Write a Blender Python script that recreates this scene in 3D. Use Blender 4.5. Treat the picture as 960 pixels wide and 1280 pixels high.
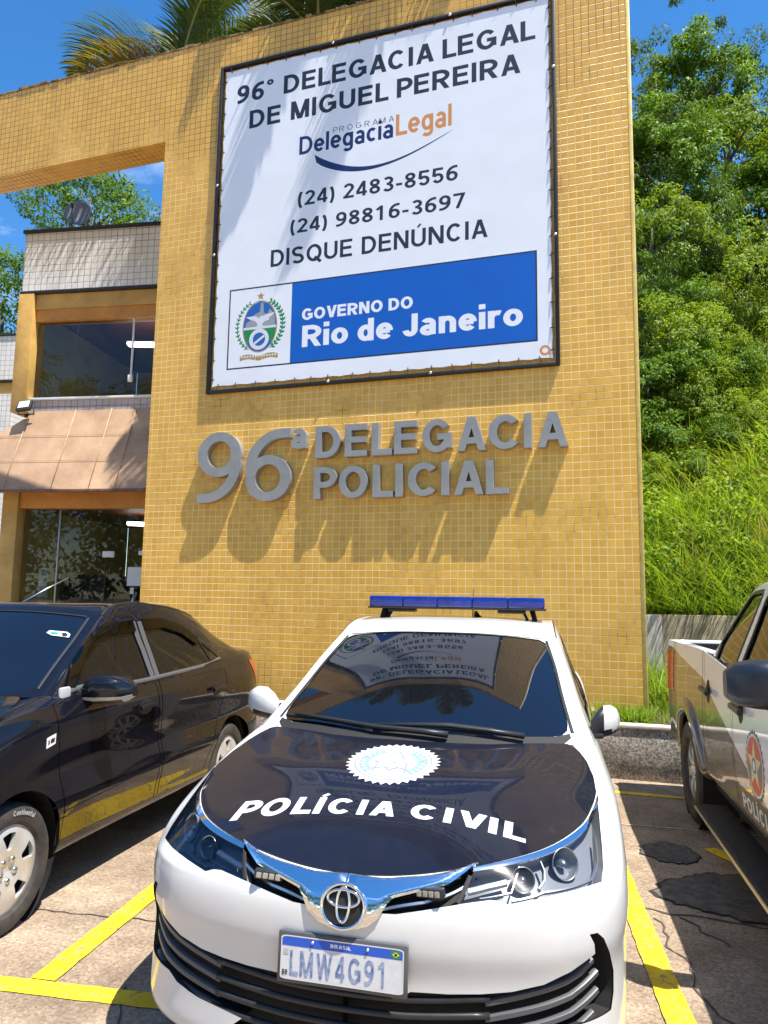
import bpy, bmesh, math, random
import numpy as np
from mathutils import Vector, Matrix
from mathutils.geometry import delaunay_2d_cdt
from mathutils.bvhtree import BVHTree

random.seed(7); np.random.seed(7)
scene = bpy.context.scene
for o in list(bpy.data.objects): bpy.data.objects.remove(o)
C = scene.collection
R = math.radians

# ------------------------------------------------------------------ camera
FPX, PIT, ROL, YAW = 900.0, R(6.9), R(0.91), R(18.0)
EYE = Vector((-0.2396, -7.711, 1.604))
_f = Vector((-math.sin(YAW)*math.cos(PIT), math.cos(YAW)*math.cos(PIT), math.sin(PIT)))
_r0 = Vector((math.cos(YAW), math.sin(YAW), 0)); _u0 = _r0.cross(_f)
_r = _r0*math.cos(ROL) + _u0*math.sin(ROL); _u = _u0*math.cos(ROL) - _r0*math.sin(ROL)
cam = bpy.data.cameras.new('camera'); camo = bpy.data.objects.new('camera', cam); C.objects.link(camo)
cam.sensor_fit = 'VERTICAL'; cam.sensor_height = 36.0; cam.lens = FPX/1280*36.0
cam.clip_start = 0.05; cam.clip_end = 3000
camo.matrix_world = Matrix(((_r.x, _u.x, -_f.x, EYE.x), (_r.y, _u.y, -_f.y, EYE.y), (_r.z, _u.z, -_f.z, EYE.z), (0, 0, 0, 1)))
scene.camera = camo
def ray(px, py):                     # direction through a point of the 960x1280 photograph (used to measure the place)
    return _f + _r*((px-480)/FPX) - _u*((py-640)/FPX)

# ------------------------------------------------------------------ sky, sun, exposure
SUN = Vector((0.30, -0.112, 0.80)).normalized()
world = bpy.data.worlds.new('World'); scene.world = world; world.use_nodes = True
nt = world.node_tree; nt.nodes.clear()
wout = nt.nodes.new('ShaderNodeOutputWorld'); bg = nt.nodes.new('ShaderNodeBackground')
sky = nt.nodes.new('ShaderNodeTexSky'); sky.sky_type = 'NISHITA'; sky.sun_disc = False
sky.sun_elevation = math.asin(SUN.z); sky.sun_rotation = math.atan2(SUN.x, SUN.y)
sky.altitude = 600; sky.air_density = 1.0; sky.dust_density = 0.25; sky.ozone_density = 2.2
hs = nt.nodes.new('ShaderNodeHueSaturation'); hs.inputs['Saturation'].default_value = 1.32; hs.inputs['Value'].default_value = 1.0
nt.links.new(sky.outputs[0], hs.inputs['Color'])
geo = nt.nodes.new('ShaderNodeTexCoord')
sep = nt.nodes.new('ShaderNodeSeparateXYZ'); nt.links.new(geo.outputs['Generated'], sep.inputs[0])
def wmath(op, a, b):
    n = nt.nodes.new('ShaderNodeMath'); n.operation = op
    for i, v in enumerate((a, b)):
        if hasattr(v, 'links'): nt.links.new(v, n.inputs[i])
        else: n.inputs[i].default_value = v
    return n.outputs[0]
den = wmath('ADD', sep.outputs[2], 0.16)
cxy = nt.nodes.new('ShaderNodeCombineXYZ')
nt.links.new(wmath('DIVIDE', sep.outputs[0], den), cxy.inputs[0]); nt.links.new(wmath('DIVIDE', sep.outputs[1], den), cxy.inputs[1])
cn = nt.nodes.new('ShaderNodeTexNoise'); cn.inputs['Scale'].default_value = 1.25; cn.inputs['Detail'].default_value = 9; cn.inputs['Roughness'].default_value = 0.58; cn.inputs['Distortion'].default_value = 0.5
cmap = nt.nodes.new('ShaderNodeMapping'); cmap.inputs['Location'].default_value = (9.1, 5.7, 0); nt.links.new(cxy.outputs[0], cmap.inputs[0]); nt.links.new(cmap.outputs[0], cn.inputs['Vector'])
cr = nt.nodes.new('ShaderNodeValToRGB'); cr.color_ramp.elements[0].position = 0.53; cr.color_ramp.elements[1].position = 0.85
nt.links.new(cn.outputs['Fac'], cr.inputs[0])
mixc = nt.nodes.new('ShaderNodeMix'); mixc.data_type = 'RGBA'
nt.links.new(cr.outputs[0], mixc.inputs['Factor']); nt.links.new(hs.outputs[0], mixc.inputs['A']); mixc.inputs['B'].default_value = (8.5, 9.2, 10.2, 1)
nt.links.new(mixc.outputs['Result'], bg.inputs[0]); bg.inputs[1].default_value = 0.125
nt.links.new(bg.outputs[0], wout.inputs[0])
sl = bpy.data.lights.new('sun', 'SUN'); sl.energy = 5.0; sl.angle = R(0.5); sl.color = (1.0, 0.95, 0.87)
so = bpy.data.objects.new('sun', sl); C.objects.link(so); so.rotation_euler = SUN.to_track_quat('Z', 'Y').to_euler()
vs = scene.view_settings; vs.view_transform = 'Standard'; vs.look = 'None'; vs.gamma = 1; vs.use_curve_mapping = False
vs.exposure = 1.0
scene.cycles.max_bounces = 8; scene.cycles.diffuse_bounces = 4; scene.cycles.glossy_bounces = 4; scene.cycles.transparent_max_bounces = 8
scene.cycles.use_denoising = True
scene.cycles.sample_clamp_indirect = 6.0

# ------------------------------------------------------------------ materials
def nodes(m): return m.node_tree.nodes, m.node_tree.links
def mat(name, col, rough=0.5, metal=0.0, spec=0.5, coat=0.0, var=0.0, vscale=4.0, bump=0.0, bscale=40.0, ior=1.5, col2=None, detail=5, rvar=0.0, emit=None, coat_rough=0.03):
    m = bpy.data.materials.new(name); m.use_nodes = True
    N, L = nodes(m); p = N['Principled BSDF']
    p.inputs['Base Color'].default_value = (*col, 1); p.inputs['Roughness'].default_value = rough
    p.inputs['Metallic'].default_value = metal; p.inputs['Specular IOR Level'].default_value = spec
    p.inputs['IOR'].default_value = ior; p.inputs['Coat Weight'].default_value = coat; p.inputs['Coat Roughness'].default_value = coat_rough
    if emit: p.inputs['Emission Color'].default_value = (*emit[0], 1); p.inputs['Emission Strength'].default_value = emit[1]
    tc = None
    if var or bump or rvar:
        tc = N.new('ShaderNodeTexCoord')
    if var or rvar:
        n = N.new('ShaderNodeTexNoise'); n.inputs['Scale'].default_value = vscale; n.inputs['Detail'].default_value = detail
        n.inputs['Roughness'].default_value = 0.62
        L.new(tc.outputs['Object'], n.inputs['Vector'])
    if var:
        mx = N.new('ShaderNodeMix'); mx.data_type = 'RGBA'
        c2 = col2 if col2 else tuple(c*(1-var) for c in col)
        mx.inputs['A'].default_value = (*c2, 1); mx.inputs['B'].default_value = (*(tuple(min(1, c*(1+var*0.5)) for c in col) if not col2 else col), 1)
        rp = N.new('ShaderNodeValToRGB'); rp.color_ramp.elements[0].position = 0.32; rp.color_ramp.elements[1].position = 0.68
        L.new(n.outputs['Fac'], rp.inputs[0]); L.new(rp.outputs[0], mx.inputs['Factor']); L.new(mx.outputs['Result'], p.inputs['Base Color'])
    if rvar:
        mr = N.new('ShaderNodeMapRange'); mr.inputs['To Min'].default_value = max(0, rough-rvar); mr.inputs['To Max'].default_value = rough+rvar
        mr.inputs['From Min'].default_value = 0.3; mr.inputs['From Max'].default_value = 0.7
        L.new(n.outputs['Fac'], mr.inputs['Value']); L.new(mr.outputs[0], p.inputs['Roughness'])
    if bump:
        b = N.new('ShaderNodeBump'); b.inputs['Strength'].default_value = 1.0; b.inputs['Distance'].default_value = bump
        n2 = N.new('ShaderNodeTexNoise'); n2.inputs['Scale'].default_value = bscale; n2.inputs['Detail'].default_value = 4
        L.new(tc.outputs['Object'], n2.inputs['Vector']); L.new(n2.outputs['Fac'], b.inputs['Height']); L.new(b.outputs[0], p.inputs['Normal'])
    return m

def tile_mat(name, c1, c2, grout, pitch, axes='xz', mortar=0.0052, rough=0.3, dirt=None, dirt_amt=0.0, top=None, off=(0, 0)):
    """square glazed mosaic laid in the object's own x/z (or x/y, y/z) axes, with worn grout"""
    m = bpy.data.materials.new(name); m.use_nodes = True; N, L = nodes(m); p = N['Principled BSDF']
    tc = N.new('ShaderNodeTexCoord'); sp = N.new('ShaderNodeSeparateXYZ'); L.new(tc.outputs['Object'], sp.inputs[0])
    cb = N.new('ShaderNodeCombineXYZ'); ix = 'xyz'.index
    # hand laid: the grid wanders by a millimetre or two
    wn = N.new('ShaderNodeTexNoise'); wn.inputs['Scale'].default_value = 1.6; wn.inputs['Detail'].default_value = 2
    L.new(tc.outputs['Object'], wn.inputs['Vector'])
    ws = N.new('ShaderNodeSeparateXYZ'); L.new(wn.outputs['Color'], ws.inputs[0])
    for k in range(2):
        ad = N.new('ShaderNodeMath'); ad.operation = 'MULTIPLY_ADD'; ad.inputs[1].default_value = pitch*0.16; L.new(ws.outputs[k], ad.inputs[0])
        L.new(sp.outputs[ix(axes[k])], ad.inputs[2])
        a2 = N.new('ShaderNodeMath'); a2.operation = 'ADD'; a2.inputs[1].default_value = off[k]; L.new(ad.outputs[0], a2.inputs[0]); L.new(a2.outputs[0], cb.inputs[k])
    br = N.new('ShaderNodeTexBrick'); br.offset = 0.0; br.squash = 1.0
    br.inputs['Scale'].default_value = 1.0; br.inputs['Brick Width'].default_value = pitch; br.inputs['Row Height'].default_value = pitch
    br.inputs['Mortar Size'].default_value = mortar; br.inputs['Mortar Smooth'].default_value = 0.25; br.inputs['Bias'].default_value = 0.0
    br.inputs['Color1'].default_value = (*c1, 1); br.inputs['Color2'].default_value = (*c2, 1)
    L.new(cb.outputs[0], br.inputs['Vector'])
    # grout: pale, but blackened in blotches
    gn = N.new('ShaderNodeTexNoise'); gn.inputs['Scale'].default_value = 1.1; gn.inputs['Detail'].default_value = 6; gn.inputs['Roughness'].default_value = 0.7
    L.new(tc.outputs['Object'], gn.inputs['Vector'])
    gr = N.new('ShaderNodeValToRGB'); gr.color_ramp.elements[0].position = 0.40; gr.color_ramp.elements[1].position = 0.54
    if top is not None:   # rain-blackened grout towards the coping
        tm = N.new('ShaderNodeMapRange'); tm.inputs['From Min'].default_value = top-2.6; tm.inputs['From Max'].default_value = top-0.1; tm.inputs['To Min'].default_value = 0.05; tm.inputs['To Max'].default_value = -0.22
        L.new(sp.outputs[2], tm.inputs['Value']); ga = N.new('ShaderNodeMath'); ga.operation = 'ADD'
        L.new(gn.outputs['Fac'], ga.inputs[0]); L.new(tm.outputs[0], ga.inputs[1]); L.new(ga.outputs[0], gr.inputs[0])
    else: L.new(gn.outputs['Fac'], gr.inputs[0])
    gm = N.new('ShaderNodeMix'); gm.data_type = 'RGBA'; gm.inputs['A'].default_value = (*(dirt or tuple(g*0.3 for g in grout)), 1); gm.inputs['B'].default_value = (*grout, 1)
    L.new(gr.outputs[0], gm.inputs['Factor']); L.new(gm.outputs['Result'], br.inputs['Mortar'])
    # weathering over the tiles
    dn = N.new('ShaderNodeTexNoise'); dn.inputs['Scale'].default_value = 2.3; dn.inputs['Detail'].default_value = 8; dn.inputs['Roughness'].default_value = 0.7
    mp = N.new('ShaderNodeMapping'); mp.inputs['Scale'].default_value = (1.3, 1.3, 0.35); L.new(tc.outputs['Object'], mp.inputs[0]); L.new(mp.outputs[0], dn.inputs['Vector'])
    dr = N.new('ShaderNodeValToRGB'); dr.color_ramp.elements[0].position = 0.3; dr.color_ramp.elements[0].color = (0.70, 0.68, 0.66, 1); dr.color_ramp.elements[1].position = 0.6
    L.new(dn.outputs['Fac'], dr.inputs[0])
    mu = N.new('ShaderNodeMix'); mu.data_type = 'RGBA'; mu.blend_type = 'MULTIPLY'; mu.inputs['Factor'].default_value = 0.5+dirt_amt
    L.new(br.outputs['Color'], mu.inputs['A']); L.new(dr.outputs[0], mu.inputs['B']); L.new(mu.outputs['Result'], p.inputs['Base Color'])
    bp = N.new('ShaderNodeBump'); bp.invert = True; bp.inputs['Strength'].default_value = 0.9; bp.inputs['Distance'].default_value = 0.0025
    L.new(br.outputs['Fac'], bp.inputs['Height']); L.new(bp.outputs[0], p.inputs['Normal'])
    mr = N.new('ShaderNodeMapRange'); mr.inputs['To Min'].default_value = rough; mr.inputs['To Max'].default_value = 0.8
    L.new(br.outputs['Fac'], mr.inputs['Value']); L.new(mr.outputs[0], p.inputs['Roughness'])
    return m

def leaf_mat(name, col, col2, trans=0.35, vscale=0.8):
    m = bpy.data.materials.new(name); m.use_nodes = True; N, L = nodes(m); p = N['Principled BSDF']
    p.inputs['Roughness'].default_value = 0.55; p.inputs['Specular IOR Level'].default_value = 0.22
    g = N.new('ShaderNodeNewGeometry'); n = N.new('ShaderNodeTexNoise'); n.inputs['Scale'].default_value = vscale; n.inputs['Detail'].default_value = 4
    L.new(g.outputs['Position'], n.inputs['Vector'])
    oi = N.new('ShaderNodeObjectInfo')
    rs = N.new('ShaderNodeMath'); rs.operation = 'MULTIPLY_ADD'; rs.inputs[1].default_value = 0.5; L.new(g.outputs['Random Per Island'], rs.inputs[0])
    L.new(n.outputs['Fac'], rs.inputs[2])
    a2 = N.new('ShaderNodeMath'); a2.operation = 'MULTIPLY_ADD'; a2.inputs[1].default_value = 0.35; L.new(oi.outputs['Random'], a2.inputs[0]); L.new(rs.outputs[0], a2.inputs[2])
    rp = N.new('ShaderNodeValToRGB'); rp.color_ramp.elements[0].position = 0.45; rp.color_ramp.elements[1].position = 1.15 if False else 1.0
    rp.color_ramp.elements[0].color = (*col2, 1); rp.color_ramp.elements[1].color = (*col, 1)
    L.new(a2.outputs[0], rp.inputs[0]); L.new(rp.outputs[0], p.inputs['Base Color'])
    t = N.new('ShaderNodeBsdfTranslucent'); tm = N.new('ShaderNodeMix'); tm.data_type = 'RGBA'; tm.blend_type = 'MULTIPLY'; tm.inputs['Factor'].default_value = 1
    tm.inputs['B'].default_value = (1.9, 1.7, 0.7, 1); L.new(rp.outputs[0], tm.inputs['A']); L.new(tm.outputs['Result'], t.inputs[0])
    ms = N.new('ShaderNodeMixShader'); ms.inputs[0].default_value = trans
    out = N['Material Output']; L.new(p.outputs[0], ms.inputs[1]); L.new(t.outputs[0], ms.inputs[2]); L.new(ms.outputs[0], out.inputs[0])
    return m

# ------------------------------------------------------------------ object helpers
def mesh_obj(name, V, F, m=None, parent=None, smooth=False, angle=None, mi=None):
    me = bpy.data.meshes.new(name); me.from_pydata([tuple(v) for v in V], [], [tuple(f) for f in F]); me.validate(); me.update()
    o = bpy.data.objects.new(name, me); C.objects.link(o)
    ms = m if isinstance(m, (list, tuple)) else [m]
    for q in ms:
        if q: me.materials.append(q)
    if mi is not None and len(mi) == len(me.polygons): me.polygons.foreach_set('material_index', mi)
    if smooth or angle is not None:
        me.polygons.foreach_set('use_smooth', [True]*len(me.polygons))
        if angle is not None: me.set_sharp_from_angle(angle=R(angle))
    if parent: o.parent = parent
    return o
def big_mesh(name, V, F4, m, parent=None, smooth=False):   # numpy quads, fast
    me = bpy.data.meshes.new(name); V = np.asarray(V, np.float32); F4 = np.asarray(F4, np.int32); k = F4.shape[1]
    me.vertices.add(len(V)); me.vertices.foreach_set('co', V.ravel())
    me.loops.add(F4.size); me.loops.foreach_set('vertex_index', F4.ravel())
    me.polygons.add(len(F4)); me.polygons.foreach_set('loop_start', np.arange(0, F4.size, k, dtype=np.int32)); me.polygons.foreach_set('loop_total', np.full(len(F4), k, np.int32))
    if smooth: me.polygons.foreach_set('use_smooth', np.ones(len(F4), bool))
    me.update(calc_edges=True); me.materials.append(m)
    o = bpy.data.objects.new(name, me); C.objects.link(o)
    if parent: o.parent = parent
    return o
def thing(name, label, cat, loc=(0, 0, 0), rotz=0.0, group=None):
    o = bpy.data.objects.new(name, None); o.empty_display_size = 0.2; C.objects.link(o); o.location = loc; o.rotation_euler = (0, 0, rotz)
    o['label'] = label; o['category'] = cat
    if group: o['group'] = group
    return o
def tag(o, label, cat, group=None):
    o['label'] = label; o['category'] = cat
    if group: o['group'] = group
    return o
def struct(o): o['kind'] = 'structure'; return o
def stuff(o, label=None, cat=None):
    o['kind'] = 'stuff'
    if label: o['label'] = label; o['category'] = cat
    return o

class MB:                             # collects shapes into one mesh
    def __init__(s): s.V = []; s.F = []
    def add(s, V, F):
        b = len(s.V); s.V += [tuple(v) for v in V]; s.F += [tuple(i+b for i in f) for f in F]; return s
    def box(s, x0, x1, y0, y1, z0, z1, bev=0.0, M=None):
        bm = bmesh.new(); bmesh.ops.create_cube(bm, size=1)
        for v in bm.verts: v.co = Vector(((x0+x1)/2+v.co.x*(x1-x0), (y0+y1)/2+v.co.y*(y1-y0), (z0+z1)/2+v.co.z*(z1-z0)))
        if bev: bmesh.ops.bevel(bm, geom=bm.edges[:], offset=bev, segments=2, affect='EDGES', profile=0.5)
        if M is not None: bm.transform(M)
        bm.verts.index_update(); s.add([v.co[:] for v in bm.verts], [[v.index for v in f.verts] for f in bm.faces]); bm.free(); return s
    def tube(s, pts, r, n=8, cap=True):
        pts = [Vector(p) for p in pts]; rr = r if isinstance(r, (list, tuple)) else [r]*len(pts); V = []; F = []
        prev = None
        for i, p in enumerate(pts):
            t = (pts[min(i+1, len(pts)-1)]-pts[max(i-1, 0)]).normalized()
            a = prev if prev is not None else (Vector((0, 0, 1)) if abs(t.z) < 0.9 else Vector((1, 0, 0)))
            u = (a - t*a.dot(t)).normalized(); w = t.cross(u); prev = u
            for k in range(n):
                q = 2*math.pi*k/n; V.append(p + (u*math.cos(q)+w*math.sin(q))*rr[i])
        for i in range(len(pts)-1):
            for k in range(n):
                F.append((i*n+k, i*n+(k+1) % n, (i+1)*n+(k+1) % n, (i+1)*n+k))
        if cap: F.append(tuple(range(n-1, -1, -1))); F.append(tuple((len(pts)-1)*n+k for k in range(n)))
        return s.add(V, F)
    def lathe(s, prof, n=32, axis='z', M=None, full=True):  # prof [(r,h)]
        V = []; F = []
        for (r, h) in prof:
            for k in range(n):
                q = 2*math.pi*k/n; V.append(Vector((r*math.cos(q), r*math.sin(q), h)))
        for i in range(len(prof)-1):
            for k in range(n): F.append((i*n+k, i*n+(k+1) % n, (i+1)*n+(k+1) % n, (i+1)*n+k))
        if axis == 'x': V = [Vector((v.z, v.x, v.y)) for v in V]
        if axis == 'y': V = [Vector((v.y, v.z, v.x)) for v in V]
        if M is not None: V = [M @ v for v in V]
        return s.add(V, F)
    def build(s, name, m, parent=None, smooth=False, angle=None): return mesh_obj(name, s.V, s.F, m, parent, smooth, angle)

# polygon fill with holes / unions through a constrained Delaunay triangulation
def pip(P, poly):
    P = np.asarray(P, float); poly = np.asarray(poly, float); x, y = P[:, 0], P[:, 1]; ins = np.zeros(len(P), bool)
    x0, y0 = poly[:, 0], poly[:, 1]; x1, y1 = np.roll(x0, -1), np.roll(y0, -1)
    for a, b, c, d in zip(x0, y0, x1, y1):
        if b == d: continue
        k = ((b > y) != (d > y)); ins ^= k & (x < (c-a)*(y-b)/(d-b)+a)
    return ins
def seg_dist(P, poly):
    P = np.asarray(P, float); poly = np.asarray(poly, float); best = np.full(len(P), 1e9)
    for a, b in zip(poly, np.roll(poly, -1, 0)):
        d = b-a; L2 = max(1e-18, d@d); t = np.clip(((P-a)@d)/L2, 0, 1); q = a+t[:, None]*d
        best = np.minimum(best, np.hypot(*(P-q).T))
    return best
def cdt(polys, holes=(), pts=None, union=True):
    """triangles of the union of polys minus holes; returns verts2d, tris"""
    co = []; ed = []
    for pl in list(polys)+list(holes):
        b = len(co); n = len(pl); co += [Vector((float(p[0]), float(p[1]))) for p in pl]; ed += [(b+i, b+(i+1) % n) for i in range(n)]
    if pts is not None: co += [Vector((float(p[0]), float(p[1]))) for p in pts]
    r = delaunay_2d_cdt(co, ed, [], 0, 1e-7)
    V = np.array([v[:] for v in r[0]]); T = np.array([f for f in r[2]], int)
    if len(T) == 0: return V, T
    cen = V[T].mean(1); k = np.zeros(len(T), bool)
    for pl in polys: k |= pip(cen, pl)
    for h in holes: k &= ~pip(cen, h)
    T = T[k]
    a = V[T]; ar = (a[:, 1, 0]-a[:, 0, 0])*(a[:, 2, 1]-a[:, 0, 1])-(a[:, 1, 1]-a[:, 0, 1])*(a[:, 2, 0]-a[:, 0, 0])
    T = T[np.abs(ar) > 1e-14]; ar = ar[np.abs(ar) > 1e-14]
    T[ar < 0] = T[ar < 0][:, ::-1]
    return V, T
def boundary(T):
    cnt = {}
    for t in T:
        for i in range(3): cnt[(t[i], t[(i+1) % 3])] = 1
    return [e for e in cnt if (e[1], e[0]) not in cnt]
def extrude2d(V, T, fn, d0, d1=None):
    """planar triangulation -> solid. fn(P2d array, depth) gives 3d. d1 None: a sheet at d0"""
    A = fn(V, d0); used = sorted(set(int(i) for t in T for i in t)); mp = {u: i for i, u in enumerate(used)}
    VV = [A[u] for u in used]; FF = [tuple(mp[int(i)] for i in t) for t in T]
    if d1 is not None:
        n = len(VV); B = fn(V, d1); VV = VV+[B[u] for u in used]
        FF = FF+[tuple(mp[int(i)]+n for i in t[::-1]) for t in T]
        for a, b in boundary(T): a, b = mp[int(a)], mp[int(b)]; FF.append((b, a, a+n, b+n))
    return VV, FF

# ------------------------------------------------------------------ a stroke alphabet (grotesque lettering drawn here)
def arc(cx, cy, rx, ry, a0, a1, n=14): return [(cx+rx*math.cos(R(a0+(a1-a0)*i/n)), cy+ry*math.sin(R(a0+(a1-a0)*i/n))) for i in range(n+1)]
def ext(p, e0=.25, e1=.25):
    a, b = np.array(p[0], float), np.array(p[1], float); d = (b-a)/np.hypot(*(b-a)); return [[tuple(a-d*e0), tuple(b+d*e1)]]
def glyph(ch, t, w=None):
    """strokes (centre lines) of a capital-height-1 letter, and its width"""
    h = t/2; T1 = 1-h
    W = dict(A=.74, B=.68, C=.74, D=.72, E=.62, F=.58, G=.78, I=t, J=.5, L=.56, M=.84, N=.72, O=.80, P=.66, Q=.80, R=.70, S=.66, T=.62, U=.70, V=.72, W=1.0)
    if ch in 'ABCDEFGIJLMNOPQRSTUVW':
        w = w or W[ch]; l, r = h, w-h; mx = w/2
        rx = min(.5-h, (w-t))*.98
        if ch == 'A': return ext([(h*1.05, 0), (mx-h*.12, 1)])+ext([(w-h*1.05, 0), (mx+h*.12, 1)])+[[(w*.22, .30), (w*.78, .30)]], w
        if ch == 'D': k = w*.42; return [[(l, 0), (l, 1)], [(l, T1), (k, T1)]+arc(k, .5, r-k, .5-h, 90, -90, 18)+[(l, h)]], w
        if ch == 'E': return [[(l, 0), (l, 1)], [(l, T1), (w, T1)], [(l, .5+.02), (w*.94, .5+.02)], [(l, h), (w, h)]], w
        if ch == 'F': return [[(l, 0), (l, 1)], [(l, T1), (w, T1)], [(l, .5), (w*.9, .5)]], w
        if ch == 'L': return [[(l, 0), (l, 1)], [(l, h), (w, h)]], w
        if ch == 'G': return [arc(mx, .5, mx-h, .5-h, 40, 352, 26)+[], [(w*.52, .47), (w-h, .47), (w-h, .13)]], w
        if ch == 'C': return [arc(mx, .5, mx-h, .5-h, 42, 318, 26)], w
        if ch == 'I': return [[(h, 0), (h, 1)]], t
        if ch == 'J': return [[(r, 1), (r, .3)]+arc(mx, .3, r-mx, .3-h, 0, -175, 12)], w
        if ch == 'M': return [[(l, 0), (l, 1)], [(r, 0), (r, 1)], ]+ext([(l+h*.25, 1), (mx-h*.15, 0)])+ext([(r-h*.25, 1), (mx+h*.15, 0)]), w
        if ch == 'N': return [[(l, 0), (l, 1)], [(r, 0), (r, 1)]]+ext([(l+h*.15, 1), (r-h*.15, 0)]), w
        if ch in 'OQ':
            s = [arc(mx, .5, mx-h, .5-h, 0, 360, 34)]
            if ch == 'Q': s.append([(w*.55, .26), (w*.96, -.06)])
            return s, w
        if ch == 'P': k = w*.45; return [[(l, 0), (l, 1)], [(l, T1), (k, T1)]+arc(k, (T1+.44)/2, r-k, (T1-.44)/2, 90, -90, 14)+[(l, .44)]], w
        if ch == 'R': k = w*.45; return [[(l, 0), (l, 1)], [(l, T1), (k, T1)]+arc(k, (T1+.46)/2, r-k, (T1-.46)/2, 90, -90, 14)+[(l, .46)], ]+ext([(w*.50, .46), (w-h*1.1, 0)], 0, .2), w
        if ch == 'B': k = w*.5; return [[(l, 0), (l, 1)], [(l, T1), (k, T1)]+arc(k, (T1+.52)/2, (r-k)*.86, (T1-.52)/2, 90, -90, 12)+[(l, .52)], [(l, .52), (k, .52)]+arc(k, (.52+h)/2, r-k, (.52-h)/2, 90, -90, 12)+[(l, h)]], w
        if ch == 'S': return [arc(mx, .74, mx-h, .26-h, 30, 180, 12)[:-1]+arc(mx, .74, mx-h, .74-.5, 180, 270, 8)[:-1]+arc(mx, .26, mx-h, .5-.26, 90, 0, 8)[:-1]+arc(mx, .26, mx-h, .26-h, 0, -152, 12)], w
        if ch == 'T': return [[(mx, 0), (mx, 1)], [(0, T1), (w, T1)]], w
        if ch == 'U': return [[(l, 1), (l, .36)]+arc(mx, .36, mx-h, .36-h, 180, 360, 18)+[(r, 1)]], w
        if ch == 'V': return ext([(h*1.05, 1), (mx-h*.12, 0)])+ext([(w-h*1.05, 1), (mx+h*.12, 0)]), w
        if ch == 'W': return ext([(h*.9, 1), (w*.28, 0)])+ext([(w*.28, 0), (mx, 1)])+ext([(mx, 1), (w*.72, 0)])+ext([(w*.72, 0), (w-h*.9, 1)]), w
    if ch in '0123456789':
        w = w or .58; mx = w/2; l, r = h, w-h
        if ch == '0': return [arc(mx, .5, mx-h, .5-h, 0, 360, 30)], w
        if ch == '1': return [[(w*.55, 0), (w*.55, 1)], [(w*.12, .74), (w*.55, .93)]], w
        if ch == '2': return [arc(mx, .70, mx-h, .30-h, 165, -28, 16)+[(l+.02, h)], [(0, h), (w, h)]], w
        if ch == '3': return [arc(mx, .735, (mx-h)*.92, .265-h, 150, -75, 14), arc(mx, .275, mx-h, .275-h, 75, -155, 16), [(w*.36, .515), (w*.6, .515)]], w
        if ch == '4': return [[(w*.72, 0), (w*.72, 1)], [(w*.72-h*.3, 1-h*.6), (h*.7, .30)], [(0, .24), (w, .24)]], w
        if ch == '5': return [[(w*.95, T1), (w*.2, T1), (h*.95, .46)], [(h*.95+.01, .47)]+arc(mx, .325, mx-h, .325-h, 128, -155, 18)], w
        if ch == '6': return [arc(mx, .32, mx-h, .32-h, 0, 360, 26), arc(w*.80, .47, w*.80-h, .53-h, 188, 90, 18)+[(w*.97, 1-h)]], w
        if ch == '9': return [arc(mx, .68, mx-h, .32-h, 0, 360, 26), arc(w*.20, .53, w*.80-h, .53-h, 8, -90, 18)+[(w*.03, h)]], w
        if ch == '7': return [[(0, T1), (r, T1), (w*.34, 0)]], w
        if ch == '8': return [arc(mx, .745, (mx-h)*.9, .255-h, 0, 360, 22), arc(mx, .27, mx-h, .27-h, 0, 360, 24)], w
    X = .74; xh = X-h     # lower case
    if ch == 'a':  return [[(.52-h, 0), (.52-h, X*.62)]+arc(.27, X*.64, .25-h, X*.36-h, 0, 150, 12), arc(.26, .21, .26-h, .22-h*.8, 0, 360, 20)], .54
    if ch == 'c':  return [arc(.28, X/2, .28-h, X/2-h, 48, 312, 20)], .52
    if ch == 'd':  return [arc(.28, X/2, .28-h, X/2-h, 0, 360, 24), [(.56-h, 0), (.56-h, 1.02)]], .56
    if ch == 'e':  return [arc(.29, X/2, .29-h, X/2-h, 0, 318, 24), [(h, X/2), (.58-h, X/2)]], .57
    if ch == 'g':  return [arc(.28, X/2, .28-h, X/2-h, 0, 360, 24), [(.56-h, X), (.56-h, -.05)]+arc(.28, -.05, .28-h, .24-h, 0, -150, 12)], .56
    if ch == 'i':  return [[(h, 0), (h, X)], [(h, X+.12), (h, X+.12+t*1.05)]], t
    if ch == 'l':  return [[(h, 0), (h, 1.02)]], t
    if ch == 'n':  return [[(h, 0), (h, X)], arc(.28, X*.58, .28-h, X*.42-h, 180, 0, 16)+[(.56-h, 0)]], .56
    if ch == 'o':  return [arc(.30, X/2, .30-h, X/2-h, 0, 360, 26)], .60
    if ch == 'r':  return [[(h, 0), (h, X)], arc(.30, X*.58, .30-h, X*.42-h, 175, 62, 8)], .40
    if ch == 't':  return [[(.2, 1), (.2, h+.12)]+arc(.34, h+.12, .14, .12, 180, 280, 6), [(0, xh), (.4, xh)]], .42
    if ch == '(':  return [arc(.42, .42, .42-h, .72, 130, 230, 14)], .26
    if ch == ')':  return [arc(-.16, .42, .42-h, .72, 50, -50, 14)], .26
    if ch == '-':  return [[(0, .36), (.32, .36)]], .32
    if ch == '.':  return [[(h, 0), (h, t)]], t
    if ch in '°':  return [arc(.16, .84, .16-h*.6, .16-h*.6, 0, 360, 20)], .32
    return [], .30
ACC = {'Í': 'I', 'Ú': 'U'}
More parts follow.
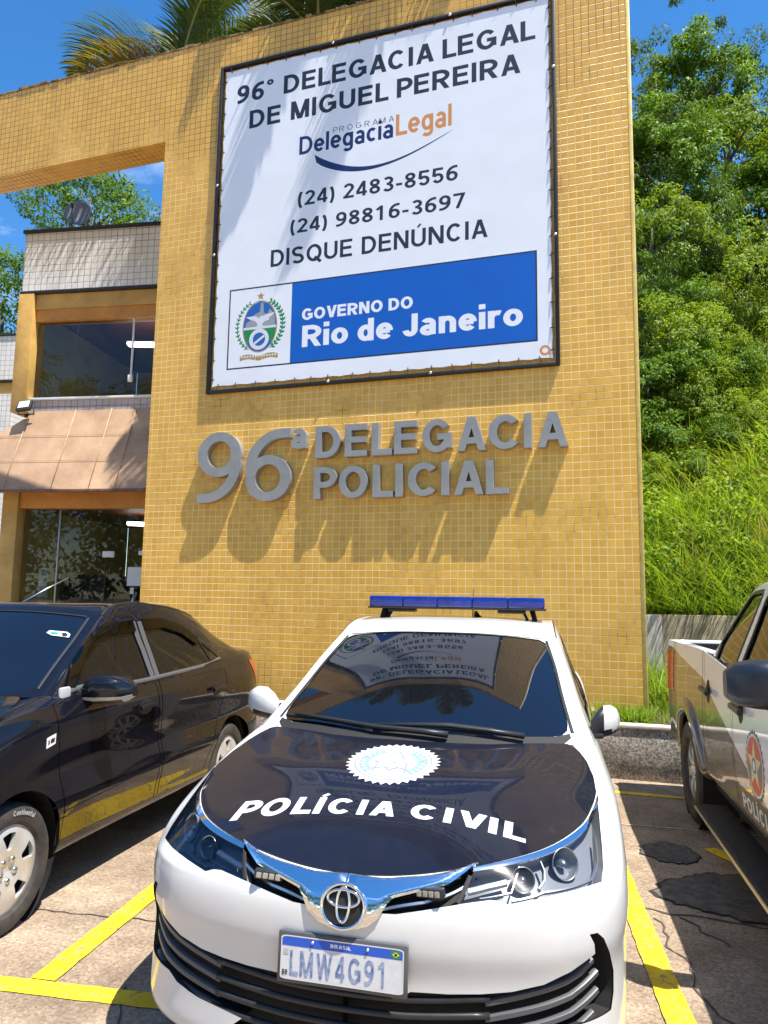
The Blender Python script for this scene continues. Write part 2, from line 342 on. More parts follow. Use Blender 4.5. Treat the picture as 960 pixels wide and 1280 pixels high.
def stroke_poly(pts, t):
    pts = [np.array(p, float) for p in pts]; pts = [p for i, p in enumerate(pts) if i == 0 or np.hypot(*(p-pts[i-1])) > 1e-5]; closed = len(pts) > 5 and np.hypot(*(pts[0]-pts[-1])) < 1e-6; h = t/2
    if closed: pts = pts[:-1]
    n = len(pts); Lp = []; Rp = []
    for i in range(n):
        a = pts[i-1] if (i > 0 or closed) else None; b = pts[(i+1) % n] if (i < n-1 or closed) else None
        d1 = (pts[i]-a)/max(1e-9, np.hypot(*(pts[i]-a))) if a is not None else None; d2 = (b-pts[i])/max(1e-9, np.hypot(*(b-pts[i]))) if b is not None else None
        if d1 is None: d1 = d2
        if d2 is None: d2 = d1
        n1 = np.array([-d1[1], d1[0]]); n2 = np.array([-d2[1], d2[0]]); m = n1+n2; m = m/max(1e-6, np.hypot(*m)); k = h/max(.35, m@n1)
        Lp.append(pts[i]+m*k); Rp.append(pts[i]-m*k)
    if closed: return [(Lp, Rp)]
    return [(Lp+Rp[::-1], None)]
def ch_mesh(ch, t):
    """union of a letter's strokes -> 2-D triangulation"""
    base = ACC.get(ch, ch); S, w = glyph(base, t); polys = []
    if ch in ACC: cx = w/2; S = S+[[(cx-.05, 1.07), (cx+.10, 1.25)]]
    for si, s in enumerate(S):
        tt = t*.6 if ch == '°' or (ch in ACC and si == len(S)-1) else t
        for a, b in stroke_poly(s, tt):
            if b is None: polys.append((a, None))
            else: polys.append((a, b))
    co = []; ed = []
    for a, b in polys:
        for pl in (a, b):
            if pl is None: continue
            k = len(co); n = len(pl); co += [Vector((float(p[0]), float(p[1]))) for p in pl]; ed += [(k+i, k+(i+1) % n) for i in range(n)]
    if not co: return None, None, w
    clipb = base in 'ABDEFHIKLMNPRTUVWXYZ147'
    if clipb:
        k = len(co); co += [Vector(p) for p in ((-.01, 0), (w+.01, 0), (w+.01, 1), (-.01, 1))]; ed += [(k, k+1), (k+1, k+2), (k+2, k+3), (k+3, k)]
    r = delaunay_2d_cdt(co, ed, [], 0, 1e-6); V = np.array([v[:] for v in r[0]]); T = np.array([f for f in r[2]], int)
    cen = V[T].mean(1); keep = np.zeros(len(T), bool)
    for a, b in polys:
        if b is None: keep |= pip(cen, a)
        else: keep |= pip(cen, a) ^ pip(cen, b)
    if clipb: keep &= ((cen[:, 1] > 0) & (cen[:, 1] < 1) & (cen[:, 0] > -.01) & (cen[:, 0] < w+.01)) | (cen[:, 1] > 1.03)*(ch in ACC)
    T = T[keep]; q = V[T]; ar = (q[:, 1, 0]-q[:, 0, 0])*(q[:, 2, 1]-q[:, 0, 1])-(q[:, 1, 1]-q[:, 0, 1])*(q[:, 2, 0]-q[:, 0, 0])
    T = T[np.abs(ar) > 1e-10]; ar = ar[np.abs(ar) > 1e-10]; T[ar < 0] = T[ar < 0][:, ::-1]
    return V, T, w
_gl = {}
def text2d(s, t=.2, gap=.12, space=.34):
    """whole line laid out, capital height 1, starting at x=0 -> V, T, width"""
    VV = []; TT = []; x = 0; b = 0
    for ch in s:
        if ch == ' ': x += space; continue
        key = (ch, t)
        if key not in _gl: _gl[key] = ch_mesh(ch, t)
        V, T, w = _gl[key]
        if V is not None: VV.append(V+np.array([x, 0])); TT.append(T+b); b += len(V)
        g = gap*(.45 if ch in 'AVLP' else 1)
        x += w+g
    return np.concatenate(VV), np.concatenate(TT), x-gap
def text_plane(name, s, x0, x1, z0, h, y, m, parent, t=.2, gap=.12, space=.34, d=None):
    """a line of lettering on a plane facing -y, stretched to the measured width"""
    V, T, w = text2d(s, t, gap, space); sx = (x1-x0)/w
    if ' ' in s.strip():             # one object per word
        x = 0
        for i, wd in enumerate(s.split(' ')):
            Vw, Tw, ww = text2d(wd, t, gap, space); o = text_plane(name, wd, x0+x*sx, x0+(x+ww)*sx, z0, h, y, m, parent, t, gap, space, d)
            last = wd[-1]; x += ww+gap*(.45 if last in 'AVLP' else 1)+space
        return o
    fn = lambda P, dd: np.stack([x0+P[:, 0]*sx, np.full(len(P), y+dd), z0+P[:, 1]*h], 1)
    VV, FF = extrude2d(V, T, fn, 0.0, d)
    return mesh_obj(name, VV, FF, m, parent)
# ================================================================== the ground
def ground_mat():
    m = bpy.data.materials.new('worn concrete'); m.use_nodes = True; N, L = nodes(m); p = N['Principled BSDF']
    tc = N.new('ShaderNodeTexCoord')
    def noise(s, d=6, r=.65, src=None):
        n = N.new('ShaderNodeTexNoise'); n.inputs['Scale'].default_value = s; n.inputs['Detail'].default_value = d; n.inputs['Roughness'].default_value = r
        L.new(src or tc.outputs['Object'], n.inputs['Vector']); return n.outputs['Fac']
    def ramp(f, a, b, ca, cb):
        r = N.new('ShaderNodeValToRGB'); e = r.color_ramp.elements; e[0].position = a; e[1].position = b; e[0].color = (*ca, 1); e[1].color = (*cb, 1); L.new(f, r.inputs[0]); return r.outputs[0]
    def mix(a, b, f, mode='MIX'):
        x = N.new('ShaderNodeMix'); x.data_type = 'RGBA'; x.blend_type = mode; L.new(a, x.inputs['A']); L.new(b, x.inputs['B'])
        if hasattr(f, 'links'): L.new(f, x.inputs['Factor'])
        else: x.inputs['Factor'].default_value = f
        return x.outputs['Result']
    big = ramp(noise(.7, 8), .35, .66, (.30, .24, .18), (.475, .40, .315))
    mid = ramp(noise(3.2, 9, .72), .38, .64, (.52, .47, .44), (1.08, 1.04, 1.0))
    c = mix(big, mid, .75, 'MULTIPLY')
    fine = ramp(noise(55, 5, .75), .36, .62, (.55, .5, .46), (1.22, 1.2, 1.16))
    c = mix(c, fine, .8, 'MULTIPLY')
    vo = N.new('ShaderNodeTexVoronoi'); vo.inputs['Scale'].default_value = 95; L.new(tc.outputs['Object'], vo.inputs['Vector'])
    ag = ramp(vo.outputs['Color'], .12, .75, (.45, .43, .42), (1.18, 1.15, 1.1))
    c = mix(c, ag, .45, 'MULTIPLY')
    st = ramp(noise(1.9, 10, .8), .60, .72, (1, 1, 1), (.42, .38, .36))
    c = mix(c, st, .7, 'MULTIPLY')
    L.new(c, p.inputs['Base Color']); p.inputs['Roughness'].default_value = .88; p.inputs['Specular IOR Level'].default_value = .3
    b = N.new('ShaderNodeBump'); b.inputs['Distance'].default_value = .004; b.inputs['Strength'].default_value = .9; L.new(noise(70, 6, .8), b.inputs['Height']); L.new(b.outputs[0], p.inputs['Normal'])
    return m
MG = ground_mat()
def sheet(name, pts, z, m, ground=True):
    V, T = cdt([pts]); VV, FF = extrude2d(V, T, lambda P, d: np.stack([P[:, 0], P[:, 1], np.full(len(P), d)], 1), z)
    o = mesh_obj(name, VV, FF, m)
    return struct(o) if ground else o
sheet('ground', [(-300, -300), (300, -300), (300, 300), (-300, 300)], 0.0, MG)

def paint_mat():
    m = bpy.data.materials.new('yellow road paint'); m.use_nodes = True; N, L = nodes(m); p = N['Principled BSDF']
    tc = N.new('ShaderNodeTexCoord'); n = N.new('ShaderNodeTexNoise'); n.inputs['Scale'].default_value = 26; n.inputs['Detail'].default_value = 9; n.inputs['Roughness'].default_value = .78
    L.new(tc.outputs['Object'], n.inputs['Vector']); r = N.new('ShaderNodeValToRGB'); r.color_ramp.elements[0].position = .39; r.color_ramp.elements[1].position = .47
    r.color_ramp.elements[0].color = (.30, .22, .12, 1); r.color_ramp.elements[1].color = (.86, .58, .012, 1); L.new(n.outputs['Fac'], r.inputs[0])
    n2 = N.new('ShaderNodeTexNoise'); n2.inputs['Scale'].default_value = 3; n2.inputs['Detail'].default_value = 6; L.new(tc.outputs['Object'], n2.inputs['Vector'])
    r2 = N.new('ShaderNodeValToRGB'); r2.color_ramp.elements[0].position = .3; r2.color_ramp.elements[0].color = (.72, .68, .6, 1); r2.color_ramp.elements[1].position = .6; L.new(n2.outputs['Fac'], r2.inputs[0])
    mx = N.new('ShaderNodeMix'); mx.data_type = 'RGBA'; mx.blend_type = 'MULTIPLY'; mx.inputs['Factor'].default_value = 1; L.new(r.outputs[0], mx.inputs['A']); L.new(r2.outputs[0], mx.inputs['B'])
    L.new(mx.outputs['Result'], p.inputs['Base Color']); p.inputs['Roughness'].default_value = .7
    b = N.new('ShaderNodeBump'); b.inputs['Distance'].default_value = .003; L.new(n.outputs['Fac'], b.inputs['Height']); L.new(b.outputs[0], p.inputs['Normal'])
    return m
MYEL = paint_mat()
def line(pts, w, z=.004, name='parking_line'):
    """painted strip along pts with slightly ragged edges"""
    pts = [np.array(p, float) for p in pts]; A = []; B = []
    for p, q in zip(pts[:-1], pts[1:]):
        d = q-p; L_ = np.hypot(*d); d /= L_; nn = np.array([-d[1], d[0]]); k = max(2, int(L_/.06))
        for i in range(k+1):
            c = p+d*L_*i/k; A.append(c+nn*(w/2+random.uniform(-.003, .003))); B.append(c-nn*(w/2+random.uniform(-.003, .003)))
    return sheet(name, A+B[::-1], z, MYEL)
line([(-12, -6.55), (-2.67, -5.150), (-.05, -4.757), (4, -4.15)], .105, .004)
line([(-2.56, -5.08), (-2.93, -2.2), (-2.98, -1.75)], .115, .008)
line([(-.02, -4.70), (-.21, -3.36), (-.52, -1.05)], .115, .008)
line([(2.55, -4.30), (2.05, -.95)], .115, .008)
line([(-9, -1.15), (-.1, -1.017), (6, -.93)], .085, .004)
line([(-5.3, -5.5), (-5.7, -1.2)], .115, .008)
# the bay number strokes left of the police car and the mark under the pickup
line([(-2.66, -3.63), (-2.42, -3.14), (-2.28, -3.16)], .05, .012, 'bay_marking')
line([(-2.44, -3.42), (-2.30, -3.60)], .09, .012, 'bay_marking')
line([(.30, -2.30), (.52, -2.62)], .10, .006, 'bay_marking')

MASPH = mat('dark tar patch', (.13, .115, .10), .85, var=.6, vscale=14, bump=.012, bscale=70, col2=(.045, .04, .036), detail=9); MRIM = mat('tar rim', (.028, .025, .022), .9)
def blob(cx, cy, rx, ry, rot, n=46, rough=.2, seed=1):
    rnd = random.Random(seed); ph = [(rnd.uniform(0, 6.28), rnd.choice((2, 3, 4, 5, 7, 9, 13)), rnd.uniform(.3, 1)) for _ in range(7)]; P = []
    for i in range(int(n*1.5)):
        a = 2*math.pi*i/int(n*1.5); k = 1+rough*sum(w*math.sin(f*a+p)/f**.6 for p, f, w in ph)/2
        k += rnd.uniform(-.06, .06); x, y = rx*k*math.cos(a), ry*k*math.sin(a); P.append((cx+x*math.cos(rot)-y*math.sin(rot), cy+x*math.sin(rot)+y*math.cos(rot)))
    return P
for (cx, cy, rx, ry, ro, rg, sd_) in ((.34, -3.10, .36, .34, .5, .30, 4), (.04, -2.48, .17, .20, .2, .24, 9)):
    P = blob(cx, cy, rx, ry, ro, rough=rg, seed=sd_); sheet('tar_patch', [(cx+(x-cx)*1.05, cy+(y-cy)*1.05+.006) for x, y in P], .004, MRIM); sheet('tar_patch', P, .0075, MASPH)
MJOINT = mat('dark crack', (.06, .05, .045), .9); MJL = mat('pale joint', (.5, .46, .40), .9, var=.3, vscale=20)
def crack(p, q, w, m, z, jit=.02, seed=1):
    rnd = random.Random(seed); p, q = np.array(p, float), np.array(q, float); d = q-p; L_ = np.hypot(*d); d /= L_; nn = np.array([-d[1], d[0]]); k = int(L_/.05); A = []; B = []; off = 0
    for i in range(k+1):
        off = off*.8+rnd.uniform(-jit, jit); c = p+d*L_*i/k+nn*off; ww = w*rnd.uniform(.4, 1.2); A.append(c+nn*ww/2); B.append(c-nn*ww/2)
    sheet('ground_crack', A+B[::-1], z, m)
crack((-.28, -1.95), (.9, -1.86), .022, MJL, .004, .005, 2)
crack((-.2, -3.42), (.55, -3.52), .020, MJOINT, .0035, .02, 3); crack((.02, -3.50), (.20, -3.78), .014, MJOINT, .0042, .03, 5)
crack((-3.6, -4.62), (-2.1, -4.40), .010, MJOINT, .0035, .012, 6); crack((-2.2, -5.0), (-1.9, -5.5), .010, MJOINT, .0038, .012, 8)
crack((-.1, -3.55), (.2, -4.7), .012, MJOINT, .0036, .03, 11)

# ================================================================== granite planter in front of the wall, soil, lawn
def granite_mat():
    m = bpy.data.materials.new('speckled granite'); m.use_nodes = True; N, L = nodes(m); p = N['Principled BSDF']
    tc = N.new('ShaderNodeTexCoord'); v = N.new('ShaderNodeTexVoronoi'); v.inputs['Scale'].default_value = 70; L.new(tc.outputs['Object'], v.inputs['Vector'])
    r = N.new('ShaderNodeValToRGB'); e = r.color_ramp.elements; e[0].position = .25; e[0].color = (.19, .175, .155, 1); e[1].position = .8; e[1].color = (.56, .51, .44, 1); L.new(v.outputs['Color'], r.inputs[0])
    n = N.new('ShaderNodeTexNoise'); n.inputs['Scale'].default_value = 3; n.inputs['Detail'].default_value = 8; L.new(tc.outputs['Object'], n.inputs['Vector'])
    r2 = N.new('ShaderNodeValToRGB'); r2.color_ramp.elements[0].position = .3; r2.color_ramp.elements[0].color = (.45, .43, .4, 1); r2.color_ramp.elements[1].position = .6; L.new(n.outputs['Fac'], r2.inputs[0])
    mx = N.new('ShaderNodeMix'); mx.data_type = 'RGBA'; mx.blend_type = 'MULTIPLY'; mx.inputs['Factor'].default_value = 1; L.new(r.outputs[0], mx.inputs['A']); L.new(r2.outputs[0], mx.inputs['B'])
    L.new(mx.outputs['Result'], p.inputs['Base Color']); p.inputs['Roughness'].default_value = .6
    return m
MGRAN = granite_mat(); MCAP = mat('pale stone coping', (.56, .51, .43), .75, var=.3, vscale=7, bump=.003, bscale=50)
pl = thing('stone_planter', 'low speckled granite planter wall with pale coping at the foot of the yellow tiled wall', 'planter', (0, -.52, 0))
MB().box(-9.6, 8, 0, .09, 0, .455, .004).build('facing', MGRAN, pl, angle=30)
MB().box(-9.6, 8, -.012, .13, .458, .492, .006).build('coping', MCAP, pl, angle=30)
MSOIL = mat('damp soil', (.07, .045, .028), .95, var=.4, vscale=8, bump=.02, bscale=20)
struct(MB().box(-9.6, 8, -.38, 2.7, .02, .445).build('planter_soil', MSOIL))

# ================================================================== yellow tiled portal
PITCH = .0818
TY1, TY2, TG = (.80, .455, .075), (.71, .38, .055), (.84, .62, .27)
MT_F = tile_mat('ochre mosaic front', TY1, TY2, TG, PITCH, 'xz', top=9.05, off=(0, -.541))
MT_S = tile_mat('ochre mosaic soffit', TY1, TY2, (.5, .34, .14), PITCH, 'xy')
MT_E = tile_mat('ochre mosaic side', TY1, TY2, TG, PITCH, 'yz', off=(0, -.541))
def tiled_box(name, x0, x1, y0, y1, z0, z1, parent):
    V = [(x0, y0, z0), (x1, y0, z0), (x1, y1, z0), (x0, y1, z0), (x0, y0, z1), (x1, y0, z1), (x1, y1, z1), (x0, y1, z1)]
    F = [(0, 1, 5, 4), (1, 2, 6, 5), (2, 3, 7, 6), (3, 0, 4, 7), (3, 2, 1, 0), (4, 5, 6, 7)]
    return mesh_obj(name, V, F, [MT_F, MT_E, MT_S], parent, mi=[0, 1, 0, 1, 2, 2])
TOP = 9.03
portal = thing('tiled_portal_wall', 'tall ochre mosaic tiled wall with a long beam running left, carrying the sign and steel letters', 'wall', (0, 0, 0))
tiled_box('wall_panel', -5.945, -.022, 0, .38, .30, TOP, portal)
tiled_box('beam', -13.6, -5.945, 0, .38, 7.715, TOP, portal)
tiled_box('pier', -13.9, -13.6, 0, .38, 0, TOP, portal)
MTRIM = mat('pale yellow edge trim', (.72, .52, .14), .45, var=.3, vscale=5)
MB().box(-.022, .022, -.004, .384, .30, TOP, .008).build('edge_trim', MTRIM, portal, angle=30)
def dirt_cap():
    m = mat('mossy coping', (.36, .24, .10), .95, var=.8, vscale=5.5, col2=(.035, .028, .02), bump=.012, bscale=30, detail=8); return m
MDIRT = dirt_cap()
mb = MB(); x = -13.9; rnd = random.Random(3)
while x < .02:      # crumbling top course
    w = rnd.uniform(.06, .16); mb.box(x, min(.022, x+w), -.006-rnd.uniform(0, .012), .39, TOP+.001, TOP+rnd.uniform(.012, .05), .005); x += w+rnd.choice((0, 0, 0, .01))
mb.build('coping', MDIRT, portal)

# ================================================================== the big sign
sign = thing('sign_board', 'large white printed sign in a black frame at the top of the ochre tiled wall', 'sign', (0, 0, 0))
SX0, SX1, SZ0, SZ1 = -5.105, -.775, 4.122, 8.575
MFR = mat('black frame', (.012, .011, .011), .5, var=.3, vscale=6); MVIN = mat('white vinyl', (.78, .805, .845), .36, bump=.012, bscale=.9, var=.03, vscale=2)
mb = MB(); fw_ = .042
mb.box(SX0, SX0+fw_, -.055, -.004, SZ0, SZ1, .006); mb.box(SX1-fw_, SX1, -.055, -.004, SZ0, SZ1, .006)
mb.box(SX0+fw_, SX1-fw_, -.054, -.004, SZ0, SZ0+fw_, .006); mb.box(SX0+fw_, SX1-fw_, -.054, -.004, SZ1-fw_, SZ1, .006)
mb.build('frame', MFR, sign, angle=30)
# vinyl sheet, scalloped slightly between its lashings
V = []; F = []; nx, nz = 90, 90; vx0, vx1, vz0, vz1 = SX0+.075, SX1-.07, SZ0+.085, SZ1-.075
def scal(t, n): return .012*abs(math.sin(math.pi*t*n))**.7
for j in range(nz+1):
    for i in range(nx+1):
        u, v = i/nx, j/nz
        xx = vx0+(vx1-vx0)*u; zz = vz0+(vz1-vz0)*v
        e = lambda q: max(0, 1-q*14)
        xx += scal(v, 17)*e(u)-scal(v, 17)*e(1-u); zz += scal(u, 17)*e(v)-scal(u, 17)*e(1-v)
        yy = -.0355
        V.append((xx, yy, zz))
for j in range(nz):
    for i in range(nx): a = j*(nx+1)+i; F.append((a, a+1, a+nx+2, a+nx+1))
mesh_obj('vinyl', V, F, MVIN, sign, smooth=True)
def lash(p, q): mb = MB(); mb.tube([p, q], .0055, 5); mb.build('lashing', MFR, sign)
for k in range(17):
    t = (k+.5+rnd.uniform(-.15, .15))/17
    xx = vx0+(vx1-vx0)*t; zz = vz0+(vz1-vz0)*t; d = rnd.uniform(-.02, .02)
    lash((xx, -.034, vz0+.035), (xx+d, -.058, SZ0+.05)); lash((xx, -.034, vz1-.035), (xx+d, -.058, SZ1-.05))
    lash((vx0+.03, -.034, zz), (SX0+.05, -.058, zz+d)); lash((vx1-.03, -.034, zz), (SX1-.05, -.058, zz+d))
MBOLT = mat('galvanised bolt', (.75, .74, .72), .35, 1.0)
for (bx, bz) in ((SX0+.03, 6.9), (SX0+.03, 5.95), (SX1-.03, 7.6), (SX1-.03, 5.6), (-3.45, SZ0+.03), (-2.2, SZ0+.03), (-3.5, SZ1-.03), (-2.0, SZ1-.03)):
    mb = MB(); mb.lathe([(.0, -.012), (.012, -.011), (.018, -.004), (.018, 0)], 12, 'y', Matrix.Translation((bx, -.056, bz))); mb.build('bolt', MBOLT, sign, smooth=True)
MINK = mat('black print', (.018, .022, .032), .45); MNAVY = mat('navy print', (.010, .022, .11), .4); MORA = mat('orange print', (.62, .26, .07), .45)
MBLUE = mat('blue print', (.003, .105, .48), .38, var=.06, vscale=3); MWHT = mat('white print', (.78, .79, .83), .4); MGREY = mat('grey print', (.16, .17, .2), .45)
YT = -.0359
def line_on_sign(s, x0, x1, z0, h, m, t, gap=.13, space=.36, y=YT): return text_plane('lettering', s, x0, x1, z0, h, y, m, sign, t, gap, space)
line_on_sign('96° DELEGACIA LEGAL', -4.845, -1.0, 8.006, .252, MINK, .185)
line_on_sign('DE MIGUEL PEREIRA', -4.652, -1.172, 7.622, .250, MINK, .185)
line_on_sign('PROGRAMA', -3.475, -2.706, 7.330, .074, MGREY, .12, .42)
line_on_sign('Delegacia', -3.928, -2.69, 7.122, .243, MNAVY, .165, .085)
line_on_sign('Legal', -2.660, -1.975, 7.132, .275, MORA, .165, .085)
line_on_sign('(24) 2483-8556', -3.926, -1.9, 6.437, .190, MINK, .165, .13)
line_on_sign('(24) 98816-3697', -4.017, -1.814, 6.087, .184, MINK, .165, .13)
line_on_sign('DISQUE DENÚNCIA', -4.272, -1.57, 5.688, .222, MINK, .165)
# swoosh under the logo
up = [(-3.72, 7.09)]+[(-3.72+(1.77)*t, 7.09-.30*math.sin(math.pi*t**.9)*(1-.15*t)+(-.01)*t) for t in np.linspace(.04, .97, 26)]+[(-1.945, 7.085)]
lo = [(-3.69+(1.74)*t, 6.978-.235*math.sin(math.pi*t**.8)*(1-.1*t)+.10*t**3) for t in np.linspace(.97, 0, 26)]
V, T = cdt([up+lo]); flat = lambda P, d: np.stack([P[:, 0], np.full(len(P), d), P[:, 1]], 1)
VV, FF = extrude2d(V, T, flat, YT); mesh_obj('swoosh', VV, FF, MNAVY, sign)
def rect(x0, x1, z0, z1): return [(x0, z0), (x1, z0), (x1, z1), (x0, z1)]
def flatmesh(name, polys, m, y, holes=(), parent=None):
    V, T = cdt(polys, holes); VV, FF = extrude2d(V, T, flat, y); return mesh_obj(name, VV, FF, m, parent or sign)
BX0, BX1, BZ0, BZ1, BXM = -4.832, -1.008, 4.412, 5.455, -3.965
flatmesh('band_outline', [rect(BX0, BX1, BZ0, BZ1)], MINK, YT, [rect(BX0+.018, BX1-.018, BZ0+.018, BZ1-.018)])
flatmesh('blue_band', [rect(BXM, BX1-.018, BZ0+.018, BZ1-.018)], MBLUE, YT)
line_on_sign('GOVERNO DO', -3.822, -2.424, 4.948, .148, MWHT, .215, .10, .3, YT-.0003)
line_on_sign('Rio de Janeiro', -3.812, -1.166, 4.610, .270, MWHT, .205, .075, .26, YT-.0003)
ring = lambda cx, cz, rx, rz, n=40: [(cx+rx*math.cos(2*math.pi*i/n), cz+rz*math.sin(2*math.pi*i/n)) for i in range(n)]
flatmesh('printer_mark', [ring(-.932, 4.302, .058, .058), [(-.915, 4.285), (-.885, 4.24), (-.872, 4.262), (-.90, 4.30)]], MORA, YT, [ring(-.932, 4.302, .031, .031)])
# state coat of arms
CR = thing('crest', '', '', (0, 0, 0)); del CR['label']; del CR['category']; CR.parent = sign
MGRN = mat('green print', (.012, .23, .06), .45); MGOLD = mat('gold print', (.40, .26, .06), .45); MGR2 = mat('mountain grey print', (.30, .31, .33), .45); MBL2 = mat('shield blue print', (.012, .11, .42), .45); MSIL = mat('pale print', (.66, .68, .72), .45)
ocx, ocz, orx, orz = -4.390, 4.935, .238, .335
ov = ring(ocx, ocz, orx, orz, 48)
flatmesh('shield_rim', [ov], MGOLD, YT, [ring(ocx, ocz, orx-.014, orz-.014, 48)], CR)
inn = ring(ocx, ocz, orx-.014, orz-.014, 64)
clip = lambda z0, z1: [p for p in inn if z0 <= p[1] <= z1]
def band(z0, z1):
    L_, R_ = [], []
    for k in range(13):
        z = z0+(z1-z0)*k/12; q = max(0, 1-((z-ocz)/(orz-.014))**2)**.5*(orx-.014); L_.append((ocx-q, z)); R_.append((ocx+q, z))
    return R_+L_[::-1]
flatmesh('shield_sky', [band(ocz+.0, ocz+orz-.0145)], MBL2, YT, parent=CR)
flatmesh('shield_field', [band(ocz-.19, ocz-.032)], MGRN, YT, parent=CR); flatmesh('shield_sea', [band(ocz-orz+.0145, ocz-.192)], MBL2, YT, parent=CR)
flatmesh('shield_line', [band(ocz-.031, ocz-.001)], MSIL, YT, parent=CR)
flatmesh('mountain', [[(ocx-.20, ocz+.001), (ocx+.21, ocz+.001), (ocx+.2, ocz+.13), (ocx+.13, ocz+.22), (ocx+.10, ocz+.15), (ocx+.05, ocz+.17), (ocx+.04, ocz+.30), (ocx+.005, ocz+.305), (ocx-.005, ocz+.19), (ocx-.08, ocz+.16), (ocx-.13, ocz+.09), (ocx-.19, ocz+.06)]], MGR2, YT-.0003, parent=CR)
flatmesh('eagle', [[(ocx-.20, ocz+.135), (ocx-.08, ocz+.14), (ocx-.03, ocz+.12), (ocx-.01, ocz+.10), (ocx+.005, ocz+.135), (ocx+.04, ocz+.13), (ocx+.10, ocz+.15), (ocx+.20, ocz+.165), (ocx+.17, ocz+.13), (ocx+.12, ocz+.10), (ocx+.13, ocz+.075), (ocx+.07, ocz+.06), (ocx+.03, ocz+.03), (ocx+.05, ocz-.005), (ocx-.05, ocz-.005), (ocx-.03, ocz+.03), (ocx-.07, ocz+.075), (ocx-.13, ocz+.095)]], MSIL, YT-.0006, parent=CR)
flatmesh('seal_ring', [ring(ocx-.005, ocz-.165, .135, .135)], MSIL, YT-.0006, [ring(ocx-.005, ocz-.165, .085, .085)], CR)
flatmesh('seal_disc', [ring(ocx-.005, ocz-.165, .084, .084)], MBL2, YT-.0006, parent=CR)
flatmesh('seal_sash', [[(ocx-.075, ocz-.205), (ocx+.055, ocz-.115), (ocx+.072, ocz-.14), (ocx-.06, ocz-.23)]], MSIL, YT-.0009, parent=CR)
star = lambda cx, cz, r0, r1, n=5, ph=90: [(cx+(r0 if i % 2 == 0 else r1)*math.cos(R(ph+180*i/n)), cz+(r0 if i % 2 == 0 else r1)*math.sin(R(ph+180*i/n))) for i in range(2*n)]
flatmesh('star', [star(ocx, 5.325, .058, .024)], MGOLD, YT, parent=CR)
lv = []
for sgn, col in ((-1, 0), (1, 1)):
    for k in range(14):
        a = R(-58+118*k/13); bx, bz = ocx+sgn*(orx+.075)*math.cos(a), ocz+.01+(orz+.0)*math.sin(a); d = R(90)+a if sgn > 0 else R(90)-a+0
        for sd in (-1, 1):
            q = a+R(90)+sd*.7; dx, dz = sgn*math.cos(q), math.sin(q); ln = .060 if sgn > 0 else .048; px_, pz_ = -dz, dx; wd = .016 if sgn > 0 else .010
            lv.append([(bx, bz), (bx+dx*ln*.5+px_*wd, bz+dz*ln*.5+pz_*wd), (bx+dx*ln, bz+dz*ln), (bx+dx*ln*.5-px_*wd, bz+dz*ln*.5-pz_*wd)])
flatmesh('laurel', lv[:28], MGRN, YT, parent=CR); flatmesh('laurel', lv[28:], MGRN, YT, parent=CR)
st = []
for sgn in (-1, 1):
    P = [(ocx+sgn*(orx+.075)*math.cos(R(a)), ocz+.01+orz*math.sin(R(a))) for a in np.linspace(-62, 62, 24)]
    st.append(stroke_poly(P, .011)[0][0])
[flatmesh('laurel_stem', [q], MGRN, YT-.0003, parent=CR) for q in st]
rb = lambda x0, x1, a: [(x0+(x1-x0)*t, 4.532+a*math.sin(math.pi*t)+.035) for t in np.linspace(0, 1, 8)]+[(x0+(x1-x0)*t, 4.532+a*math.sin(math.pi*t)-.025) for t in np.linspace(1, 0, 8)]
flatmesh('ribbon', [rb(-4.65, -4.44, .02), rb(-4.435, -4.345, -.01), rb(-4.34, -4.13, .02)], MGOLD, YT, parent=CR)
mbp = []
for i in range(13):
    x = -4.63+i*.038; mbp.append(rect(x, x+.022, 4.545, 4.57))
flatmesh('ribbon_lettering', mbp, MSIL, YT-.0003, parent=CR)

# ================================================================== standing steel letters: every letter its own thing
MSTEEL = mat('brushed steel face', (.38, .365, .34), .42, 0.5, var=.14, vscale=5, bump=.0006, bscale=160)
LN = 'steel letters of the station name'
def steel(ch, x0, w, z0, h, t, what, w_gl=None):
    V, T, gw = ch_mesh(ch, t); U = V[np.unique(T)]; V = np.clip(V, U.min(0), U.max(0)); sx = w/(V[:, 0].max()-V[:, 0].min()); vx = V[:, 0].min()
    vz0, vz1 = V[:, 1].min(), V[:, 1].max(); sz = h/(vz1-vz0)
    fn = lambda P, d: np.stack([(P[:, 0]-vx)*sx, np.full(len(P), d), (P[:, 1]-vz0)*sz], 1)
    VV, FF = extrude2d(V, T, fn, -.102, -.002); o = mesh_obj('steel_letter' if ch.isalpha() else 'steel_numeral', VV, FF, MSTEEL, angle=35, smooth=True)
    o.location = (x0, 0, z0); tag(o, what, 'letter' if ch.isalpha() else 'numeral', LN); return o
steel('9', -5.145, .60, 2.735, .87, .128, 'large steel numeral 9 standing off the tiled wall at the start of the station name')
steel('6', -4.475, .60, 2.735, .87, .128, 'large steel numeral 6 beside the large 9 on the tiled wall')
steel('a', -3.885, .195, 3.345, .245, .22, 'small raised steel letter a after the numerals 96 on the tiled wall')
def steel_row(word, x0, x1, z0, h, t, wts, labels):
    V, T, tot = text2d(word, t, .15); sx = (x1-x0)/tot; x = 0
    for i, ch in enumerate(word):
        gw = glyph(ch, t)[1]; gap = .15*(.45 if ch in 'AVLP' else 1)
        steel(ch, x0+x*sx, gw*sx, z0, h, t, labels[i]); x += gw+gap
up_l = ['steel letter D beginning the upper word on the tiled wall', 'steel letter E right after the D of the upper word', 'steel letter L between the two Es of the upper word', 'steel letter E between L and G in the upper word', 'steel letter G in the middle of the upper word',
        'steel letter A between G and C of the upper word', 'steel letter C after the first A of the upper word', 'steel letter I before the last A of the upper word', 'steel letter A ending the upper word, rightmost of all the steel letters']
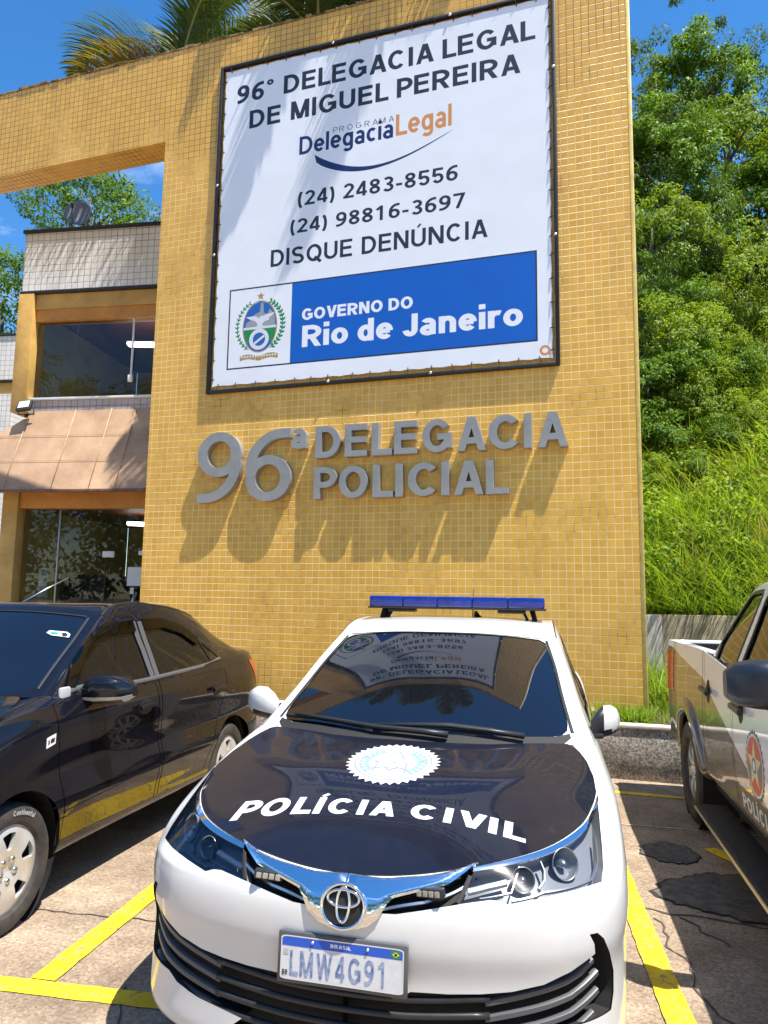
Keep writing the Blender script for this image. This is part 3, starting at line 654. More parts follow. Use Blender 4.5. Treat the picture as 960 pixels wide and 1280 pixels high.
lo_l = ['steel letter P beginning the lower word on the tiled wall', 'steel letter O after the P of the lower word', 'steel letter L after the O of the lower word', 'steel letter I before the C of the lower word', 'steel letter C in the lower word below the G',
        'steel letter I after the C of the lower word', 'steel letter A near the end of the lower word', 'steel letter L ending the lower word']
steel_row('DELEGACIA', -3.572, -.735, 3.225, .375, .185, None, up_l)
steel_row('POLICIAL', -3.578, -1.36, 2.742, .372, .185, None, lo_l)
# ================================================================== hill, retaining wall, vegetation
def smooth(a, b, x): t = np.clip((x-a)/(b-a), 0, 1); return t*t*(3-2*t)
def hill_h(x, y):
    x = np.asarray(x, float); y = np.asarray(y, float)
    d = y-2.78
    h = 1.44+np.where(d < 13, .86*d, .86*13+.45*(d-13)-.0*d); h = np.where(d > 30, .86*13+.45*17+1.44, h)
    h = h+.22*np.sin(x*.9+y*.7)*smooth(0, 3, d)+.12*np.sin(x*2.3-y*1.9)*smooth(0, 2, d)
    k = smooth(-4.5, -1.2, x); return np.where(d < 0, .40, .02+(h-.02)*k)
MSLOPE = mat('leafy soil of the slope', (.04, .045, .018), .95, var=.6, vscale=3, bump=.05, bscale=9, col2=(.016, .014, .008))
nx, ny = 90, 90; X = np.linspace(-5, 45, nx+1); Y = 2.785+np.linspace(0, 1, ny+1)**1.6*50
XX, YY = np.meshgrid(X, Y); ZZ = hill_h(XX, YY); ii = np.arange(nx*ny); jj, kk = ii//nx, ii % nx; a = jj*(nx+1)+kk
struct(big_mesh('hillside', np.stack([XX.ravel(), YY.ravel(), ZZ.ravel()], 1), np.stack([a, a+1, a+nx+2, a+nx+1], 1), MSLOPE, smooth=True))

MRET = mat('stained concrete', (.60, .48, .32), .9, var=.7, vscale=2.6, col2=(.16, .125, .085), bump=.003, bscale=14, detail=9)
rw = thing('retaining_wall', 'stained concrete retaining wall holding back the grassy bank behind the right end of the tiled wall', 'wall', (0, 2.6, 0))
MB().box(-1.2, 14, 0, .18, .1, 1.46, .01).build('wall_panel', MRET, rw, angle=30)
MB().box(-.12, .30, -.06, -.003, .1, 1.45, .01).build('pilaster', mat('pale render', (.55, .52, .46), .9, var=.5, vscale=3, col2=(.25, .22, .18)), rw, angle=30)
MB().box(.31, 1.2, -.22, -.003, .1, .74, .01).build('step_block', MRET, rw, angle=30)

def leaves(P, Nrm, L_, W_, rnd, droop=0.0, bend=.25):
    """rhombic folded leaves at points P facing Nrm -> V, F (2 quads... one kite of two triangles kept as quad)"""
    n = len(P); a = rnd.normal(size=(n, 3)); Nrm = Nrm/np.linalg.norm(Nrm, axis=1, keepdims=True)
    d = a-(a*Nrm).sum(1, keepdims=True)*Nrm; d[:, 2] -= droop; d /= np.linalg.norm(d, axis=1, keepdims=True)
    w = np.cross(Nrm, d); w /= np.linalg.norm(w, axis=1, keepdims=True)
    L_ = L_*rnd.uniform(.65, 1.25, (n, 1)); W_ = W_*rnd.uniform(.7, 1.2, (n, 1))
    p0 = P; p2 = P+d*L_-Nrm*L_*bend*.5; m = P+d*L_*.45+Nrm*L_*.06
    V = np.stack([p0, m+w*W_*.5, p2, m-w*W_*.5], 1).reshape(-1, 3); F = np.arange(4*n).reshape(n, 4); return V, F
def crown_pts(rnd, nclump, nleaf, rx, rz, rc, shell=.55, lump=.35):
    """leaf positions gathered in clumps through an uneven volume"""
    out = []; nr = []
    lobes = rnd.normal(size=(7, 3)); lobes /= np.linalg.norm(lobes, axis=1, keepdims=True); am = rnd.uniform(-lump, lump, 7)
    for k in range(nclump):
        d = rnd.normal(size=3); d /= np.linalg.norm(d); s = 1+sum(a*max(0, d@l)**3 for a, l in zip(am, lobes))
        r = rnd.uniform(shell, 1.0)**.7*s; c = d*r*np.array([rx, rx, rz]); q = rc*rnd.uniform(.6, 1.3)
        m = rnd.poisson(nleaf); v = rnd.normal(size=(m, 3)); v /= np.linalg.norm(v, axis=1, keepdims=True); v *= rnd.uniform(.25, 1, (m, 1))**.5
        out.append(c+v*q*np.array([1, 1, .62])); nr.append(v*.5+d*.45+np.array([0, 0, .75])+rnd.normal(size=(m, 3))*.35)
    return np.concatenate(out), np.concatenate(nr)
MBARK = mat('grey bark', (.12, .095, .07), .9, var=.5, vscale=9, bump=.02, bscale=25)
ML1 = leaf_mat('bright foliage', (.125, .225, .02), (.036, .095, .011), .30)
ML2 = leaf_mat('yellow green foliage', (.21, .30, .026), (.055, .12, .012), .34)
ML3 = leaf_mat('dark foliage', (.07, .125, .02), (.018, .045, .010), .28)
ML4 = leaf_mat('fresh grass', (.23, .34, .035), (.055, .125, .012), .36, 1.1)
def tree_proto(name, seed, H, rx, rz, nclump, nleaf, rc, L_, W_, lm, droop=0., shell=.5, lump=.4, trunk=.12):
    rnd = np.random.default_rng(seed); P, Nn = crown_pts(rnd, nclump, nleaf, rx, rz, rc, shell, lump); P = P+np.array([0, 0, H])
    V, F = leaves(P, Nn, L_, W_, rnd, droop)
    root = thing(name, '', '', (0, 0, 0)); big_mesh('crown', V, F, lm, root)
    mb = MB(); mb.tube([(0, 0, -.5), (.04*H*.3, .03, H*.35), (-.03, .05, H*.75), (.02, 0, H+rz*.3)], [trunk, trunk*.8, trunk*.55, trunk*.2], 7)
    for k in range(7):
        a = k*2.4+seed; z0 = H*(.45+.07*k); e = Vector((math.cos(a)*rx*.75, math.sin(a)*rx*.75, z0+rz*.55)); mb.tube([(0, 0, z0), (e.x*.5, e.y*.5, z0+rz*.35), e], [trunk*.4, trunk*.25, trunk*.08], 5)
    mb.build('trunk', MBARK, root, smooth=True); return root
used_proto = {}
def plant(proto, label, cat, group, loc, rz=0, s=1.0, name=None):
    if proto.name not in used_proto: used_proto[proto.name] = 1; r = proto
    else:
        r = proto.copy(); C.objects.link(r)
        for ch in proto.children:
            c = ch.copy(); C.objects.link(c); c.parent = r
    r.location = loc; r.rotation_euler = (0, 0, rz); r.scale = (s, s, s*1.0); r['label'] = label; r['category'] = cat; r['group'] = group
    return r
def at_px(px, py, Z): return EYE+ray(px, py)*Z
TB = tree_proto('broadleaf_tree', 11, 3.2, 1.75, 2.0, 92, 105, .36, .145, .072, ML1, .3, .45, .7)
TY = tree_proto('yellow_green_tree', 23, 2.6, 1.5, 1.5, 76, 115, .34, .115, .05, ML2, .5, .35, .7)
TD = tree_proto('dark_tree', 31, 3.6, 1.6, 2.3, 95, 100, .34, .125, .05, ML3, .4, .4, .7)
TF = tree_proto('feathery_tree', 47, 3.4, 1.15, 2.6, 120, 60, .36, .16, .032, ML1, 1.2, .3, .4, .05)
TS = tree_proto('slope_shrub', 53, .9, .95, .85, 52, 110, .26, .085, .036, ML2, .3, .3, .5, .05)
TG = tree_proto('green_shrub', 59, .8, .9, .8, 52, 110, .26, .09, .04, ML1, .4, .3, .5, .05)
GT = 'trees on the slope right of the tiled wall'; GS = 'shrubs on the slope right of the tiled wall'
# (prototype, crown centre in the photograph, distance, scale, label)
FOR = [
 (TB, 866, 118, 21.5, 1.0, 'broad leaved tree whose crown tops the slope against the sky'),
 (TD, 962, 150, 22.5, 1.1, 'dark dense tree on the skyline at the right edge'),
 (TD, 800, 150, 20.5, .95, 'dark tree on the skyline just past the edge of the tiled wall'),
 (TY, 910, 190, 20.0, 1.0, 'yellow green tree below the skyline, right of the broad leaved tree'),
 (TB, 826, 215, 18.8, .95, 'broad leaved tree high on the slope beside the tiled wall'),
 (TF, 872, 262, 17.8, .85, 'tall feathery bright green tree in the middle of the slope'),
 (TB, 950, 275, 18.5, 1.0, 'broad leaved tree at the right edge, halfway up the slope'),
 (TY, 815, 305, 17.0, .9, 'yellow green tree next to the tiled wall, halfway up the slope'),
 (TD, 905, 340, 17.5, .8, 'dark tree over the shadowed hollow on the slope'),
 (TY, 938, 348, 16.3, .85, 'yellow green tree leaning over the shadowed hollow'),
 (TF, 812, 372, 16.0, .62, 'feathery tree hard against the tiled wall below the yellow green one'),
 (TD, 770, 300, 19.0, 1.0, 'dark tree mostly hidden behind the tiled wall'),
 (TB, 1010, 200, 21.0, 1.1, 'broad leaved tree just outside the right edge'),
 (TD, 1080, 190, 22.0, 1.2, 'dark tree well outside the right edge, high on the slope'),
 (TY, 1060, 330, 18.5, 1.1, 'yellow green tree outside the right edge, halfway up the slope'),
 (TB, 1150, 280, 20.0, 1.2, 'broad leaved tree far outside the right edge'),
 (TF, 1000, 380, 16.5, .8, 'feathery tree outside the right edge, low on the slope'),
]
for pr, px, py, Z, s, lab in FOR:
    p = at_px(px, py, Z); H = dict([(TB, 3.2), (TY, 2.6), (TD, 3.6), (TF, 3.4)])[pr]*s
    plant(pr, lab, 'tree', GT, (p.x, p.y, p.z-H), random.uniform(0, 6), s)
SH = [
 (TS, 836, 432, 14.3, .95, 'rounded yellow green shrub beside the tiled wall at the top of the grass'),
 (TG, 812, 480, 13.7, .9, 'green shrub against the tiled wall below the rounded yellow green one'),
 (TG, 862, 470, 14.0, .8, 'green shrub in the middle of the slope above the grass'),
 (TS, 925, 400, 15.4, .8, 'yellow green shrub under the leaning tree'),
 (TS, 890, 505, 13.4, .75, 'yellow green shrub with grass growing through it in the middle of the bank'),
 (TG, 822, 545, 12.9, .75, 'green shrub low on the bank beside the tiled wall'),
 (TS, 950, 455, 14.2, .8, 'yellow green shrub at the right edge above the grass'),
 (TG, 850, 395, 15.5, .9, 'green shrub at the foot of the feathery tree'),
 (TG, 905, 552, 12.7, .55, 'low green shrub in the long grass in the middle of the bank'),
 (TS, 944, 528, 13.1, .6, 'yellow green shrub in the grass at the right edge, halfway up the bank'),
 (TG, 868, 590, 12.2, .42, 'small green shrub in the long grass, nearest the retaining wall'),
 (TS, 856, 508, 13.5, .6, 'yellow green shrub between the middle shrubs of the bank'),
 (TG, 918, 470, 14.0, .7, 'green shrub above the grass at the right of the bank'),
 (TS, 878, 428, 14.8, .8, 'yellow green shrub at the foot of the trees in the middle of the slope'),
 (TS, 806, 600, 12.3, .5, 'small shrub at the edge of the tiled wall in the long grass'),
]
for pr, px, py, Z, s, lab in SH:
    p = at_px(px, py, Z); plant(pr, lab, 'shrub', GS, (p.x, p.y, p.z-.85*s), random.uniform(0, 6), s)

def grass(name, n, fx, h0, h1, w, seed, m, label, lean=.5):
    rnd = np.random.default_rng(seed); P = fx(rnd, n); n = len(P); a = rnd.uniform(0, 6.28, n); h = rnd.uniform(h0, h1, n)*rnd.uniform(.6, 1, n); l = h*rnd.uniform(.1, lean*1.6, n); ww = w*rnd.uniform(.6, 1.3, n)
    D = np.stack([np.cos(a), np.sin(a), np.zeros(n)], 1); S = np.stack([-np.sin(a+.6), np.cos(a+.6), np.zeros(n)], 1); V = []
    for t, k in ((0, 1.), (.4, .95), (.75, .65), (1., .08)):
        c = P+D*(l*t**2)[:, None]; c[:, 2] += h*(t-.32*t*t*(l/h)); V += [c-S*(ww*k/2)[:, None], c+S*(ww*k/2)[:, None]]
    V = np.stack(V, 1).reshape(-1, 3); b = np.arange(n)*8; F = np.concatenate([np.stack([b+2*i, b+2*i+1, b+2*i+3, b+2*i+2], 1) for i in range(3)])
    return stuff(big_mesh(name, V, F, m), label, 'grass')
def f_bank(rnd, n):
    m = n//34; x = rnd.uniform(-.7, 6.5, m); y = 2.82+rnd.uniform(0, 1, m)**1.1*5.4; k = rnd.integers(0, m, n); sp = rnd.uniform(.05, .16, m)[k]
    x = x[k]+rnd.normal(size=n)*sp; y = np.maximum(2.8, y[k]+rnd.normal(size=n)*sp); return np.stack([x, y, hill_h(x, y)-.02], 1)
grass('tall_grass', 30000, f_bank, .30, 1.10, .021, 5, ML4, 'long bright grass covering the bank above the retaining wall', .8)
rnd = np.random.default_rng(77); P = []; Q = []
for k in range(230):
    x, y = rnd.uniform(-.6, 6.5), 2.85+rnd.uniform(0, 1)**.8*5.6; r = rnd.uniform(.16, .42); m = int(60+r*260); v = rnd.normal(size=(m, 3)); v /= np.linalg.norm(v, axis=1, keepdims=True); v *= rnd.uniform(.3, 1, (m, 1))**.5
    P.append(v*r*np.array([1, 1, .9])+np.array([x, y, float(hill_h(x, y))+r*rnd.uniform(.6, 1.5)])); Q.append(v*.5+np.array([0, -.2, .8])+rnd.normal(size=(m, 3))*.4)
V, F = leaves(np.concatenate(P), np.concatenate(Q), .095, .045, rnd, .3); stuff(big_mesh('leafy_weeds', V, F, leaf_mat('lime weed leaves', (.27, .38, .03), (.08, .17, .014), .38, 1.0)), 'bright lime leafy weeds growing all over the grassy bank', 'weeds')
def f_strip(rnd, n):
    x = np.concatenate([rnd.uniform(.03, 4.5, n//2), rnd.uniform(-1.25, .03, n-n//2)]); y = np.where(x > .03, rnd.uniform(-.36, 2.35, n), rnd.uniform(-.36, -.03, n)); return np.stack([x, y, np.full(n, .44)], 1)
grass('dry_grass', 3500, f_bank, .4, 1.15, .016, 15, leaf_mat('straw grass', (.48, .42, .16), (.30, .26, .08), .3, 2.), 'straw coloured stems standing among the long green grass', .5)
def f_edge(rnd, n): x = rnd.uniform(-.2, 6, n); return np.stack([x, 2.72+rnd.uniform(0, .2, n), np.full(n, 1.42)], 1)
grass('overhanging_grass', 3200, f_edge, .25, .6, .016, 17, ML4, 'grass hanging over the top of the concrete retaining wall', 1.1)
grass('planter_grass', 9000, f_strip, .06, .26, .010, 6, ML4, 'short green grass growing in the stone planter', .5)
def f_weed(rnd, n):
    c = rnd.uniform([.05, .6], [1.6, 2.4], (24, 2)); q = c[rnd.integers(0, 24, n)]+rnd.normal(size=(n, 2))*.09; return np.stack([q[:, 0], q[:, 1], np.full(n, .44)], 1)
grass('tall_weeds', 1500, f_weed, .3, .85, .014, 9, ML4, 'taller weeds in front of the concrete retaining wall', .6)

# ------------------------------------------------------------------ palms behind the wall
MPALM = leaf_mat('palm leaflet', (.075, .115, .022), (.030, .055, .012), .25); MPALM2 = leaf_mat('yellowing palm leaflet', (.26, .19, .05), (.09, .09, .02), .3)
MRACH = mat('palm rib', (.30, .26, .09), .5)
def frond(root, az, el, length, droop, seed, old=False):
    rnd = np.random.default_rng(seed); n = 15; P = []; p = np.array([0., 0, 0]); e = el
    for i in range(n+1):
        P.append(p.copy()); dirv = np.array([math.cos(az)*math.cos(e), math.sin(az)*math.cos(e), math.sin(e)]); p = p+dirv*length/n; e -= droop/n*(.5+1.2*i/n)
    P = np.array(P); mb = MB(); mb.tube(P, [.020*(1-.85*i/n)+.003 for i in range(n+1)], 6)
    fr = mb.build('frond', MRACH, root, smooth=True); V = []; F = []
    m = 92
    for i in range(m):
        t = .10+.89*i/m; k = t*n; j = min(n-1, int(k)); c = P[j]+(P[j+1]-P[j])*(k-j); ax = (P[j+1]-P[j]); ax /= np.linalg.norm(ax); side = np.cross(ax, [0, 0, 1.]); side /= np.linalg.norm(side); up = np.cross(side, ax)
        L_ = length*.30*(math.sin(math.pi*min(1, t*.86+.14))**.7)*rnd.uniform(.85, 1.1)
        for s in (-1, 1):
            d = side*s*.78+ax*.52+up*.30+rnd.normal(size=3)*.07; d /= np.linalg.norm(d); q = c.copy(); b = len(V); w = .036
            for z in range(4):
                u = z/3; ww = w*(1-.9*u**2); nrm = up*.9+side*s*.3; sd = np.cross(d, nrm); sd /= np.linalg.norm(sd); V += [q-sd*ww/2, q+sd*ww/2]; q = q+d*L_/3; d = d+np.array([0, 0, -.30]); d /= np.linalg.norm(d)
            for z in range(3): F.append((b+2*z, b+2*z+1, b+2*z+3, b+2*z+2))
    big_mesh('leaflets', V, F, MPALM2 if old else MPALM, fr)
def palm(loc, label, fr, seed):
    r = thing('palm_tree', label, 'palm', (loc[0], loc[1], 0), 0, 'palms behind the tiled wall'); z = loc[2]
    mb = MB(); mb.tube([(0, 0, 0), (.04, .02, z*.5), (0, 0, z-.3), (0, 0, z)], [.14, .11, .09, .07], 10); mb.build('trunk', MBARK, r, smooth=True)
    e = bpy.data.objects.new('crown', None); C.objects.link(e); e.parent = r; e.location = (0, 0, z)
    for k, (az, el, ln, dr, old) in enumerate(fr): frond(e, R(az), R(el), ln, R(dr), seed*20+k, old)
palm((-7.05, 1.75, 10.25), 'palm behind the joint of beam and wall, fronds arching left of the sign',
     [(180, 60, 2.9, 128, 0), (188, 36, 2.3, 112, 1), (172, 46, 2.0, 90, 0), (10, 72, 2.2, 60, 0), (-30, 70, 2.1, 95, 0), (60, 50, 2.3, 100, 0), (100, 55, 2.4, 90, 0), (0, 30, 1.9, 50, 0), (85, 75, 2.2, 60, 0), (140, 70, 2.6, 100, 0), (110, 72, 2.5, 80, 1)], 1)
palm((-4.15, .95, 9.55), 'palm behind the wall above the sign, only its frond tips in view',
     [(185, 30, 1.6, 70, 0), (165, 55, 1.8, 90, 0), (230, 42, 1.7, 95, 0), (290, 42, 1.8, 100, 0), (320, 50, 1.9, 90, 0), (10, 30, 1.9, 80, 0), (70, 50, 1.8, 90, 0), (120, 45, 1.9, 90, 0), (-10, 65, 1.8, 60, 0)], 2)
palm((-2.75, 1.0, 9.7), 'palm behind the wall towards the middle of the sign, above the picture',
     [(200, 40, 1.9, 95, 0), (235, 45, 1.9, 100, 0), (285, 50, 2.0, 100, 0), (315, 45, 1.9, 95, 0), (0, 40, 1.9, 90, 0), (90, 50, 2, 90, 0), (150, 50, 2, 90, 0)], 3)
# trees beyond the building
TL = tree_proto('roadside_tree', 71, 5.2, 2.3, 1.9, 150, 62, .42, .15, .07, ML1, .4, .4, .6, .16)
for px, py, Z, s, lab in ((112, 266, 19.0, .78, 'leafy tree rising behind the building roof and the satellite dish'), (2, 398, 20.0, .95, 'leafy tree behind the low white annex at the left edge')):
    p = at_px(px, py, Z); plant(TL, lab, 'tree', 'trees beyond the building', (p.x, p.y, p.z-5.2*s), random.uniform(0, 6), s)

# ================================================================== the station building behind, left
MWT = tile_mat('white tile', (.80, .79, .77), (.74, .73, .71), (.36, .34, .32), .112, 'xz', .005, .3, dirt=(.16, .14, .12))
MWT2 = tile_mat('pinkish tile', (.58, .47, .42), (.52, .42, .38), (.25, .2, .18), .112, 'xz', .005, .35)
MYW = mat('ochre paint', (.60, .36, .095), .6, var=.25, vscale=2.5, bump=.004, bscale=30); MOR = mat('orange paint', (.58, .25, .045), .55, var=.2, vscale=3)
MDRK = mat('dark metal', (.02, .018, .016), .5); MWPAINT = mat('white metal', (.75, .74, .72), .4, var=.12, vscale=6)
def glass_mat(name, tint, ior=1.5, rough=.01):
    m = bpy.data.materials.new(name); m.use_nodes = True; N, L = nodes(m); N.remove(N['Principled BSDF'])
    t = N.new('ShaderNodeBsdfTransparent'); t.inputs[0].default_value = (*tint, 1); g = N.new('ShaderNodeBsdfGlossy'); g.inputs['Roughness'].default_value = rough
    f = N.new('ShaderNodeFresnel'); f.inputs[0].default_value = ior; x = N.new('ShaderNodeMixShader'); L.new(f.outputs[0], x.inputs[0]); L.new(t.outputs[0], x.inputs[1]); L.new(g.outputs[0], x.inputs[2]); L.new(x.outputs[0], N['Material Output'].inputs[0]); return m
MGLS = glass_mat('window glass', (.88, .90, .87), 1.36)
bd = thing('station_building', 'two storey ochre building with white tiled parapet and glazed entrance behind the tiled wall', 'building', (-6.9, 2.0, 0), R(9.2))
S1 = 4.2
MB().box(-2.93, S1, 0, .25, 6.705, 7.74).build('parapet', MWT, bd)
MB().box(-2.97, S1, -.04, .29, 7.742, 7.80, .008).build('parapet_cap', MDRK, bd, angle=30)
MB().box(-2.95, S1, -.02, .25, 6.66, 6.703, .004).build('drip_edge', MDRK, bd, angle=30)
MB().box(-2.68, S1, .05, .3, 6.42, 6.658).build('lintel', MYW, bd); MB().box(-2.68, S1, .075, .3, 6.195, 6.418).build('lower_lintel', MOR, bd)
MB().box(-2.68, S1, .045, .07, 6.40, 6.425).build('lintel_rail', MYW, bd)
for nm, z0, z1 in (('upper_column', 4.6, 6.66), ('lower_column', 0, 3.3)): MB().box(-2.965, -2.683, -.02, .34, z0, z1, .01).build(nm, MYW, bd, angle=30)
MB().box(-2.68, S1, .03, .24, 4.805, 4.85, .005).build('sill', MWPAINT, bd, angle=30); MB().box(-2.68, S1, .06, .24, 4.60, 4.803).build('tile_band', MWT2, bd)
uw = MB().box(-2.66, S1, .15, .158, 4.85, 6.195).build('upper_window', MGLS, bd)
MB().box(-.935, -.905, .12, .148, 5.20, 6.19, .004).build('glazing_bar', MWPAINT, uw, angle=30); MB().box(-.965, -.88, .10, .148, 5.10, 5.22, .012).build('glass_clamp', MWPAINT, uw, angle=30)
MB().box(-1.93, -1.92, .140, .148, 4.86, 6.19).build('pane_joint', MGLS, uw)
MB().box(-2.68, S1, .02, .3, 2.99, 3.6, .01).build('entrance_lintel', MOR, bd, angle=30)
dw = MB().box(-2.66, S1, .15, .158, 0.05, 2.985).build('entrance_glazing', MGLS, bd)
MB().box(-2.03, -2.005, .135, .148, .05, 2.98, .003).build('glazing_bar', mat('pale aluminium', (.4, .42, .4), .35, .7), dw, angle=30)
MB().box(-1.175, -1.165, .14, .149, .05, 2.2).build('pane_joint', MDRK, dw)
MB().box(-1.22, -1.02, .11, .148, 2.20, 2.30, .01).build('door_hinge', MWPAINT, dw, angle=30)
MB().box(-.60, -.40, .11, .148, 2.24, 2.31, .01).build('door_hinge', MWPAINT, dw, angle=30)
mb = MB(); mb.tube([(-.62, .08, 1.0), (-.62, .04, 1.1), (-.62, .04, 1.5), (-.62, .08, 1.62)], .014, 8); mb.build('door_handle', MBOLT, dw, smooth=True)
MROOM = mat('olive room wall', (.42, .35, .12), .8, var=.2, vscale=2); MCEIL = mat('red brown ceiling', (.16, .045, .02), .6, var=.3, vscale=5); MDK2 = mat('dark furniture', (.015, .014, .013), .5)
MB().box(-2.68, S1, 3.6, 3.7, 0, 7.5).build('back_wall', MROOM, bd); MB().box(-2.80, -2.69, .345, 3.6, 0, 7.5).build('side_wall', MROOM, bd)
MB().box(-2.69, S1, .3, 3.6, 3.02, 4.6).build('floor_slab', MCEIL, bd); MB().box(-2.9, S1, .26, 3.6, 6.42, 6.7).build('roof_slab', MCEIL, bd); MB().box(-2.69, S1, .3, 3.6, 0, .05).build('ground_floor', MDK2, bd)
MB().box(-2.6, -1.75, 1.2, 2.6, .05, 1.95).build('counter', MDK2, bd); MB().box(-.75, -.62, 1.4, 1.6, .05, 3.0).build('inner_post', MYW, bd); MB().box(-1.45, -.76, 2.6, 2.7, .05, 3.0).build('inner_partition', mat('brown partition', (.09, .035, .015), .6), bd)
MTUBE = mat('fluorescent fitting', (.85, .85, .82), .4, emit=((1, .98, .92), 4.0))
def tube_light(x0, y0, x1, y1, z):
    r = Vector((x1-x0, y1-y0, 0)); a = math.atan2(r.y, r.x); M = Matrix.Translation((x0, y0, z)) @ Matrix.Rotation(a, 4, 'Z'); mb = MB(); mb.box(0, r.length, -.07, .07, -.06, 0, .01, M); mb.build('ceiling_light', MTUBE, bd, angle=30)
tube_light(-1.35, .75, -.25, .95, 6.02); tube_light(-1.25, .9, -.35, 1.3, 2.86); 
pp = mat('paper notice', (.72, .72, .70), .7, var=.1, vscale=20)
MB().box(-.78, -.55, .138, .146, 1.75, 2.05).build('notice', pp, dw); MB().box(-.72, -.66, .138, .146, 1.62, 1.72).build('notice', pp, dw); MB().box(-2.35, -2.17, .165, .172, 1.55, 2.02).build('notice', mat('faded notice', (.32, .34, .34), .7, var=.3, vscale=12), dw)
MB().box(-1.6, S1, .25, 3.9, 6.705, 6.9).build('roof', MCAP, bd)
# awning
def awning_mat():
    m = mat('weathered brown awning', (.52, .34, .205), .65, var=.4, vscale=1.7, col2=(.32, .20, .12), bump=.006, bscale=9, detail=8); return m
MAWN = awning_mat(); awn = thing('entrance_awning', 'sloping weathered brown awning with pale seams over the entrance', 'awning', (-6.9, 2.0, 0), R(9.2))
z_t, z_b, y_t, y_b = 4.615, 3.215, .02, -.52
V = [(-2.5, y_t, z_t), (S1, y_t, z_t), (S1, y_b, z_b), (-4.3, y_b, z_b), (-2.5, y_t, z_t-.03), (S1, y_t, z_t-.03), (S1, y_b, z_b-.03), (-4.3, y_b, z_b-.03), (-4.3, .02, z_b+.3), (-4.3, .02, z_b)]
mesh_obj('canopy', V, [(3, 2, 1, 0), (4, 5, 6, 7), (2, 3, 7, 6), (0, 8, 3), (4, 7, 9)], MAWN, awn)
MSEAM = mat('pale awning seam', (.50, .345, .215), .6, var=.3, vscale=6)
def aw(s, t): return Vector((s, y_t+(y_b-y_t)*t-.012, z_t+(z_b-z_t)*t+.010))
for k, s in enumerate((-3.42, -2.60, -1.78, -1.15, -.72, -.1, .6, 1.3, 2.0)):
    t0 = 0 if s > -2.45 else min(.95, (-2.45-s)/1.8+.03)
    mb = MB(); mb.tube([aw(s+.38*t0, t0), aw(s+.0, 1.0)] if False else [aw(s, t0), aw(s-.0, .995)], .007, 6); mb.build('seam', MSEAM, awn, smooth=True)
for t in (.34, .66):
    mb = MB(); mb.tube([aw(-2.5-1.8*t+.1, t), aw(S1, t)], .003, 5); mb.build('lap_joint', MSEAM, awn, smooth=True)
MB().box(-4.3, S1, y_b-.02, y_b+.004, z_b-.05, z_b-.0, .004).build('edge_bar', mat('rusty edge', (.20, .09, .05), .7, var=.4, vscale=9), awn, angle=30)
# flood lamp
BM = Matrix.Translation((-6.9, 2.0, 0)) @ Matrix.Rotation(R(9.2), 4, 'Z')
def bpt(s, y, z): return BM @ Vector((s, y, z))
fl = thing('floodlight', 'small black square floodlight on the upper left end of the awning', 'floodlight', bpt(-2.60, -.16, 4.50), R(9.2)); T_ = Matrix.Translation((0, -.02, .17)) @ Matrix.Rotation(R(-28), 4, 'X') @ Matrix.Rotation(R(-8), 4, 'Y')
MB().box(-.125, .125, 0, .05, -.105, .105, .012, T_).build('housing', MDRK, fl, angle=30); MB().box(-.095, .095, -.008, -.002, -.06, .085, .003, T_).build('lens', mat('lamp lens', (.6, .6, .55), .25, var=.1, vscale=20), fl)
mb = MB(); mb.tube([(-.14, .02, .17), (-.14, .06, .03), (.14, .06, .03), (.14, .02, .17)], .01, 6); mb.tube([(0, .06, .03), (0, .06, -.02)], .03, 8); mb.build('bracket', MDRK, fl, smooth=True)
# dish
di = thing('satellite_dish', 'grey satellite dish on the building roof in front of a leafy tree', 'satellite dish', bpt(-2.55, 1.0, 7.6)); MDSH = mat('grey dish', (.17, .165, .16), .5, var=.15, vscale=9)
D_ = Matrix.Translation((0, -.1, .98)) @ Vector((0, 0, 1)).rotation_difference(Vector((.34, -.93, .10))).to_matrix().to_4x4()
mb = MB(); mb.lathe([(0, 0), (.08, .004), (.16, .018), (.225, .04), (.245, .052), (.25, .050), (.225, .034), (.16, .010), (.08, -.006), (0, -.01)], 36, 'z', D_); mb.build('reflector', MDSH, di, smooth=True)
mb = MB(); mb.tube([(0, .03, -.9), (0, .03, .8), (0, -.08, .96)], .022, 8); mb.build('mast', MDRK, di, smooth=True)
mb = MB(); mb.tube([D_ @ Vector((0, -.24, .05)), D_ @ Vector((0, -.05, .28))], .008, 6); mb.tube([D_ @ Vector((0, -.06, .27)), D_ @ Vector((0, -.0, .33))], .022, 8); mb.build('feed_arm', MDRK, di, smooth=True)
# annex on the far left and the tank tower
ax = thing('annex', 'low white tiled annex with an ochre band at the far left edge', 'building', bpt(-5.2, 3.0, 0), R(9.2))
MB().box(-8, 0, 0, 3, 6.17, 7.15).build('upper_wall', MWT, ax); MB().box(-8, .02, -.03, 3, 7.152, 7.2, .005).build('cap', MDRK, ax, angle=30); MB().box(-8, .01, -.03, 3, 6.12, 6.168, .004).build('drip_edge', MDRK, ax, angle=30); MB().box(-8, 0, .04, 3, 5.86, 6.118).build('band', MYW, ax); MB().box(-8, 0, 0, 3, 0, 5.858).build('lower_wall', MWT, ax)
tw = thing('tank_tower', 'slim pale tiled tower standing behind the wall between the palms', 'tower', (-6.55, 3.9, 0), R(12))
MB().box(-.34, .34, -.3, .4, 0, 13.6).build('shaft', tile_mat('tower tile', (.52, .50, .47), (.47, .45, .42), (.3, .29, .27), .11, 'xz', .005), tw)

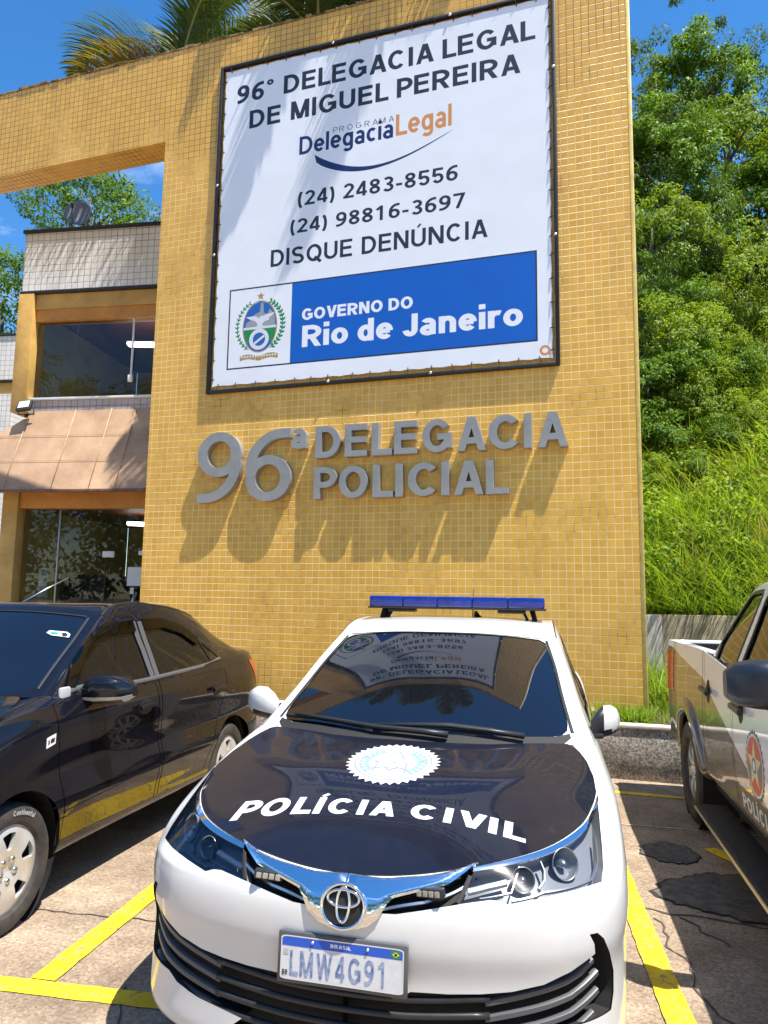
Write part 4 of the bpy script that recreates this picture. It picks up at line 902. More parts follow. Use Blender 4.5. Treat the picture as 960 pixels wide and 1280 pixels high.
# the wooded far side of the road, seen only in the window glass
rnd = np.random.default_rng(91); P = []; Q = []
for k in range(45):
    a, b = crown_pts(rnd, 60, 22, 3.4, 2.9, .9, .4, .4); c = np.array([-34+(k % 15)*4.0+rnd.uniform(-1, 1), -25-7*(k//15)+rnd.uniform(-3, 2), rnd.uniform(3.2, 5.2)+6.0*(k//15)]); P.append(a+c); Q.append(b)
V, F = leaves(np.concatenate(P), np.concatenate(Q), .42, .22, rnd, .3); stuff(big_mesh('tree_belt', V, F, ML3), 'belt of dark trees across the road, mirrored in the entrance glass', 'trees')
# ================================================================== cars: smooth control-net bodies
def crspl(P, t, sym0=False, sym1=False):
    """Catmull-Rom through P (n,...,3) at parameters t (m,), linear beyond the ends; sym = mirrored in b across that end"""
    n = len(P); fl = np.array([-1., 1, 1])
    a = P[1]*fl if sym0 else 2*P[0]-P[1]; b = P[-2]*fl if sym1 else 2*P[-1]-P[-2]
    Q = np.concatenate([a[None], P, b[None]]); t = np.asarray(t, float); i = np.clip(np.floor(t).astype(int), 0, n-2); s = t-i; sc = np.clip(s, 0, 1)
    p0, p1, p2, p3 = Q[i], Q[i+1], Q[i+2], Q[i+3]; e = (slice(None),)+(None,)*(P.ndim-1); x = sc[e]
    r = .5*(2*p1+(p2-p0)*x+(2*p0-5*p1+4*p2-p3)*x*x+(3*p1-p0-3*p2+p3)*x**3)
    ex = (s-sc)[e]; d = np.where(ex < 0, (p2-p0)*.5, (p3-p1)*.5) if True else 0
    return r+d*ex
class Surf:
    def __init__(s, net, sym0=True, sym1=False, hint=(0, 2.2, .6)):
        s.net = np.array(net, float); s.R_, s.S_ = s.net.shape[:2]; s.sym0, s.sym1 = sym0, sym1; s.hint = np.array(hint)
        ku, kv = 10, 8; s.gu = np.linspace(0, s.S_-1, (s.S_-1)*ku+1); s.gv = np.linspace(0, s.R_-1, (s.R_-1)*kv+1)
        U, V = np.meshgrid(s.gu, s.gv); s.G = s.ev(U.ravel(), V.ravel()).reshape(len(s.gv), len(s.gu), 3)
        nu, nv = len(s.gu), len(s.gv); F = []
        for j in range(nv-1):
            for i in range(nu-1): F.append((j*nu+i, j*nu+i+1, (j+1)*nu+i+1, (j+1)*nu+i))
        s.bvh = BVHTree.FromPolygons([Vector(p) for p in s.G.reshape(-1, 3)], F); s.nu = nu
    def ev(s, u, v):
        u = np.atleast_1d(np.asarray(u, float)); v = np.atleast_1d(np.asarray(v, float))
        i = np.clip(np.floor(v).astype(int), 0, s.R_-2); rows = {}
        # rows needed
        A = np.stack([crspl(s.net[r], u, s.sym0, s.sym1) for r in range(s.R_)])   # R,m,3
        m = len(u); out = np.empty((m, 3)); t = v-i; tc = np.clip(t, 0, 1)
        k = np.arange(m); g = lambda q: A[np.clip(q, 0, s.R_-1), k]
        p1, p2 = g(i), g(i+1); p0 = np.where((i > 0)[:, None], g(i-1), 2*p1-p2); p3 = np.where((i < s.R_-2)[:, None], g(i+2), 2*p2-p1); x = tc[:, None]
        r = .5*(2*p1+(p2-p0)*x+(2*p0-5*p1+4*p2-p3)*x*x+(3*p1-p0-3*p2+p3)*x**3); e = (t-tc)[:, None]
        return r+np.where(e < 0, p2-p0, p3-p1)*.5*e
    def nrm(s, u, v):
        h = .02; u = np.atleast_1d(u).astype(float); v = np.atleast_1d(v).astype(float)
        uu0, uu1 = np.maximum(u-h, 0 if not s.sym0 else -9), u+h
        if s.sym0: uu0 = np.maximum(u-h, 0)
        uu1 = np.minimum(uu1, s.S_-1); v0, v1 = np.maximum(v-h, 0), np.minimum(v+h, s.R_-1)
        a = s.ev(uu1, v)-s.ev(uu0, v); b = s.ev(u, v1)-s.ev(u, v0); n = np.cross(a, b); l = np.linalg.norm(n, axis=1, keepdims=True); n = n/np.maximum(l, 1e-12)
        P = s.ev(u, v); c = np.array(s.hint)[None].repeat(len(P), 0); c[:, 1] = np.clip(P[:, 1], .8, 3.6); sg = np.sign((n*(P-c)).sum(1, keepdims=True)); n = n*np.where(sg == 0, 1, sg)
        if s.sym0: n[u < 1e-6, 0] = 0; n /= np.linalg.norm(n, axis=1, keepdims=True)
        return n
    def _cell(s, f, loc):
        j, i = divmod(f, s.nu-1); P = s.G; a, b, d = P[j, i], P[j, i+1], P[j+1, i]; q = np.array(loc)-a; A = np.stack([b-a, d-a], 1); x = np.linalg.lstsq(A, q, rcond=None)[0]; x = np.clip(x, 0, 1)
        return (s.gu[i]+(s.gu[i+1]-s.gu[i])*x[0], s.gv[j]+(s.gv[j+1]-s.gv[j])*x[1])
    def pix(s, M, pts, flip=False):
        """parameters of the points of the body seen at these points of the photograph"""
        Mi = M.inverted(); o = Mi @ EYE; out = []
        if flip: o.x = -o.x
        for p in pts:
            d = (Mi.to_3x3() @ ray(*p)).normalized()
            if flip: d.x = -d.x
            h = s.bvh.ray_cast(o, d)
            if h[0] is None:
                w = s.G.reshape(-1, 3)-np.array(o); dd = np.array(d); k = np.linalg.norm(w-(w@dd)[:, None]*dd, axis=1); k[w@dd < 0] = 9; q = int(k.argmin()); out.append((s.gu[q % s.nu], s.gv[q//s.nu]))
            else: out.append(s._cell(h[2], h[0]))
        return out
    def cast(s, o, d):
        h = s.bvh.ray_cast(Vector(o), Vector(d).normalized())
        if h[0] is None: h = s.bvh.find_nearest(Vector(o)+Vector(d)*0) if False else h
        return None if h[0] is None else s._cell(h[2], h[0])
    def side(s, pts, u0=6):
        """parameters of side points given as (a, z)"""
        out = []; G = s.G[:, int(u0*10):]
        for a, z in pts:
            k = (G[..., 1]-a)**2+(G[..., 2]-z)**2; q = int(k.argmin()); j, i = divmod(q, G.shape[1]); x = np.array([s.gu[i+int(u0*10)], s.gv[j]])
            for _ in range(8):
                p = s.ev([x[0], x[0]+1e-3, x[0]], [x[1], x[1], x[1]+1e-3]); r = np.array([a-p[0, 1], z-p[0, 2]]); J = np.array([[p[1, 1]-p[0, 1], p[2, 1]-p[0, 1]], [p[1, 2]-p[0, 2], p[2, 2]-p[0, 2]]])/1e-3
                try: dx = np.linalg.solve(J, r)
                except Exception: break
                x = x+np.clip(dx, -.5, .5)
            out.append(tuple(x))
        return out
def dens(poly, step=.05, closed=True):
    poly = [np.array(p, float) for p in poly]; out = []; n = len(poly)
    for i in range(n if closed else n-1):
        a, b = poly[i], poly[(i+1) % n]; k = max(1, int(np.hypot(*(b-a))/step)); out += [tuple(a+(b-a)*q/k) for q in range(k)]
    if not closed: out.append(tuple(poly[-1]))
    return out
def rnd_poly(poly, r=.25, n=5):
    """round the corners of a polygon (fraction r of the shorter edge)"""
    P = [np.array(p, float) for p in poly]; m = len(P); out = []
    for i in range(m):
        a, b, c = P[i-1], P[i], P[(i+1) % m]; q0 = b+(a-b)*r; q2 = b+(c-b)*r
        for k in range(n+1): t = k/n; out.append(tuple((1-t)**2*q0+2*t*(1-t)*b+t*t*q2))
    return out
def smooth_loop(P, k=4):
    P = np.array(P, float); n = len(P); Q = np.concatenate([P[-1:], P, P[:2]]); out = []
    for i in range(n):
        for q in range(k):
            x = q/k; p0, p1, p2, p3 = Q[i], Q[i+1], Q[i+2], Q[i+3]; out.append(tuple(.5*(2*p1+(p2-p0)*x+(2*p0-5*p1+4*p2-p3)*x*x+(3*p1-p0-3*p2+p3)*x**3)))
    return out
def panel(surf, name, m, parent, poly, holes=(), step=(.12, .12), off=0.0, thick=.0, side=1, mirror_join=False, angle=38, obj=True, prof=None):
    """a piece of the body surface cut to an outline given in surface parameters; side -1 = its mirror image"""
    poly = dens(poly, min(step)*.7); holes = [dens(h, min(step)*.7) for h in holes]
    A = np.array(poly); u0, v0 = A.min(0); u1, v1 = A.max(0)
    gu, gv = np.meshgrid(np.arange(u0+step[0]*.5, u1, step[0]), np.arange(v0+step[1]*.5, v1, step[1])); Q = np.stack([gu.ravel(), gv.ravel()], 1)
    if len(Q):
        k = pip(Q, A); 
        for h in holes: k &= ~pip(Q, h)
        Q = Q[k]
        if len(Q):
            dm = seg_dist(Q, A)
            for h in holes: dm = np.minimum(dm, seg_dist(Q, np.array(h)))
            Q = Q[dm > min(step)*.35]
    V, T = cdt([poly], holes, Q)
    P = surf.ev(V[:, 0], V[:, 1]); N_ = surf.nrm(V[:, 0], V[:, 1])
    o_ = off if prof is None else off+prof(V, seg_dist(V, A))
    o_ = np.broadcast_to(np.asarray(o_, float).reshape(-1, 1) if not np.isscalar(o_) else np.full((len(P), 1), o_), (len(P), 1))
    X = P+N_*o_
    f = np.cross(X[T[:, 1]]-X[T[:, 0]], X[T[:, 2]]-X[T[:, 0]]); fl = (f*N_[T].mean(1)).sum(1) < 0
    if fl.sum() > len(T)/2: T = T[:, ::-1]
    used = np.unique(T); mp = -np.ones(len(V), int); mp[used] = np.arange(len(used)); X = X[used]; N2 = N_[used]; T = mp[T]; X = X.tolist(); F = [tuple(t) for t in T]
    if thick:
        b = len(X); E = boundary(T); vs_ = sorted({i for e in E for i in e}); q = {}
        for i in vs_: q[i] = len(X); X.append((np.array(X[i])-N2[i]*thick).tolist())
        F += [(e[1], e[0], q[e[0]], q[e[1]]) for e in E]
    if side == -1: X = [(-x, y, z) for x, y, z in X]; F = [f[::-1] for f in F]
    if mirror_join:
        b = len(X); X = X+[(-x, y, z) for x, y, z in X]; F = F+[tuple(i+b for i in f[::-1]) for f in F]
        bm = bmesh.new(); vv = [bm.verts.new(x) for x in X]
        for f in F:
            try: bm.faces.new([vv[i] for i in f])
            except ValueError: pass
        bmesh.ops.remove_doubles(bm, verts=[v for v in bm.verts if abs(v.co.x) < .004], dist=.0015); bm.verts.index_update()
        X = [v.co[:] for v in bm.verts]; F = [[v.index for v in f.verts] for f in bm.faces]; bm.free()
    if not obj: return X, F
    return mesh_obj(name, X, F, m, parent, angle=angle)
def strip_on(surf, uv, w, name, m, parent, off=.0, h=.006, side=1, n=6, taper=True):
    """a bead (seam, trim bar, slat) lying along a curve of the surface"""
    uv = np.array(dens(uv, .06, False)); P = surf.ev(uv[:, 0], uv[:, 1]); N_ = surf.nrm(uv[:, 0], uv[:, 1]); P = P+N_*off; T = np.gradient(P, axis=0); T /= np.linalg.norm(T, axis=1, keepdims=True); B = np.cross(T, N_); V = []; F = []
    k = [(-.5, -.3), (-.5, .4), (-.3, 1), (.3, 1), (.5, .4), (.5, -.3)]
    for i in range(len(P)):
        for a, b in k: V.append(P[i]+B[i]*a*w+N_[i]*b*h)
    for i in range(len(P)-1):
        for q in range(6): F.append((i*6+q, i*6+(q+1) % 6, (i+1)*6+(q+1) % 6, (i+1)*6+q))
    F.append(tuple(range(5, -1, -1))); F.append(tuple((len(P)-1)*6+q for q in range(6)))
    if side == -1: V = [(-v[0], v[1], v[2]) for v in V]; F = [f[::-1] for f in F]
    return mesh_obj(name, V, F, m, parent, angle=50)

# car materials
def carpaint(name, col, flake=0.0, coat=1.0, rough=.35, metal=0.0, dust=0.0, spec=.5):
    m = mat(name, col, rough, metal, spec, coat); N, L = nodes(m); p = N['Principled BSDF']
    if dust:
        tc = N.new('ShaderNodeTexCoord'); n = N.new('ShaderNodeTexNoise'); n.inputs['Scale'].default_value = 6; n.inputs['Detail'].default_value = 9; n.inputs['Roughness'].default_value = .75; L.new(tc.outputs['Object'], n.inputs['Vector'])
        mr = N.new('ShaderNodeMapRange'); mr.inputs['From Min'].default_value = .35; mr.inputs['From Max'].default_value = .75; mr.inputs['To Min'].default_value = 0; mr.inputs['To Max'].default_value = dust; L.new(n.outputs['Fac'], mr.inputs[0])
        x = N.new('ShaderNodeMix'); x.data_type = 'RGBA'; x.inputs['A'].default_value = (*col, 1); x.inputs['B'].default_value = (.30, .26, .21, 1); L.new(mr.outputs[0], x.inputs['Factor']); L.new(x.outputs['Result'], p.inputs['Base Color'])
        m2 = N.new('ShaderNodeMapRange'); m2.inputs['From Min'].default_value = .35; m2.inputs['From Max'].default_value = .7; m2.inputs['To Min'].default_value = .015; m2.inputs['To Max'].default_value = .015+dust*.6; L.new(n.outputs['Fac'], m2.inputs[0]); L.new(m2.outputs[0], p.inputs['Coat Roughness'])
    return m
MCW = carpaint('white car paint', (.64, .64, .625), rough=.4, dust=.05)
MCB = carpaint('black vinyl wrap', (.007, .009, .018), rough=.38, dust=.018, coat=.55, spec=.02)
MCN = carpaint('dark navy car paint', (.004, .0045, .008), rough=.3, dust=.010, spec=.02)
MCHR = mat('chrome', (.82, .83, .85), .06, 1.0); MSATIN = mat('satin chrome', (.62, .61, .59), .28, 1.0)
MBLK = mat('black plastic', (.018, .018, .019), .42, var=.3, vscale=30); MBLM = mat('matt black plastic', (.012, .012, .012), .7); MGRP = mat('grey plastic', (.075, .075, .08), .38)
MTYRE = mat('tyre rubber', (.022, .021, .020), .75, var=.3, vscale=14, col2=(.06, .052, .045)); MSIL2 = mat('silver wheel paint', (.66, .65, .63), .36, .5, var=.15, vscale=9)
MDGL = mat('dark tinted glass', (.004, .005, .008), .012, 0, .5, 0, ior=1.8); MDGL2 = mat('dark window glass', (.006, .006, .006), .02, 0, .5, 0, ior=1.52)
MSEAMC = mat('shut line', (.004, .004, .004), .8)
MUND = mat('underbody', (.008, .008, .008), .9)
MREDL = mat('red lamp lens', (.45, .012, .008), .12, coat=1); MSILP = mat('silver plastic', (.50, .50, .49), .45, .3)

def pose(nose, th): return Matrix.Translation((nose[0], nose[1], 0)) @ Matrix.Rotation(-th, 4, 'Z')
CFRONT = dict(
 plan=[(0, 0), (.2, .008), (.42, .04), (.625, .105), (.765, .215), (.845, .36), (.880, .56), (.890, .95), (.878, 1.40), (.872, 2.2), (.878, 3.0), (.888, 3.62), (.872, 4.10), (.76, 4.44), (.45, 4.56), (0, 4.60)],
 top=[(0, .075, .735), (.2, .085, .748), (.42, .145, .780), (.60, .27, .805), (.715, .44, .832), (.765, .60, .858), (.79, .76, .888), (.795, 1.0, .935), (.80, 1.36, .975), (.825, 2.2, .965), (.83, 3.0, .985), (.82, 3.62, 1.02), (.79, 4.10, 1.03), (.68, 4.40, 1.02), (.42, 4.52, 1.02), (0, 4.56, 1.02)])
def lower_net(plan, top, zf=(.17, .20, .30, .45, .56, .66, .71), zs=(.17, .21, .32, .48, .62, .76, .875), of=(.05, .012, .012, .016, 0, .006, .035), os_=(.13, .035, .012, 0, 0, .004, .022)):
    plan = np.array(plan, float); top = np.array(top, float); n = len(plan); tg = np.gradient(plan, axis=0); tg[0] = (1, 0); tg[-1] = (-1, 0); tg /= np.linalg.norm(tg, axis=1, keepdims=True)
    inw = np.stack([-tg[:, 1], tg[:, 0]], 1); w = smooth(4.5, 8, np.arange(n)); rows = []
    for r in range(7):
        o = of[r]*(1-w)+os_[r]*w; z = zf[r]*(1-w)+zs[r]*w; P = plan+inw*o[:, None]; rows.append(np.concatenate([P, z[:, None]], 1))
    rows.append(top); t2 = top.copy(); w2 = (smooth(5.6, 7, np.arange(n))*(1-smooth(8.2, 9, np.arange(n))))[:, None]; t2[:, :2] += inw*(.022+.085*w2); t2[:, 2] += -.028*(1-w2[:, 0])-.002*w2[:, 0]; rows.append(t2)
    for r in rows: r[0, 0] = 0; r[-1, 0] = 0
    return np.stack(rows)
def wheel(parent, b, a, z, Rr, wd, side, rim_fn, name='wheel', rim_r=.66):
    w = bpy.data.objects.new(name, None); C.objects.link(w); w.parent = parent; w.location = (b, a, z); w.scale = (side, 1, 1) if False else (1, 1, 1)
    h = wd/2; rr = Rr*rim_r; prof = [(rr-.01, h*.80), (rr+.006, h*.96), (rr+.02, h*1.0), (Rr*.86, h*1.03), (Rr*.93, h*.97), (Rr*.975, h*.82), (Rr, h*.62), (Rr, h*.30), (Rr-.008, h*.28), (Rr-.008, h*.24), (Rr, h*.22), (Rr, -h*.6), (Rr*.95, -h*.95), (rr, -h)]
    if side < 0: prof = [(r, -x) for r, x in prof]
    mb = MB(); mb.lathe(prof, 56, 'x'); mb.build('tyre', MTYRE, w, angle=28)
    mb = MB(); pr = [(rr-.008, h*.80), (rr-.022, h*.70), (rr-.03, h*.2), (.05, h*.05), (.02, h*.05)]; pr = pr if side > 0 else [(r, -x) for r, x in pr]; mb.lathe(pr, 40, 'x'); mb.build('brake_and_barrel', MUND, w, smooth=True)
    rim_fn(w, rr, h, side); return w
def rim_cover(nsp, holes, dome, mt):
    def fn(w, rr, h, side):
        R0 = rr-.004; poly = [(R0*math.cos(2*math.pi*i/72), R0*math.sin(2*math.pi*i/72)) for i in range(72)]; hs_ = []
        for k in range(nsp):
            for (r0, r1, a0, a1, tw) in holes:
                c = 2*math.pi*k/nsp; P = []
                for (r, s) in ((r0, a0), (r0+(r1-r0)*.5, a0*1.35), (r1, a0*1.6+tw), (r1*1.02, 0+tw), (r1, a1*1.6+tw), (r0+(r1-r0)*.5, a1*1.35), (r0, a1)): P.append((rr*r*math.cos(c+s), rr*r*math.sin(c+s)))
                hs_.append(rnd_poly(P, .25, 3))
        g = np.stack(np.meshgrid(np.linspace(-rr, rr, 34), np.linspace(-rr, rr, 34)), -1).reshape(-1, 2); g = g[np.hypot(*g.T) < R0*.97]
        k = np.ones(len(g), bool)
        for q in hs_: k &= ~pip(g, q) & (seg_dist(g, np.array(q)) > .006)
        V, T = cdt([poly], hs_, g[k]); rad = np.hypot(*V.T)/rr; ang = np.arctan2(V[:, 1], V[:, 0])
        D = h*(dome(rad)+.035*np.cos(nsp*ang)*np.clip((rad-.25)*2, 0, 1)*np.clip((1-rad)*6, 0, 1))
        fx = lambda P, d: np.stack([(D+d)*side, P[:, 0]*1.0, P[:, 1]], 1)
        VV, FF = extrude2d(V, T, fx, 0.0, -.022)
        if side < 0: FF = [f[::-1] for f in FF]
        mesh_obj('rim', VV, FF, mt, w, angle=40)
        for k in range(5):
            a = 2*math.pi*(k+.5)/5; mb = MB(); pr = [(.0, .012), (.012, .011), (.016, .004), (.017, -.004)]; mb.lathe([(r, x*side) for r, x in pr], 10, 'x', Matrix.Translation((side*h*dome(np.array([.22]))[0], rr*.24*math.cos(a), rr*.24*math.sin(a)))); mb.build('wheel_nut', MSATIN, w, smooth=True)
    return fn
# ================================================================== the white police car
PC_TH = -.078; PC_POS = (-1.063, -5.522); PCM = pose(PC_POS, PC_TH)
pc = thing('police_car', 'white police car with a black lettered bonnet and blue roof light bar, middle bay', 'car', (*PC_POS, 0), -PC_TH)
low = Surf(lower_net(**CFRONT))
def rbf2(pts):
    P = np.array(pts, float); xy = P[:, :2]; n = len(P)
    k = lambda A, B: (lambda d: np.where(d > 1e-9, d*d*np.log(np.maximum(d, 1e-9)), 0))(np.linalg.norm(A[:, None]-B[None], axis=2))
    A = np.zeros((n+3, n+3)); A[:n, :n] = k(xy, xy)+np.eye(n)*1e-5; A[:n, n:] = np.c_[np.ones(n), xy]; A[n:, :n] = A[:n, n:].T; c = np.linalg.solve(A, np.r_[P[:, 2], 0, 0, 0])
    return lambda b, a: k(np.stack([b, a], 1), xy) @ c[:n]+np.c_[np.ones(len(b)), b, a] @ c[n:]
tp = CFRONT['top']; hp = [(b, a, z) for b, a, z in tp[:8]]+[(-b, a, z) for b, a, z in tp[1:8]]
hp += [(0, .2, .792), (0, .4, .862), (0, .7, .925), (0, 1.06, .975)]
for s in (-1, 1): hp += [(s*.3, .3, .832), (s*.38, .6, .905), (s*.4, .9, .950), (s*.5, .45, .850), (s*.6, .7, .902), (s*.36, 1.08, .976), (s*.62, 1.0, .958), (s*.70, 1.18, .985)]
hood_h = rbf2(hp)
class PlanSurf(Surf):
    """bonnet: height over plan; parameters are (b, a)"""
    def __init__(s, fn): s.fn = fn; s.hint = np.array((0, .6, 0)); s.sym0 = False; s.S_ = 99; s.R_ = 99; g = np.stack(np.meshgrid(np.linspace(-.9, .9, 91), np.linspace(-.02, 1.3, 67)), -1); s.g = g; z = fn(g[..., 0].ravel(), g[..., 1].ravel()); V = [(x, y, q) for (x, y), q in zip(g.reshape(-1, 2), z)]; F = [(j*91+i, j*91+i+1, (j+1)*91+i+1, (j+1)*91+i) for j in range(66) for i in range(90)]; s.bvh = BVHTree.FromPolygons([Vector(v) for v in V], F)
    def ev(s, u, v): u = np.atleast_1d(u).astype(float); v = np.atleast_1d(v).astype(float); return np.stack([u, v, s.fn(u, v)], 1)
    def nrm(s, u, v): h = .004; zu = (s.fn(u+h, v)-s.fn(u-h, v))/(2*h); zv = (s.fn(u, v+h)-s.fn(u, v-h))/(2*h); n = np.stack([-zu, -zv, np.ones(len(zu))], 1); return n/np.linalg.norm(n, axis=1, keepdims=True)
    def pix(s, M, pts):
        Mi = M.inverted(); o = Mi @ EYE; out = []
        for p in pts: h = s.bvh.ray_cast(o, (Mi.to_3x3() @ ray(*p)).normalized()); out.append((h[0].x, h[0].y))
        return out
hood = PlanSurf(hood_h)
px = lambda pts, d=0: low.pix(PCM, dens(pts, d, False) if d else pts)
# ---- outlines read on the photograph, right half, then mirrored
HB_ = px([(568, 1131), (590, 1128), (613, 1125), (627, 1127), (638, 1132), (680, 1122), (720, 1112), (752, 1102), (754, 1085), (753, 1062), (750, 1030)], 5)
uI, uO = px([(592, 1086)])[0][0], px([(748, 1006)])[0][0]
HB_ = [(u, min(v, 6.84)) for u, v in HB_]
HL = HB_+[(uO, 6.86)]+[(uO+(uI-uO)*t, 6.86-.12*t) for t in np.linspace(.1, 1, 12)]
CHB = [(uI+(uO+.12-uI)*t, 6.87-.12*(1-t)) for t in np.linspace(0, 1, 14)]+[(uO+.22, 6.92)]+[(uI+(uO+.12-uI)*t, 6.97) for t in np.linspace(1, 0, 14)]
IT = px([(513, 1240), (560, 1243), (600, 1243), (640, 1240), (680, 1231), (713, 1215), (730, 1203), (744, 1192), (743, 1180), (737, 1168), (747, 1166), (755, 1173), (762, 1190), (767, 1213), (767, 1240), (764, 1262)], 6)
def fz(b, z): return low.cast((b, -2, z), (0, 1, 0))
IT = [fz(0.0005, .430), fz(.1, .430), fz(.2, .433)]+IT+low.pix(PCM, dens([(211, 1212), (221, 1227), (236, 1239), (248, 1247), (275, 1260), (302, 1273)], 6, False), True)+[fz(.4, .235), fz(.2, .228), fz(.0005, .226)]
IT[0] = (0, IT[0][1]); IT[-1] = (0, IT[-1][1])
GR = [fz(.0005, .70)]; GR[0] = (0, GR[0][1])
GRp = px([(500, 1120), (540, 1112), (575, 1095), (595, 1083), (572, 1131), (530, 1138), (495, 1143)], 6)
GR = [(0, fz(.001, .715)[1])]+[(.3, fz(.06, .715)[1])]+GRp+[(.35, fz(.07, .655)[1]), (0, fz(.001, .650)[1])]
AR = lambda a, r: low.side([(a+r*math.cos(t), .315+r*math.sin(t)) for t in np.linspace(-.75, math.pi+.75, 30)])
arch_f, arch_r = AR(.95, .345), AR(3.64, .345)
LS, LR = low.S_-1, low.R_-1
panel(low, 'body', MCW, pc, [(0, 0), (LS, 0), (LS, LR), (0, LR)], [IT, GR, HL, arch_f, arch_r], (.13, .11), 0, .0, mirror_join=True, angle=35)
MLENS = glass_mat('headlamp lens', (.78, .80, .83), 1.42, .06)
MLB = mat('headlamp bowl', (.34, .36, .40), .3, .7); MREF = mat('reflector chrome', (.36, .37, .39), .34, .6); MSMOKE = mat('smoked bezel', (.25, .26, .28), .34)
ctr = np.array(HL).mean(0)
def shrink(poly, k, c=None): P = np.array(poly); c = P.mean(0) if c is None else np.array(c); return [tuple(c+(p-c)*k) for p in P]
for s in (1, -1):
    hl = panel(low, 'headlight', MSMOKE, pc, shrink(HL, .995), (), (.07, .07), -.048, -.046, s)
    panel(low, 'lens', MLENS, hl, shrink(HL, .985), (), (.07, .07), .001, .004, s)
    # inside: two round reflectors, the running-light bar and the chrome ledge
    iA, iB = px([(708, 1075)])[0], px([(655, 1095)])[0]
    for (uv, r, nm) in ((iA, .050, 'main_reflector'), (iB, .038, 'dip_reflector')):
        p = low.ev([uv[0]], [uv[1]])[0]; n = low.nrm([uv[0]], [uv[1]])[0]; fwd = Vector((n[0]*.75, n[1], n[2]*.2)).normalized(); q = Vector((0, 0, 1)).rotation_difference(fwd); M = Matrix.Translation(Vector(p)-Vector(n)*.022) @ q.to_matrix().to_4x4()
        mb = MB(); mb.lathe([(r, .012), (r*.97, .014), (r*.93, .004), (r*.7, -.018), (r*.35, -.030), (.0, -.034)], 28, 'z', M); V_ = [(v[0]*s, v[1], v[2]) for v in mb.V]; mesh_obj(nm, V_, mb.F if s > 0 else [f[::-1] for f in mb.F], MREF, hl, smooth=True)
        mb = MB(); mb.lathe([(0, .010), (r*.22, .006), (r*.30, -.006), (r*.32, -.03)], 16, 'z', M); V_ = [(v[0]*s, v[1], v[2]) for v in mb.V]; mesh_obj('bulb_shield', V_, mb.F if s > 0 else [f[::-1] for f in mb.F], MLB, hl, smooth=True)
    strip_on(low, px([(585, 1113), (610, 1107), (634, 1101)]), .020, 'running_light', mat('pale lamp strip', (.72, .73, .75), .25), hl, -.016, .010, s)
    strip_on(low, px([(640, 1125), (680, 1114), (742, 1097), (749, 1075), (746, 1045)]), .008, 'lens_ledge', MREF, hl, -.014, .008, s)
    strip_on(low, px([(676, 1076), (681, 1088), (681, 1100), (674, 1110)]), .007, 'divider', MREF, hl, -.014, .012, s)
    strip_on(low, px([(600, 1122), (640, 1114), (650, 1082), (632, 1076)]), .005, 'inner_ledge', MLB, hl, -.016, .008, s)
    panel(low, 'headlight_trim', MCHR, pc, CHB, (), (.05, .05), .003, .012, s)
    strip_on(low, px([(588, 1095), (582, 1109), (572, 1129)]), .014, 'lamp_gap', MBLM, pc, .0, .002, s)
    # grille slats
    strip_on(low, px([(478, 1137), (530, 1128), (583, 1107)]), .012, 'grille_slat', MSATIN, pc, -.010, .010, s)
    sl_ = px([(538, 1116)])[0]; p = low.ev([sl_[0]], [sl_[1]])[0]; q = Matrix.Translation((p[0]*s, p[1]-.012, p[2]+.004)) @ Matrix.Rotation(-s*R(17), 4, 'Z') @ Matrix.Rotation(s*R(-8), 4, 'Y')
    sb = MB().box(-.046, .046, -.010, .02, -.0135, .0135, .005, q).build('strobe_light', MBLK, pc, angle=40)
    for k in range(4): MB().box(-.040+.0205*k, -.040+.0205*k+.0175, -.0135, -.0095, -.009, .009, .003, q).build('strobe_led', mat('strobe lens', (.42, .41, .36), .2, .4), sb)
    # bumper corner blades
    panel(low, 'bumper_insert', MBLM, pc, IT, (), (.09, .09), -.065, -.06, s)
    for k, f in enumerate((.20, .40, .60, .80)):
        b0, b1 = .43, .775; zt = lambda b: np.interp(b, [0, .2, .415, .60, .70, .76], [.432, .434, .452, .49, .515, .56]); zb_ = lambda b: np.interp(b, [0, .4, .7, .78], [.228, .238, .278, .31])
        P = [fz(b, zt(b)+(zb_(b)-zt(b))*f) for b in np.linspace(b0, b1-.015*abs(k-1.5), 9)]; strip_on(low, [p for p in P if p], .022, 'bumper_slat', MGRP, pc, -.020, .012, s)
for f in (.12, .34, .56, .78):
    P = [];
    for b in np.linspace(-.44, .44, 19): q = fz(max(abs(b), 1e-3), np.interp(abs(b), [0, .2, .415], [.432, .434, .452])*(1-f)+np.interp(abs(b), [0, .4], [.228, .238])*f); X = low.ev([q[0]], [q[1]])[0]; P.append((b, X[1]+.012, X[2]))
    mb = MB(); mb.tube(P, .011, 6); mb.build('bumper_slat', MBLK, pc, smooth=True)
panel(low, 'grille_backing', MBLM, pc, GR, (), (.08, .08), -.05, -.045, 1); panel(low, 'grille_backing', MBLM, pc, GR, (), (.08, .08), -.05, -.045, -1)
# chrome bow with the emblem cradle
q1 = px([(597, 1081), (583, 1091), (560, 1107), (520, 1117), (492, 1124), (483, 1132), (474, 1147), (460, 1157)])
CB = [(0, fz(.001, .733)[1]+.02)]+px([(480, 1100), (510, 1098), (537, 1096), (565, 1091), (594, 1080)])+q1+[(.18, fz(.04, .607)[1]), (0, fz(.001, .602)[1])]
for s in (1, -1): pass
panel(low, 'chrome_bow', MCHR, pc, CB, (), (.07, .07), .010, .018, 1, True, prof=lambda V, d: np.clip(d*.06, 0, .006))
